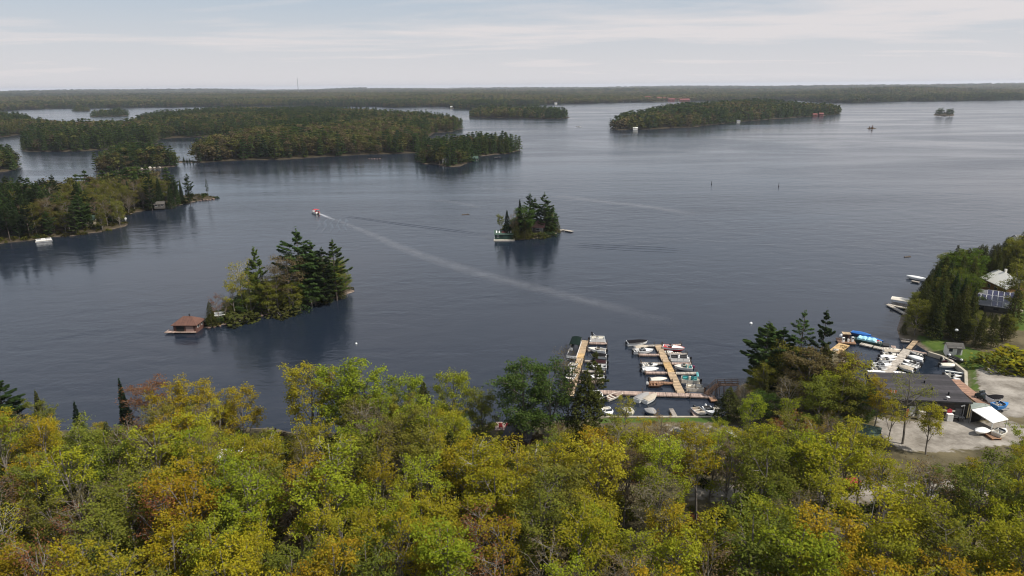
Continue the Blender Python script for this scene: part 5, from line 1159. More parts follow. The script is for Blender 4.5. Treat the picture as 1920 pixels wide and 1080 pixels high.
for (x0, y0, x1, y1, lab, kw) in [(1731, 667, 1706, 660.5, 'open grey skiff under the lawn bank', dict(hull=GREYB, deck=GREYC, bench=True, shield=False)), (1731, 675, 1702, 668, 'white covered boat with a grey edge right of the wide walkway', dict(cover=WHITE)), (1725, 685, 1694, 675.5, 'long white speedboat with a dark cockpit right of the wide walkway', dict(seat=SEATD, B=2.0)),
    (1719, 688.5, 1690, 680, 'narrow white hull behind the long white speedboat', dict(B=1.2, H=.5, motor=None, bench=True, shield=False)), (1713, 694.5, 1682, 686, 'boat under a grey beige cover right of the wide walkway', dict(cover=BEIGE, B=2.1)), (1698, 701, 1674, 697, 'white dinghy half hidden by the store roof', dict(bench=True, shield=False, motor=None, H=.5))]:
    kw.setdefault('B', 1.8); kw.setdefault('H', .7); rb((x0, y0), (x1, y1), label=lab, group=GB4, **kw)
for (x0, y0, x1, y1, lab, kw) in [(1767, 674.5, 1788, 677.5, 'maroon boat with a white foredeck under the curved seawall', dict(hull=mat('gelcoat_maroon', (.12, .02, .03), .4), B=1.8)), (1763, 684, 1797, 686, 'long white boat poking its bow over the curved seawall', dict(cover=CREAM)),
    (1771, 703, 1804, 706.5, 'cream motorboat below the white pole boom', dict(hull=CREAM, B=1.7)), (1772, 709, 1801, 712.5, 'bright white motorboat below the cream motorboat', dict(B=1.7)), (1776, 714.5, 1803, 718, 'pinkish white boat nearest the boardwalk', dict(hull=CREAM, cover=WHITE, B=1.7))]:
    kw.setdefault('B', 1.7); kw.setdefault('H', .65); rb((x0, y0), (x1, y1), label=lab, group=GB5, **kw)

# ------------------------------------------------------------------ buildings
ROOF_DK = planks('roof_dark', (0.042, 0.037, 0.040), 1.2, 'Y', .85, .4); WALL_DK = planks('siding_dark', (0.075, 0.068, 0.060), 4.0, 'Z', .85, .2); ROOF_BR = planks('roof_brown', (0.125, 0.058, 0.040), 3.0, 'X', .85, .15); WALL_BR = planks('siding_brown', (0.10, 0.045, 0.034), 4.0, 'Z', .85, .2)
ROOF_WH = mat('white_metal_roof', (.72, .70, .64), .5, noise=.06); ROOF_RED = mat('red_roof', (.17, .045, .040), .7, noise=.12, nscale=.5); WALL_WH = mat('white_wall', (.70, .68, .62), .8, noise=.06); WALL_CR = mat('cream_wall', (.56, .48, .34), .8); ROOF_GRN = mat('green_roof', (.05, .085, .065), .7); ROOF_PINK = mat('pinkish_shingle', (.30, .15, .13), .8, noise=.25); WALL_GRN = planks('green_siding', (.014, .045, .032), 3.0, 'Z'); ROOF_GRY = mat('grey_roof', (.15, .15, .16), .8, noise=.15); WALL_OR = mat('cedar_wall', (.36, .19, .07), .8, noise=.15)
WIN = mat('window_glass', (.02, .025, .03), .06, spec=.6); TRIM = mat('white_trim', (.72, .71, .68), .6); DOORM = mat('grey_door', (.20, .19, .18), .6); DARKIN = mat('dark_interior', (.012, .012, .012), .9)
def gable(name, label, x, y, z, L, W, h, rise, rz, wall, roof, cat='house', group=None, windows=(), doors=(), over=.35, hip=0.0, chimney=None, thick=.14, parts=True):
    """house: L along its own x, ridge along x; windows and doors on the four sides as (side, along, height, w, h)"""
    root = empty(name, (x, y, z), rz, label, cat, group)
    w = MB(); w.box((0, 0, h / 2 - .3), (L, W, h + .6))
    for sx in (-1, 1):
        if hip < .05: w.add([(sx * L / 2, -W / 2, h), (sx * L / 2, W / 2, h), (sx * L / 2, 0, h + rise - .02), (sx * (L / 2 - .1), -W / 2, h), (sx * (L / 2 - .1), W / 2, h), (sx * (L / 2 - .1), 0, h + rise - .02)], [(0, 1, 2), (5, 4, 3), (0, 2, 5, 3), (2, 1, 4, 5)])
    w.build('wall', wall, root)
    e = over; k = rise / (W / 2); zl = h - e * k
    r = MB(); a = L / 2 + e; b = W / 2 + e; rx = a - hip * (W / 2 + e)
    for dz in (0,):
        top = [(-a, -b, zl + thick), (a, -b, zl + thick), (a, b, zl + thick), (-a, b, zl + thick), (-rx, 0, h + rise + thick), (rx, 0, h + rise + thick)]
        bot = [(p[0], p[1], p[2] - thick) for p in top]
        r.add(top + bot, [(0, 1, 5, 4), (2, 3, 4, 5), (1, 2, 5), (3, 0, 4), (7, 6, 10, 11), (9, 8, 11, 10), (8, 7, 11), (6, 9, 10), (0, 6, 7, 1), (1, 7, 8, 2), (2, 8, 9, 3), (3, 9, 6, 0)] if hip > .05 else
              [(0, 1, 5, 4), (2, 3, 4, 5), (7, 6, 10, 11), (9, 8, 11, 10), (0, 6, 7, 1), (2, 8, 9, 3), (1, 7, 11, 5), (5, 11, 8, 2), (3, 9, 10, 4), (4, 10, 6, 0)])
    ro = r.build('roof', roof, root)
    def put(side, t, zc, ww, hh, nm, m):
        if side in 'fb': s = -1 if side == 'f' else 1; c = (t, s * (W / 2 + .02), zc); d = (ww, .08, hh); fr = (ww + .16, .05, hh + .16)
        else: s = -1 if side == 'l' else 1; c = (s * (L / 2 + .02), t, zc); d = (.08, ww, hh); fr = (.05, ww + .16, hh + .16)
        o = bx(nm, c, d, m, root)
        if parts: bx(nm + '_frame', c, fr, TRIM, o)
        return o
    for a_ in windows: put(*a_, 'window', WIN)
    for a_ in doors: put(*a_, 'door', DOORM)
    if chimney: bx('chimney', (chimney[0], chimney[1], h + rise + .3), (.6, .6, 1.6), chimney[2], ro)
    return root

def store():
    """the long dark marina store: one low roof plane falling towards the yard, sign, doors, clutter"""
    fl = P(1660, 746, 4.7); fr = P(1819, 753, 4.7); bl = P(1637, 705, 5.9); br = P(1771, 703, 5.9)
    ax = (fr - fl); ax.z = 0; rz = math.atan2(ax.y, ax.x); L = ax.length; ux = ax.normalized(); uy = Vector((-ux.y, ux.x, 0)); Dp = (br - fr).dot(uy)
    z0 = NEAR.zz(fl.x + 5, fl.y); root = empty('marina_store', (fl.x, fl.y, z0), rz, 'long dark roofed store at the marina with a pale lettered sign', 'store')
    h0, h1 = 4.7 - z0, 5.9 - z0
    r = MB(); n = 7
    for i in range(n):      # strips of roofing felt, each lapped over the next
        y0, y1 = Dp * i / n, Dp * (i + 1) / n + .06; za, zb = h0 + (h1 - h0) * i / n, h0 + (h1 - h0) * (i + 1) / n
        s = MB(); t = .16; s.add([(-.4, y0 - (.4 if i == 0 else 0), za), (L + .3, y0 - (.4 if i == 0 else 0), za), (L + .3, y1, zb + .02), (-.4, y1, zb + .02), (-.4, y0 - (.4 if i == 0 else 0), za - t), (L + .3, y0 - (.4 if i == 0 else 0), za - t), (L + .3, y1, zb - t), (-.4, y1, zb - t)], [(0, 1, 2, 3), (7, 6, 5, 4), (0, 4, 5, 1), (1, 5, 6, 2), (2, 6, 7, 3), (3, 7, 4, 0)])
        s.build('roof_strip', ROOF_DK, root)
    w = MB(); w.add([(0, .2, -.6), (L, .2, -.6), (L, Dp - .3, -.6), (0, Dp - .3, -.6), (0, .2, h0 - .15), (L, .2, h0 - .15), (L, Dp - .3, h1 - .2), (0, Dp - .3, h1 - .2)], [(0, 1, 5, 4), (1, 2, 6, 5), (2, 3, 7, 6), (3, 0, 4, 7), (4, 5, 6, 7)]); w.build('wall', WALL_DK, root)
    f = MB(); f.box((L / 2, -.42, h0 - .1), (L + .7, .06, .3)); f.build('fascia', mat('dark_trim', (.03, .03, .032), .6), root)
    for x, ww in ((1.5, 1.2), (3.6, 1.2)): o = bx('window', (x, .17, 1.7), (ww, .08, 1.1), WIN, root); bx('window_frame', (x, .18, 1.7), (ww + .2, .05, 1.3), TRIM, o)
    for x, ww, hh, m in ((5.4, 1.1, 2.1, TRIM), (13.9, 1.2, 2.1, DOORM)): o = bx('door', (x, .15, hh / 2), (ww, .1, hh), m, root); bx('handle', (x + ww * .35, .08, hh / 2), (.06, .08, .16), CHROME, o)
    bx('service_door', (11.2, .15, 1.5), (3.4, .08, 2.6), mat('brown_door', (.085, .062, .05), .8, noise=.2), root)
    s = bx('sign_board', (8.4, .08, 2.75), (4.6, .12, .62), mat('sign_green_black', (.03, .035, .03), .6), root)
    for i in range(11):     # pale lettering, too small in the photograph to be read
        hh = .34 if i % 3 else .42; b = MB(); b.box((6.75 + i * .33, .0, 2.75), (.07, .05, hh)); b.box((6.83 + i * .33, .0, 2.75 + (hh / 2 - .05) * (1 if i % 2 else -1)), (.2, .05, .08)); 
        if i % 3 != 1: b.box((6.9 + i * .33, .0, 2.75), (.06, .05, hh * .8))
        b.build('lettering', mat('cream_paint', (.62, .58, .46), .6), s)
    for x, y in ((12.6, 2.2), (9.8, 6.4), (10.2, 3.8)): b = MB(); zz = h0 + (h1 - h0) * y / Dp; b.tube((x, y, zz - .1), (x, y, zz + .55), .16, .16, 8); b.build('roof_vent', DARKIN, root)
    d = MB(); d.tube((11.6, .35, h0), (11.6, .35, h0 + .5), .04, .04, 6); d.ball((11.6, .25, h0 + .65), .34, 10, .35); d.build('satellite_dish', WHITE, root)
    lm = MB(); lm.box((14.3, -.25, 2.95), (.7, .3, .12), ry=-.4); lm.build('wall_lamp', TRIM, root)
    pp = MB(); pp.tube((14.75, .0, 0), (14.75, .0, 2.9), .05, .05, 6); pp.build('downpipe', TRIM, root)
    M = root.matrix_basis.copy(); Wp = lambda x, y, z: Vector((fl.x, fl.y, z0)) + ux * x + uy * y + Vector((0, 0, z))
    return Wp, rz, L, Dp, h0, h1
WP, SRZ, SL, SD, SH0, SH1 = store()
def at_store(x, y):
    p = WP(x, y, 0); return (p.x, p.y, NEAR.zz(p.x, p.y))
# flag, kayak, ice box, white unit, dark bins before the store
def flagpole():
    p = P(1661, 775, 1.0); t = empty('flag_pole', (p.x, p.y, 1.0), 0, 'small red and white flag on a pole at the left end of the store roof', 'flag')
    b = MB(); b.tube((0, 0, -.3), (0, 0, 5.2), .05, .04, 7); b.build('pole', CHROME, t)
    f = MB(); red = mat('flag_red', (.5, .02, .03), .7); f.add([(.05, 0, 4.5), (.5, .06, 4.4), (.5, .06, 5.0), (.05, 0, 5.1)], [(0, 1, 2, 3)]); f.add([(1.05, .02, 4.4), (1.5, .1, 4.3), (1.5, .1, 4.9), (1.05, .02, 5.0)], [(0, 1, 2, 3)]); o = f.build('flag_bar', red, t); o.modifiers.new('cloth', 'SOLIDIFY').thickness = .02
    f = MB(); f.add([(.5, .06, 4.4), (1.05, .02, 4.4), (1.05, .02, 5.0), (.5, .06, 5.0)], [(0, 1, 2, 3)]); o = f.build('flag_field', WHITE, t); o.modifiers.new('cloth', 'SOLIDIFY').thickness = .02
    f = MB(); f.prism([(.78 + .17 * math.cos(a) * k, .17 * math.sin(a) * k) for i in range(10) for a, k in [(math.pi / 2 + i * math.pi / 5, 1 if i % 2 == 0 else .5)]], -.02, .02); f.v = [(x, .028 - zz, 4.7 + yy) for x, yy, zz in f.v]; f.build('leaf_emblem', red, t)
flagpole()
def ice_box():
    x, y, z = at_store(11.9, -.9); t = empty('ice_freezer', (x, y, z), SRZ, 'white freezer box with a red figure board above it by the store wall', 'freezer')
    bx('body', (0, 0, .7), (1.1, .8, 1.4), TRIM, t, bevel=.04); bx('lid', (0, 0, 1.46), (1.14, .84, .1), WHITE, t)
    bx('board', (-.3, .35, 1.95), (2.6, .08, .34), mat('cream_paint', (.62, .58, .46), .6), t); b = MB(); b.box((0, .3, 1.95), (.9, .1, .6)); b.box((0, .28, 2.3), (.35, .1, .25)); b.build('red_panel', REDC, t)
ice_box()
def small_things():
    x, y, z = at_store(3.0, -2.4); t = empty('kayak', (x, y, z), 0, 'red and white kayak leaning upright by the dark forked tree', 'kayak')
    for nm, m, o in (('hull', REDB, 0), ('deck', WHITE, .1)):
        b = MB(); rr = []
        for k in range(7):
            q = k / 6; w = .33 * math.sin(math.pi * min(.97, max(.03, q))) ** .6; c = Vector((q * .5 + o * .3, o, .1 + q * 2.6)); rr.append([tuple(c + Vector((w * math.cos(a) , .16 * w * 3 * math.sin(a) * .5, 0))) for a in [i * math.pi / 4 for i in range(8)]])
        b.loft(rr); b.build(nm, m, t)
    x, y, z = at_store(6.6, -1.2); t = empty('white_cabinet', (x, y, z), SRZ, 'tall cream vending cabinet behind the small leafy maple', 'cabinet'); bx('body', (0, 0, .95), (1.2, .7, 1.9), CREAM, t, bevel=.05); bx('front_panel', (.1, -.37, 1.0), (.7, .04, 1.3), WALL_CR, t); bx('handle', (-.4, -.38, 1.0), (.06, .06, .5), CHROME, t)
    for k, (dx, lab, m) in enumerate(((13.0, 'dark gas grill at the right end of the store front', BLACKB), (14.0, 'grey work bench at the right corner of the store', DOORM))):
        x, y, z = at_store(dx, -1.0); t = empty(('grill', 'work_bench')[k], (x, y, z), SRZ, lab, ('grill', 'bench')[k]); bx('top', (0, 0, .85), (1.1, .6, .25), m, t, bevel=.04)
        for sx in (-1, 1):
            for sy in (-1, 1): bx('leg', (sx * .45, sy * .24, .36), (.07, .07, .74), m, t)
        if k == 0: bx('lid', (0, 0, 1.1), (.9, .5, .3), m, t, bevel=.08)
small_things()
def canopy():
    q = [P(1820, 767, 3.9), P(1856, 760, 3.9), P(1891, 786, 3.4), P(1862, 793, 3.4)]; c = sum((Vector((p.x, p.y, 0)) for p in q), Vector()) / 4; z0 = NEAR.zz(c.x, c.y)
    t = empty('open_shed', (c.x, c.y, z0), 0, 'open shed with a dazzling white sheet roof beside the store', 'shed')
    r = MB(); top = [(p.x - c.x, p.y - c.y, p.z - z0) for p in q]; r.add(top + [(a, b, z - .12) for a, b, z in top], [(3, 2, 1, 0), (4, 5, 6, 7), (0, 1, 5, 4), (1, 2, 6, 5), (2, 3, 7, 6), (3, 0, 4, 7)]); r.build('roof_sheet', WHITE, t)
    for a, b, z in top:
        k = .93; b_ = MB(); b_.tube((a * k, b * k, -.4), (a * k, b * k, z - .12), .11, .11, 8); b_.build('post', TRIM, t)
    for i, j in ((0, 1), (1, 2), (2, 3), (3, 0)):
        p, s = Vector(top[i]) * .93, Vector(top[j]) * .93; p.z = top[i][2] - .2; s.z = top[j][2] - .2; b_ = MB(); b_.tube(p, s, .07, .07, 5); b_.build('beam', TRIM, t)
    w = MB(); a, b = Vector(top[0]), Vector(top[1]); d = b - a; w.box(((a.x + b.x) / 2, (a.y + b.y) / 2, 1.4), (d.length * .92, .1, 2.9), rz=math.atan2(d.y, d.x)); w.build('back_wall', DARKIN, t)
    q = [P(1819, 754.5, 4.4), P(1848, 757, 4.4), P(1857, 760.5, 4.0), P(1821, 767, 4.0)]; t2 = empty('lean_to', (c.x, c.y, z0), 0, 'grey green lean to roof joining the store and the white shed', 'shed'); r = MB(); top = [(p.x - c.x, p.y - c.y, p.z - z0 + .05) for p in q]
    r.add(top + [(a, b, z - .12) for a, b, z in top], [(3, 2, 1, 0), (4, 5, 6, 7), (0, 1, 5, 4), (1, 2, 6, 5), (2, 3, 7, 6), (3, 0, 4, 7)]); r.build('roof_sheet', mat('grey_green_sheet', (.22, .25, .22), .6), t2)
    for a, b, z in top: b_ = MB(); b_.tube((a * .96, b * .96, -.4), (a * .96, b * .96, z - .1), .09, .09, 6); b_.build('post', DOORM, t2)
canopy()

# ---- vehicles
def vehicle(x, y, z, rz, L, W, body, label, kind='car', pickup=False, stripe=None):
    root = empty('parked_' + kind, (x, y, z), rz, label, kind); H1 = .95 if not pickup else 1.05
    prof = [(-L / 2, .38), (-L / 2, H1 - .1), (-L / 2 + .12, H1), (L / 2 - .9, H1), (L / 2 - .12, H1 - .16), (L / 2, H1 - .35), (L / 2, .38)]
    b = MB(); rr = [[(px, -W / 2 * (1 if zz < H1 - .2 else .95) * sgn, zz) for px, zz in prof] for sgn in (1, -1)]; n = len(prof); b.add(rr[0] + rr[1], [tuple(range(n)), tuple(reversed(range(n, 2 * n)))] + [((i + 1) % n, i, n + i, n + (i + 1) % n) for i in range(n)]); b.build('body', body, root, bevel=.06)
    c0, c1 = (-.3, L / 2 - 1.0) if pickup else (-L / 2 + .25, L / 2 - 1.25); zt = 1.75 if pickup else 1.55
    g = MB(); g.add([(c0, -W * .45, H1 - .01), (c1, -W * .45, H1 - .01), (c1, W * .45, H1 - .01), (c0, W * .45, H1 - .01), (c0 + .2, -W * .37, zt), (c1 - .65, -W * .37, zt), (c1 - .65, W * .37, zt), (c0 + .2, W * .37, zt)], [(0, 1, 5, 4), (1, 2, 6, 5), (2, 3, 7, 6), (3, 0, 4, 7), (4, 5, 6, 7)]); g.build('window_band', WIN, root)
    r = MB(); r.box(((c0 + c1 - .45) / 2, 0, zt + .03), (c1 - c0 - .8, W * .74, .07)); r.build('roof', stripe or body, root, bevel=.03)
    if pickup: bx('cargo_bed', (-L / 2 + 1.0, 0, H1 + .02), (1.5, W * .8, .06), DARKIN, root)
    for sx in (-1, 1):
        for sy in (-1, 1):
            w = MB(); w.tube((sx * L * .31, sy * (W / 2 - .16), .33), (sx * L * .31, sy * (W / 2 + .02), .33), .33, .33, 12); o = w.build('wheel', RUBBER, root); q = MB(); q.tube((sx * L * .31, sy * (W / 2 + .02), .33), (sx * L * .31, sy * (W / 2 + .03), .33), .19, .19, 10); q.build('rim', CHROME, o)
    for sy in (-1, 1): bx('headlight', (L / 2 + .01, sy * W * .36, .68), (.05, .3, .14), TRIM, root); bx('tail_light', (-L / 2 - .01, sy * W * .4, .72), (.05, .2, .18), REDB, root)
    return root
def veh(pa, pb, **k):
    a, b = G(*pa), G(*pb); c = (a + b) / 2; return vehicle(c.x, c.y, NEAR.zz(c.x, c.y), math.atan2(b.y - a.y, b.x - a.x), (b - a).length, 1.85, **k)
veh((1259, 822), (1292, 820), body=mat('dark_green_car', (.02, .03, .026), .25, noise=.04), label='dark car parked at the edge of the lawn behind thin branches')
veh((1358, 822), (1378, 821), body=mat('white_car', (.6, .6, .58), .25, noise=.04), label='small white car half hidden behind the thin trees')
veh((1832, 744), (1851, 753), body=mat('dark_green_car', (.02, .03, .026), .25), label='dark pickup parked beside the reddish boardwalk', kind='pickup', pickup=True)
veh((1440, 742), (1476, 741), body=mat('black_car', (.015, .015, .017), .25), label='black pickup in the shade behind the bright lime maples', kind='pickup', pickup=True)
def trailer_boat(s, b, **k): 
    a, c = G(*s), G(*b); r = runabout((c - a).length, **k); m = (a + c) / 2; r.location = (m.x, m.y, NEAR.zz(m.x, m.y) + .55); r.rotation_euler = (0, 0, math.atan2(c.y - a.y, c.x - a.x)); 
    t = empty('boat_trailer', (m.x, m.y, NEAR.zz(m.x, m.y)), r.rotation_euler.z, 'grey trailer under the ' + k['label'], 'trailer'); L = (c - a).length
    for sy in (-1, 1):
        bx('rail', (0, sy * .5, .22), (L * .9, .08, .1), CHROME, t); w = MB(); w.tube((-L * .15, sy * .75, .25), (-L * .15, sy * .95, .25), .27, .27, 10); w.build('wheel', RUBBER, t)
    bx('tongue', (L * .55, 0, .22), (L * .3, .1, .1), CHROME, t); return r
trailer_boat((1853, 757), (1879, 755), label='white boat with a black cover on a trailer', cover=BLACKC, motor=None)
trailer_boat((1862, 771), (1888, 767), label='bright blue boat on a trailer beside the upper lot', hull=BLUEC, deck=BLUEC, seat=SEATM, motor=None)
def ground_boat(s, b, dz=.3, **k): a, c = G(*s), G(*b); r = runabout((c - a).length, **k); m = (a + c) / 2; r.location = (m.x, m.y, NEAR.zz(m.x, m.y) + dz); r.rotation_euler = (0, 0, math.atan2(c.y - a.y, c.x - a.x)); return r
ground_boat((1849, 812), (1827, 817), label='white covered dinghy lying on the gravel in front of the white shed', cover=WHITE, motor=None, B=1.9, H=.6)
ground_boat((1866, 822), (1884, 814), label='cream boat on the gravel under the branches right of the shed', hull=CREAM, motor=None, B=2.0)
def raft():
    a, b = G(1847, 812), G(1869, 826); t = empty('stored_raft', ((a.x + b.x) / 2, (a.y + b.y) / 2, NEAR.zz(a.x, a.y)), math.atan2(b.y - a.y, b.x - a.x), 'brown wooden raft stored on the gravel between the two white boats', 'raft'); L = (b - a).length
    for i in range(10): bx('plank', (-L / 2 + (i + .5) * L / 10, 0, .5), (L / 10 - .04, 1.8, .08), D_BROWN, t)
    for sy in (-1, 1): bx('float', (0, sy * .7, .25), (L * .95, .35, .4), WOODB, t)
raft()
# ---- fuel dock: barge under tarps, pump hut, tanks
def barge():
    a, b = P(1597, 634, .5), P(1653, 645, .5); c = (a + b) / 2; rz = math.atan2(b.y - a.y, b.x - a.x); L = (b - a).length; t = empty('tarped_barge', (c.x, c.y, 0), rz, 'dark green barge with its load under two pale cyan tarps', 'barge')
    bx('hull', (0, 0, .25), (L, 3.0, .7), mat('barge_green', (.012, .04, .034), .6), t, bevel=.1); bx('bulwark', (0, -1.45, .75), (L, .12, .35), mat('barge_green', (.012, .04, .034), .6), t)
    for i in range(2):
        rr = []; x0 = -L * .30 + i * L * .32; Lx = L * .30
        for k in range(7):
            x = x0 + Lx * k / 6; hh = .95 + .1 * math.sin(k * 1.7 + i) - (.25 if k in (0, 6) else 0); rr.append([(x, -1.25, .62), (x, -1.1, .6 + hh * .75), (x, -.4, .6 + hh), (x, .4, .62 + hh), (x, 1.1, .6 + hh * .75), (x, 1.25, .62)])
        m = MB(); m.loft(rr, closed=False); m.build('tarp', CYANT, t)
    for i, (x, y) in enumerate(((L * .36, .6), (L * .40, -.5), (L * .44, .2))): bx('crate', (x, y, .85), (.6, .5, .5), (REDC, GREYC, BEIGE)[i], t)
    q = MB(); q.ball((L * .33, -.9, .95), .28, 8); q.build('white_drum', WHITE, t)
barge()
moor(runabout(5.0, cover=BLUET, hull=NAVY, label='boat under a bright blue tarp behind the barge', motor=None, B=2.0), (1604, 625), (1626, 630))
moor(runabout(5.5, cover=BLUET, hull=NAVY, label='low dark blue covered boat behind the right half of the barge', motor=None, B=1.8, H=.5), (1625, 632), (1648, 638))
def fuel_dock():
    a = P(1586, 639, .5); t = empty('fuel_hut', (a.x, a.y, 0), -.25, 'small brown pump hut with a flat tan roof on the fuel dock', 'hut')
    bx('platform', (0, 0, .4), (4.2, 3.6, .25), D_BROWN, t); bx('wall', (0, .5, 1.4), (1.5, 1.3, 1.8), WALL_BR, t); bx('roof', (0, .5, 2.38), (2.0, 1.8, .14), D_TAN, t); bx('door', (0, -.17, 1.3), (.7, .06, 1.5), DARKIN, t)
    for k, (dx, dy, m, lab) in enumerate(((-1.2, -1.0, WHITE, 'left white fuel pump on the fuel dock'), (1.3, -.7, TRIM, 'right white fuel pump on the fuel dock'))):
        o = empty('fuel_pump', (a.x + dx, a.y + dy, .53), 0, lab, 'pump'); bx('body', (0, 0, .65), (.6, .45, 1.3), m, o, bevel=.04); bx('display', (0, -.24, .95), (.4, .03, .35), DARKIN, o); bx('hose', (.34, 0, .7), (.06, .1, .7), RUBBER, o)
    p = P(1579, 630, .4); o = empty('mooring_tank', (p.x, p.y, 0), 0, 'round white tank floating off the fuel dock', 'tank'); b = MB(); b.ball((0, 0, .35), .75, 12, .9); b.build('tank', WHITE, o); b = MB(); b.tube((0, 0, .9), (0, 0, 1.3), .12, .12, 8); b.build('valve', CHROME, o)
    for i, (px, py) in enumerate(((1590, 641), (1597, 640))):
        p = P(px, py, .5); o = empty('jerry_drum', (p.x, p.y, .55), 0, 'small white drum at the edge of the fuel dock', 'drum', 'white drums on the fuel dock'); b = MB(); b.tube((0, 0, 0), (0, 0, .7), .25, .25, 10); b.build('barrel', WHITE, o); b = MB(); b.tube((0, 0, .7), (0, 0, .76), .2, .2, 10); b.build('lid', TRIM, o)
fuel_dock()
# ---- headland houses, lifts, trailer
def house_ridge(name, label, A, B, z, hw_, drop, wall, roof, **k):
    """house found from the two ends of its ridge"""
    a, b = P(*A, z), P(*B, z); c = (a + b) / 2; d = b - a; g = NEAR.zz(c.x, c.y); rise = drop; h = max(1.8, z - g - rise); return gable(name, label, c.x, c.y, g, d.length - .7, hw_ * 2, h, rise, math.atan2(d.y, d.x), wall, roof, **k)
house_ridge('lake_house', 'long house with a bright white metal roof on the headland', (1869, 505), (1921, 527), 7.0, 4.4, 2.6, WALL_OR, ROOF_WH, windows=[('f', -2, 1.6, 1.2, 1.1), ('f', 1.5, 1.6, 1.4, 1.1), ('r', 0, 1.6, 1.2, 1.2), ('r', 2.2, 1.6, .9, 1.2)], doors=[('r', -2, 1.1, 1, 2)], chimney=(-3, .3, WALL_WH))
house_ridge('pale_house', 'pale house gable above the trees at the right edge of the lake', (1902, 441), (1940, 439), 7, 3, 2.4, WALL_WH, ROOF_GRY, windows=[('f', -2, 2.4, 1.4, 1.2), ('l', 0, 2.4, 1.2, 1.2)])
def solar_house():
    A, B = P(1853, 544, 5.2), P(1891, 549, 5.2); C = P(1876, 577, 3.2); ux = (B - A); L = ux.length + 1.0; rz = math.atan2(ux.y, ux.x); ux.normalize(); uy = Vector((-ux.y, ux.x, 0)); W = abs((C - A).dot(uy)); g = NEAR.zz(C.x, C.y)
    t = empty('solar_house', (A.x, A.y, g), rz, 'grey roofed house carrying a field of solar panels', 'house')
    h1, h0 = 5.2 - g, 3.2 - g; w = MB(); w.add([(-.3, -W + .3, -.5), (L - .6, -W + .3, -.5), (L - .6, 3, -.5), (-.3, 3, -.5), (-.3, -W + .3, h0), (L - .6, -W + .3, h0), (L - .6, 3, h1 - .5), (-.3, 3, h1 - .5)], [(0, 1, 5, 4), (1, 2, 6, 5), (2, 3, 7, 6), (3, 0, 4, 7)]); w.build('wall', WALL_DK, t)
    r = MB(); x0 = -5.0; pts = [(x0, -W, h0), (L, -W, h0), (L, 0, h1), (x0 + 2, 0, h1), (x0 + 2, 4, h0 + .3), (L, 4, h0 + .3)]; r.add(pts + [(a, b, c - .15) for a, b, c in pts], [(0, 1, 2, 3), (3, 2, 5, 4), (9, 8, 7, 6), (10, 11, 8, 9), (0, 6, 7, 1), (1, 7, 8, 2), (2, 8, 11, 5), (5, 11, 10, 4), (4, 10, 9, 3), (3, 9, 6, 0)]); r.build('roof', ROOF_GRY, t)
    PAN = mat('solar_cells', (.018, .016, .05), .15, noise=.05); sl = (h1 - h0) / W; tilt = math.atan(sl); pw, ph = 1.25, W / 3 - .15
    def pan(c, rr):
        x = -3.6 + c * (pw + .12); y = -W / 6 - rr * W / 3; z = h1 + y * sl + .12
        o = bx('solar_panel', (x, y, z), (pw, ph, .06), PAN, t, rx=tilt)
        for dx in (-pw / 2, pw / 2): bx('panel_frame', (x + dx, y, z + .01), (.055, ph, .08), TRIM, o, rx=tilt)
        for dy in (-ph / 2, ph / 2): bx('panel_frame', (x, y + dy, z + dy * sl + .01), (pw, .055, .08), TRIM, o, rx=tilt)
    for c in range(3, 8): pan(c, 0)
    for c in range(0, 7): pan(c, 1)
    for c in range(4, 7): pan(c, 2)
    for x in (-2, 1.5): bx('window', (x + 1, -W + .26, 1.2), (1.2, .08, 1), WIN, t)
    bx('white_hatch', (L - 1.2, -W + 1.0, h0 + .75), (1.0, .8, .7), TRIM, t)
solar_house()
wall_along([G(1872, 577) + Vector((0, 0, 0)), G(1917, 586)], .7, NEAR.zz(*G(1895, 582).xy) - .5, NEAR.zz(*G(1895, 582).xy) + .7, 'garden_wall', 'pale stone garden wall below the upper lawn', CONC, 'wall')
def lift():
    a, b = P(1671, 563, 1.2), P(1704, 568, 1.2); c = (a + b) / 2; t = empty('boat_lift', (c.x, c.y, 0), math.atan2(b.y - a.y, b.x - a.x), 'white covered boat lift standing off the headland', 'boat lift'); L = (b - a).length
    r = MB(); rr = [[(x, -1.5, 1.9), (x, -.8, 2.25), (x, .8, 2.25), (x, 1.5, 1.9)] for x in (-L / 2, L / 2)]; r.loft(rr, closed=False, cap0=False, cap1=False); o = r.build('cover', CREAM, t); o.modifiers.new('cloth', 'SOLIDIFY').thickness = .06
    for x in (-L / 2 + .2, L / 2 - .2):
        for y in (-1.4, 1.4): b_ = MB(); b_.tube((x, y, -1), (x, y, 1.95), .06, .06, 6); b_.build('post', CHROME, t)
    bx('cradle', (0, 0, .45), (L * .9, 2.4, .14), D_GREY, t)
lift()
moor(runabout(6, label='small white boat off the upper headland dock', cover=WHITE, B=2), (1726, 523), (1708, 520))
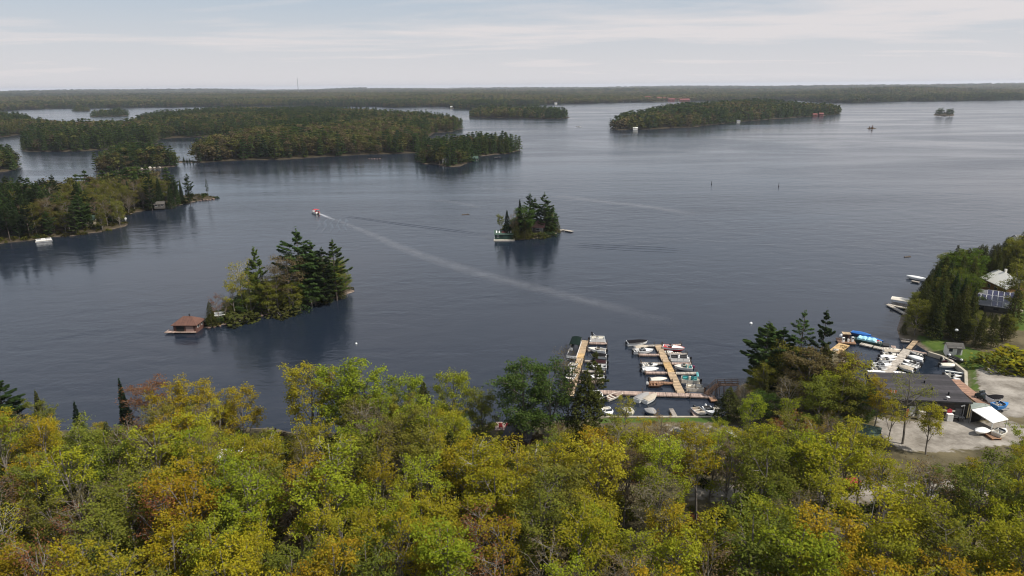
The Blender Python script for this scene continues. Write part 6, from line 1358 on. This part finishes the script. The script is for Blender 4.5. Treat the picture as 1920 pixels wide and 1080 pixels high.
def shed_trailer():
    p = G(1786, 662); gable('garden_shed', 'small white porch shed under the headland cedars', p.x, p.y, NEAR.zz(p.x, p.y), 3.2, 2.4, 1.9, .7, -.2, WALL_WH, WALL_DK, cat='shed', windows=[('f', -1, 1.2, .8, .8)], doors=[('f', .8, 1, .9, 1.9)])
    a, b = G(1779, 674), G(1807, 680); t = empty('flat_trailer', ((a.x + b.x) / 2, (a.y + b.y) / 2, NEAR.zz(a.x, a.y)), math.atan2(b.y - a.y, b.x - a.x), 'black flat trailer on the grass behind the curved seawall', 'trailer'); L = (b - a).length
    bx('bed', (0, 0, .6), (L, 1.8, .15), BLACKB, t); bx('side_rail', (0, -.88, .85), (L, .06, .35), BLACKB, t); bx('white_strip', (-.3, -.93, .72), (L * .5, .04, .08), TRIM, t)
    for sx in (-.2, .15):
        for sy in (-1, 1): w = MB(); w.tube((sx * L, sy * .8, .3), (sx * L, sy * .98, .3), .3, .3, 10); w.build('wheel', RUBBER, t)
    for k in (-.4, .42): q = MB(); q.ball((k * L, -.5, 1.0), .32, 8); q.build('white_drum', WHITE, t)
    p = G(1788, 641); o = empty('dish_antenna', (p.x, p.y, NEAR.zz(p.x, p.y)), 0, 'white round dish on a pole among the headland cedars', 'antenna'); b_ = MB(); b_.tube((0, 0, 0), (0, 0, 3.2), .06, .05, 6); b_.build('pole', PILEM, o); b_ = MB(); b_.ball((0, -.3, 3.3), .42, 10, .8); b_.build('dish', WHITE, o)
shed_trailer()
# ---- island buildings
def boathouse():
    A, B, C = P(326, 622, .4), P(368, 622, .4), P(387, 611, .4); ux = B - A; L = ux.length; rz = math.atan2(ux.y, ux.x); uy = Vector((-ux.y, ux.x, 0)).normalized(); W = max(5.0, (C - B).dot(uy)); c = (A + B) / 2 + uy * W / 2
    t = gable('boathouse', 'brown boathouse with a hipped brown roof at the tip of the narrow island', c.x, c.y, .45, L, W, 2.0, 1.5, rz, WALL_BR, ROOF_BR, cat='boathouse', hip=.8, over=.4, windows=[('r', -1, 1.2, .9, .7), ('r', 1.2, 1.2, .9, .7)])
    for x, m in ((-1.2, DARKIN), (1.4, TRIM)): bx('boat_door', (x, -W / 2 - .03, .75), (2.1, .1, 1.5), m if m is DARKIN else mat('worn_pink_door', (.30, .20, .17), .8), t)  # first panel is near black: the open bay's shade is in its colour
    bx('crib', (0, 0, -.55), (L - .3, W - .3, 1.0), WOODB, t); bx('deck', (-L / 2 - .9, -W / 2 + .2, .0), (2.6, 2.2, .14), D_PINK, t); bx('deck_edge', (0, -W / 2 - .35, -.04), (L, .7, .12), D_PINK, t)
    v = MB(); v.tube((.6, 0, 3.4), (.6, 0, 4.1), .12, .12, 8); v.box((.6, 0, 4.15), (.4, .4, .1)); v.build('roof_vent', DARKIN, t)
    p = P(413, 596, 1.0); gable('pump_shed', 'tiny white roofed pump shed behind the small cedar on the boathouse island', p.x, p.y, 1.0, 2.2, 1.8, 1.2, .5, .4, WALL_CR, ROOF_WH, cat='shed', doors=[('f', 0, .6, .6, 1.1)])
boathouse()
def green_boathouse():
    A, B = P(928, 449.5, .3), P(962, 449.5, .3); L = (B - A).length; c = (A + B) / 2; W = 5.5; y = c.y + W / 2
    t = gable('green_boathouse', 'dark green boathouse on a white float at the small cottage island', c.x, y, .5, L, W, 2.2, 1.3, 0, WALL_GRN, ROOF_GRN, cat='boathouse', windows=[('f', -2.6, 1.3, .7, .7), ('l', -1.2, 1.3, .8, .8), ('l', 1.2, 1.3, .8, .8)], doors=[])
    bx('boat_door', (1.2, -W / 2 - .03, .9), (3.2, .1, 1.7), mat('green_door', (.02, .06, .045), .6), t); bx('float', (.1, -.4, -.28), (L + 1.2, W + 1.0, .4), CREAM, t)
    for x in (-3.2, -2.0, 2.0, 3.0): bx('skylight', (x, -W / 4, 3.06), (.5, 1.6, .06), TRIM, t, rx=math.atan(1.3 / (W / 2)))
    bx('red_sheet', (.2, -W / 4, 3.05), (2.4, 1.4, .05), ROOF_RED, t, rx=math.atan(1.3 / (W / 2)))
    p = P(1007, 432, 1.6); gable('cottage', 'cottage with a pinkish shingle roof under the tall pines of the small island', p.x, p.y, 1.4, 7.5, 6.0, 2.4, 2.3, -.25, WALL_DK, ROOF_PINK, windows=[('f', -2, 1.3, 1, 1), ('f', 1, 1.3, 1.6, 1), ('r', 0, 1.3, 1.2, 1)], doors=[('f', 2.8, 1, .9, 1.9)], chimney=(-2.5, .6, WALL_WH))
green_boathouse()
def more_cottages():
    p = P(165, 418, 2.0); gable('cottage', 'small green roofed cottage in the trees of the wooded point', p.x, p.y, 1.6, 9, 6, 2.4, 1.6, .15, WALL_CR, ROOF_GRN, windows=[('f', -2.5, 1.3, 1.2, 1), ('f', 0, 1.3, 1.2, 1)], doors=[('f', 2.6, 1, .9, 1.9)])
    p = P(300, 388, 1.5); gable('cottage', 'grey cabin between the pines near the tip of the rocky point', p.x, p.y, 1.4, 5, 4, 2.0, 1.2, .3, WALL_DK, WALL_DK, windows=[('f', -1.5, 1.3, 1, 1), ('f', 1.5, 1.3, 1, 1)])
    # house and red deck at the shore
    p = P(945, 800, .9); t = empty('red_deck', (p.x, p.y, .9), 0, 'reddish shore deck with two red chairs at the water between the trees', 'deck')
    for i in range(9): bx('plank', (-1.6 + i * .4, 0, .1), (.36, 3.4, .1), D_PINK, t)
    bx('frame', (0, 0, -.2), (3.4, 3.2, .45), WOODB, t)
    for k, dx in enumerate((-.6, .6)):
        o = empty('deck_chair', (p.x + dx, p.y - .9, 1.06), .3 * (k - .5), ('left', 'right')[k] + ' red wooden chair of the pair on the reddish deck', 'chair', 'red chairs on the deck'); bx('seat', (0, 0, .4), (.6, .6, .08), REDC, o); bx('backrest', (0, -.3, .8), (.6, .08, .8), REDC, o, rx=-.2)
        for sx in (-1, 1):
            for sy in (-1, 1): bx('leg', (sx * .25, sy * .25, .2), (.07, .07, .4), REDC, o)
    p = P(970, 834, 1.2); gable('shore_house', 'dark roofed house behind the reddish deck', p.x, p.y, 1.2, 5.0, 4.6, 2.2, 1.4, 1.35, WALL_BR, ROOF_DK, windows=[('l', 0, 1.4, 1.4, 1), ('f', 1.5, 1.4, 1.2, 1)], doors=[('l', 2, 1, .9, 2)])
    p = P(436, 872, 1.6); gable('white_shed', 'small white roofed shed glimpsed between the golden maples', p.x, p.y, NEAR.zz(p.x, p.y), 3.4, 3.0, 2.6, 1.0, .3, WALL_WH, ROOF_WH, cat='shed', doors=[('f', 0, 1, .9, 1.9)])
    p = G(1628, 826); gable('green_shed', 'low shed with a dark green roof at the left edge of the store yard', p.x - 1.5, p.y, NEAR.zz(p.x, p.y), 5.5, 4, 2.2, 1.1, -.55, WALL_DK, ROOF_GRN, cat='shed', windows=[('r', 0, 1.3, .8, .8)])
    p = G(1552, 792); t = empty('teal_tarp_stack', (p.x, p.y, NEAR.zz(p.x, p.y)), .2, 'stacked gear under a teal tarp among the trees left of the store yard', 'tarp'); rr = [[(x, -1.3, 0), (x, -1.1, 1.5 + .2 * math.sin(x)), (x, 0, 1.9), (x, 1.1, 1.5), (x, 1.3, 0)] for x in (-2.2, -1.2, 0, 1.2, 2.2)]; m = MB(); m.loft(rr, closed=False); m.build('tarp', TEAL, t); bx('pallet', (0, 0, .1), (4.6, 2.4, .16), D_GREY, t)
    p = G(1595, 915); t = empty('red_wagon', (p.x, p.y, NEAR.zz(p.x, p.y)), .3, 'rust red farm wagon on the pale gravel lane between the trunks', 'wagon'); bx('body', (0, 0, .95), (2.2, 1.5, .9), mat('rust_red_paint', (.30, .04, .03), .7, noise=.2), t, taper=1.08); bx('bed', (0, 0, .5), (2.4, 1.6, .1), WOODB, t)
    for sx in (-.8, .8):
        for sy in (-1, 1): w = MB(); w.tube((sx, sy * .8, .35), (sx, sy * .95, .35), .35, .35, 12); w.build('wheel', RUBBER, t)
more_cottages()
# ---- far shore: cottages, red roofed resort, mast
def far_house(px, py, L, W, h, rise, wall, roof, label, group, name='cottage', rz=0.0, z=2.0):
    p = P(px, py, 0); g = far_z(np.array([p.x]), np.array([p.y]))[0]; return gable(name, label, p.x, p.y, max(float(g), .6), L, W, h, rise, rz, wall, roof, group=group, windows=[('f', -L * .25, h * .55, L * .18, h * .35), ('f', L * .2, h * .55, L * .18, h * .35)], parts=False, over=.5)
for i, (px, py) in enumerate([(848, 203.6), (871, 202.9), (886, 202.6), (905, 202), (1003, 196.6), (1042, 195.4), (1122, 192.9), (1167, 191.6), (1181, 191.5), (1341, 188.2), (1402, 186.9), (1411, 187), (1480, 187.3), (1516, 188.2), (1562, 191.5), (1634, 190.8), (1722, 189.2), (1838, 188), (1893, 187.3), (1350, 188.1), (930, 202.3)]):
    far_house(px, py, rnd.uniform(9, 14), 7, 4.5, 2.2, WALL_WH if i % 3 else WALL_CR, ROOF_GRY if i % 2 else ROOF_WH, 'pale cottage on the far shore', 'pale cottages along the far shore', rz=rnd.uniform(-.3, .3))
for i, (px, L, h, wl) in enumerate([(1214, 22, 12, WALL_WH), (1226, 30, 9, WALL_WH), (1237, 26, 10, ROOF_RED), (1248, 24, 9, WALL_CR), (1258, 28, 8, ROOF_RED), (1269, 24, 7, WALL_CR), (1279, 22, 6, ROOF_RED), (1288, 20, 6, ROOF_RED)]):
    far_house(px, 190.3 - (i % 2) * .3, L, 14, h, 5, wl, ROOF_RED, ('tallest pale wing at the left end of the red roofed resort', 'red roofed lodge of the resort on the far shore')[i > 0], None if i == 0 else 'red roofed lodges of the far resort', name='resort_lodge')
def isl_house(key, px, py, L, W, h, rise, wall, roof, label, name='cottage', rz=0.0, group=None):
    p = P(px, py, 0); g = lands[key].zz(p.x, p.y); return gable(name, label, p.x, p.y, max(.5, g), L, W, h, rise, rz, wall, roof, group=group, windows=[('f', -L * .25, h * .55, L * .16, h * .3), ('f', L * .1, h * .55, L * .16, h * .3)], doors=[('f', L * .38, h * .35, L * .1, h * .65)], parts=False)
isl_house('J', 1166, 240.9, 9, 7, 3.4, 1.8, WALL_CR, ROOF_WH, 'cream house at the left tip of the large far island')
isl_house('J', 1191, 243.4, 7, 5, 2.2, 1.1, WALL_WH, ROOF_WH, 'white boathouse on the near shore of the large far island', 'boathouse'); isl_house('J', 1384, 229.4, 6, 5, 2.4, 1.2, WALL_WH, ROOF_GRY, 'small white boathouse midway along the large far island', 'boathouse')
isl_house('J', 1527, 218.3, 10, 7, 3.5, 2.2, ROOF_RED, ROOF_RED, 'left red boathouse near the right end of the large far island', 'boathouse'); isl_house('J', 1539, 217.6, 9, 7, 4, 2.2, ROOF_RED, ROOF_RED, 'right red boathouse near the right end of the large far island', 'boathouse')
isl_house('E', 838, 308.5, 7, 6, 3, 2, WALL_WH, ROOF_GRY, 'white gable in the trees of the rocky conifer peninsula'); isl_house('E', 888, 303.0, 8, 6, 2.6, 1.6, WALL_GRN, ROOF_GRN, 'dark green boathouse on the waterline of the rocky conifer peninsula', 'boathouse')
isl_house('D', 461, 254.5, 12, 8, 5, 3, WALL_CR, ROOF_GRY, 'grey roofed cottage where the channel ends at the long shore')
def mast():
    p = P(560, 178, 40); k = 6200 / p.xy.length; x, y = p.x * k, p.y * k; z = float(far_z(np.array([x]), np.array([y]))[0]); H = 78 + 64 - z + 8; t = empty('radio_mast', (x, y, z), 0, 'slim lattice radio mast on the far ridge', 'radio mast'); m = mat('mast_steel', (.25, .25, .27), .6)
    w = 3.0
    for i in range(3):
        a = i * 2.094; c = (w * math.cos(a), w * math.sin(a)); b = MB(); b.tube((*c, -3), (c[0] * .5, c[1] * .5, H), .8, .55, 5); b.build('leg', m, t)
    for k in range(12):
        b = MB()
        for i in range(3):
            a0, a1 = i * 2.094, (i + 1) * 2.094; f0 = 1 - .5 * k / 12; f1 = 1 - .5 * (k + 1) / 12; b.tube((w * f0 * math.cos(a0), w * f0 * math.sin(a0), H * k / 12), (w * f1 * math.cos(a1), w * f1 * math.sin(a1), H * (k + 1) / 12), .35, .35, 4)
        b.build('brace', m, t)
    b = MB(); b.tube((0, 0, H), (0, 0, H + 12), .5, .2, 5); b.build('antenna', m, t)
mast()
# ---- boats and marks out on the water, wakes
moor(pontoon(6.2, bimini=REDC, seat=REDC, label='white motor launch with a red top speeding away from the lake island'), (597, 400), (587, 397))
moor(pontoon(6.4, seat=GREYC, floor=CREAM, label='white pontoon boat moored below the wooded point'), (73, 451.5), (91, 449.5))
def raft_boat(px, py, L, label): p = P(px, py); r = runabout(L, label=label, hull=BLACKB, deck=GREYC, motor=MOTB, B=2.2); r.location = (p.x, p.y, 0); r.rotation_euler = (0, 0, .3); return r
raft_boat(934, 296.5, 7, 'dark boat drifting off the rocky conifer peninsula')
raft_boat(1078, 199, 16, 'dark work barge on the far water beyond the long low island'); raft_boat(1228, 200, 16, 'dark boat near the far resort, closest to the large island'); raft_boat(1246, 197, 18, 'dark boat beside the far resort docks')
p = P(1085, 238); r = runabout(8, label='small white speedboat with a pale wake far out on the lake', B=2.4); r.location = (p.x, p.y, 0); r.rotation_euler = (0, 0, .12)
def buoy(px, py, col, label, r=.35, tall=0.0, group=None):
    p = P(px, py); o = empty('buoy', (p.x, p.y, 0), 0, label, 'buoy', group); b = MB(); b.ball((0, 0, .1), r, 8); b.build('float', col, o); b = MB(); b.tube((0, 0, .1), (0, 0, max(tall, r * 2)), r * .45 if tall else .05, r * .3 if tall else .04, 6); b.build('staff', col if tall else CHROME, o)
buoy(235, 410, WHITE, 'white mooring buoy beside the wooded point', .6); buoy(1408, 607, WHITE, 'white mooring buoy off the broad green pine', .42); buoy(668, 645, WHITE, 'tiny white buoy on the open water before the lime maples', .3)
buoy(1334, 345.5, BLACKB, 'dark channel spar left of the reddish one', .4, 2.2); buoy(1460, 349.5, MAROONC, 'reddish channel spar on the open lake', .4, 2.4)
def log(px, py, L, label):
    p = P(px, py); o = empty('floating_log', (p.x, p.y, 0), .2, label, 'log'); b = MB(); b.tube((-L / 2, 0, .05), (L / 2, .3, .08), .28, .2, 8); b.build('stem', PILEM, o); b = MB(); b.tube((L * .2, 0, .1), (L * .28, .5, .7), .1, .05, 5); b.build('stub', PILEM, o)
log(873, 402.5, 4, 'floating log on the calm water left of the cottage island'); log(1702, 482, 3, 'floating log off the headland trees')
# wakes: a strip whose pale colour holds foam and calm water's painted sky reflection, thin and soft edged, and the long ridges that spread from it
def wake_material(name, foam, alpha):
    m = bpy.data.materials.new(name); t, b = nodes_of(m); b.inputs['Base Color'].default_value = (foam, foam, foam * 1.05, 1); b.inputs['Roughness'].default_value = .35
    a = t.nodes.new('ShaderNodeAttribute'); a.attribute_name = 'body'; c = t.nodes.new('ShaderNodeTexCoord'); n = t.nodes.new('ShaderNodeTexNoise'); n.inputs['Scale'].default_value = .22; n.inputs['Detail'].default_value = 8; t.links.new(c.outputs['Object'], n.inputs['Vector'])
    k = t.nodes.new('ShaderNodeMapRange'); k.inputs[1].default_value = .3; k.inputs[2].default_value = .7; k.inputs[3].default_value = .35; k.inputs[4].default_value = 1; t.links.new(n.outputs['Fac'], k.inputs[0])
    mu = t.nodes.new('ShaderNodeMath'); mu.operation = 'MULTIPLY'; t.links.new(a.outputs['Fac'], mu.inputs[0]); t.links.new(k.outputs[0], mu.inputs[1]); m2 = t.nodes.new('ShaderNodeMath'); m2.operation = 'MULTIPLY'; m2.inputs[1].default_value = alpha; t.links.new(mu.outputs[0], m2.inputs[0]); t.links.new(m2.outputs[0], b.inputs['Alpha'])
    return m
def wake(pts, widths, label, m, fade=(1, 1), z=.03):
    c = []; W = []
    n = 60; t = np.linspace(0, 1, len(pts)); q = np.linspace(0, 1, n); px = np.interp(q, t, [a for a, _ in pts]); py = np.interp(q, t, [b for _, b in pts]); w = np.interp(q, np.linspace(0, 1, len(widths)), widths)
    ker = np.ones(9) / 9; pxs = np.convolve(np.pad(px, 4, 'edge'), ker, 'valid'); pys = np.convolve(np.pad(py, 4, 'edge'), ker, 'valid')
    C = [P(a, b, z) for a, b in zip(pxs, pys)]; V = []; F = []; A = []; K = 7
    for i in range(n):
        d = (C[min(i + 1, n - 1)] - C[max(i - 1, 0)]).normalized(); s = Vector((-d.y, d.x, 0)); fd = fade[0] + (fade[1] - fade[0]) * q[i]; fd *= min(1, q[i] * 12 + .25) * min(1, (1 - q[i]) * 5)
        for j in range(K): u = -1 + 2 * j / (K - 1); V.append(tuple(C[i] + s * (u * w[i] / 2))); A.append(fd * (1 - abs(u)) ** .8)
    for i in range(n - 1):
        for j in range(K - 1): F.append((i * K + j, (i + 1) * K + j, (i + 1) * K + j + 1, i * K + j + 1))
    me = bpy.data.meshes.new('wake'); me.from_pydata(V, [], F); me.materials.append(m); at = me.attributes.new('body', 'FLOAT', 'POINT'); at.data.foreach_set('value', A)
    o = bpy.data.objects.new('wake', me); COL.objects.link(o); tag(o, label, 'wake', kind='stuff')
FOAM = wake_material('wake_foam', .75, .85); FAINT = wake_material('wake_faint', .42, .22)  # FAINT: thin foam plus the brighter reflection of calm water, put into colour
wake([(597, 400), (606, 403.5), (614, 407), (630, 413)], [1.6, 2.6, 3.0, 3], 'white foam right behind the red topped launch', FOAM, (1, .3))
wake([(612, 405), (660, 424), (700, 440), (750, 464), (800, 482), (870, 505), (940, 524), (1030, 546), (1120, 569), (1200, 588), (1290, 614)], [2.5, 4.5, 7, 8.5, 9.5, 10, 10, 9.5, 9, 8.5, 8], 'long pale wake curving from the launch towards the marina', FAINT, (1, .55))
wake([(1040, 366), (1100, 375), (1180, 383), (1240, 391), (1320, 405)], [14, 13, 12, 12, 10], 'old pale wake streak right of the cottage island', FAINT, (.9, 1.25)); wake([(815, 375), (850, 379), (880, 384), (900, 391)], [10, 9, 8, 7], 'short pale wake streak left of the cottage island', FAINT, (.6, .6)); wake([(880, 350), (940, 356), (1010, 362)], [16, 14, 12], 'faint old wake streak above the cottage island', FAINT, (.3, .5))
wake([(1086, 238.2), (1074, 239.5), (1066, 240.5)], [3, 6, 8], 'pale wake of the far white speedboat', FOAM, (1, .4))
def ridges(a, b, n, gap, hgt, label, wl=1.5):
    """a few long low waves running side by side, in the lake's own water"""
    A, B = P(*a), P(*b); d = (B - A); L = d.length; d.normalize(); s = Vector((-d.y, d.x, 0)); V = []; F = []; m = 40; K = 7; o = 0
    for r in range(n):
        c0 = A + s * (r * gap)
        for i in range(m + 1):
            q = i / m; e = min(1, q * 5) * min(1, (1 - q) * 5); c = c0 + d * (L * q) + s * (.5 * math.sin(q * 9 + r))
            for j in range(K): u = -1 + 2 * j / (K - 1); V.append(tuple(c + s * (u * wl / 2) + Vector((0, 0, -.03 + (hgt * e + .04) * .5 * (1 + math.cos(math.pi * u))))))
        for i in range(m):
            for j in range(K - 1): k = o + i * K + j; F.append((k, k + K, k + K + 1, k + 1))
        o += (m + 1) * K
    me = bpy.data.meshes.new('wake_wave'); me.from_pydata(V, [], F); me.materials.append(WATER_W); me.polygons.foreach_set('use_smooth', [True] * len(me.polygons)); ob = bpy.data.objects.new('wake_wave', me); COL.objects.link(ob); tag(ob, label, 'wave', kind='stuff')
WATER_W = water_material('wake_water', .35, patches=False)
ridges((612, 402.5), (925, 444), 2, 2.6, .13, 'dark wave ridge running from the launch to the green boathouse')
ridges((1050, 462), (1300, 476), 3, 4.0, .10, 'low waves right of the cottage island'); ridges((592, 440), (600, 412), 5, -3.2, .2, 'short waves between the launch and the tall pines', 1.8)

# ------------------------------------------------------------------ air
def build_haze():
    b = MB(); b.box((0, 6000, 60), (36000, 40000, 126)); m = bpy.data.materials.new('haze'); m.use_nodes = True; t = m.node_tree; t.nodes.clear()
    v = t.nodes.new('ShaderNodeVolumePrincipled'); v.inputs['Color'].default_value = (0.85, 0.90, 1.0, 1); v.inputs['Density'].default_value = HAZE; v.inputs['Anisotropy'].default_value = 0.2
    o = t.nodes.new('ShaderNodeOutputMaterial'); t.links.new(v.outputs[0], o.inputs['Volume'])
    h = b.build('haze', m); tag(h, 'thin pale summer haze over the lake', kind='stuff')
HAZE = 5.2e-5
build_haze()
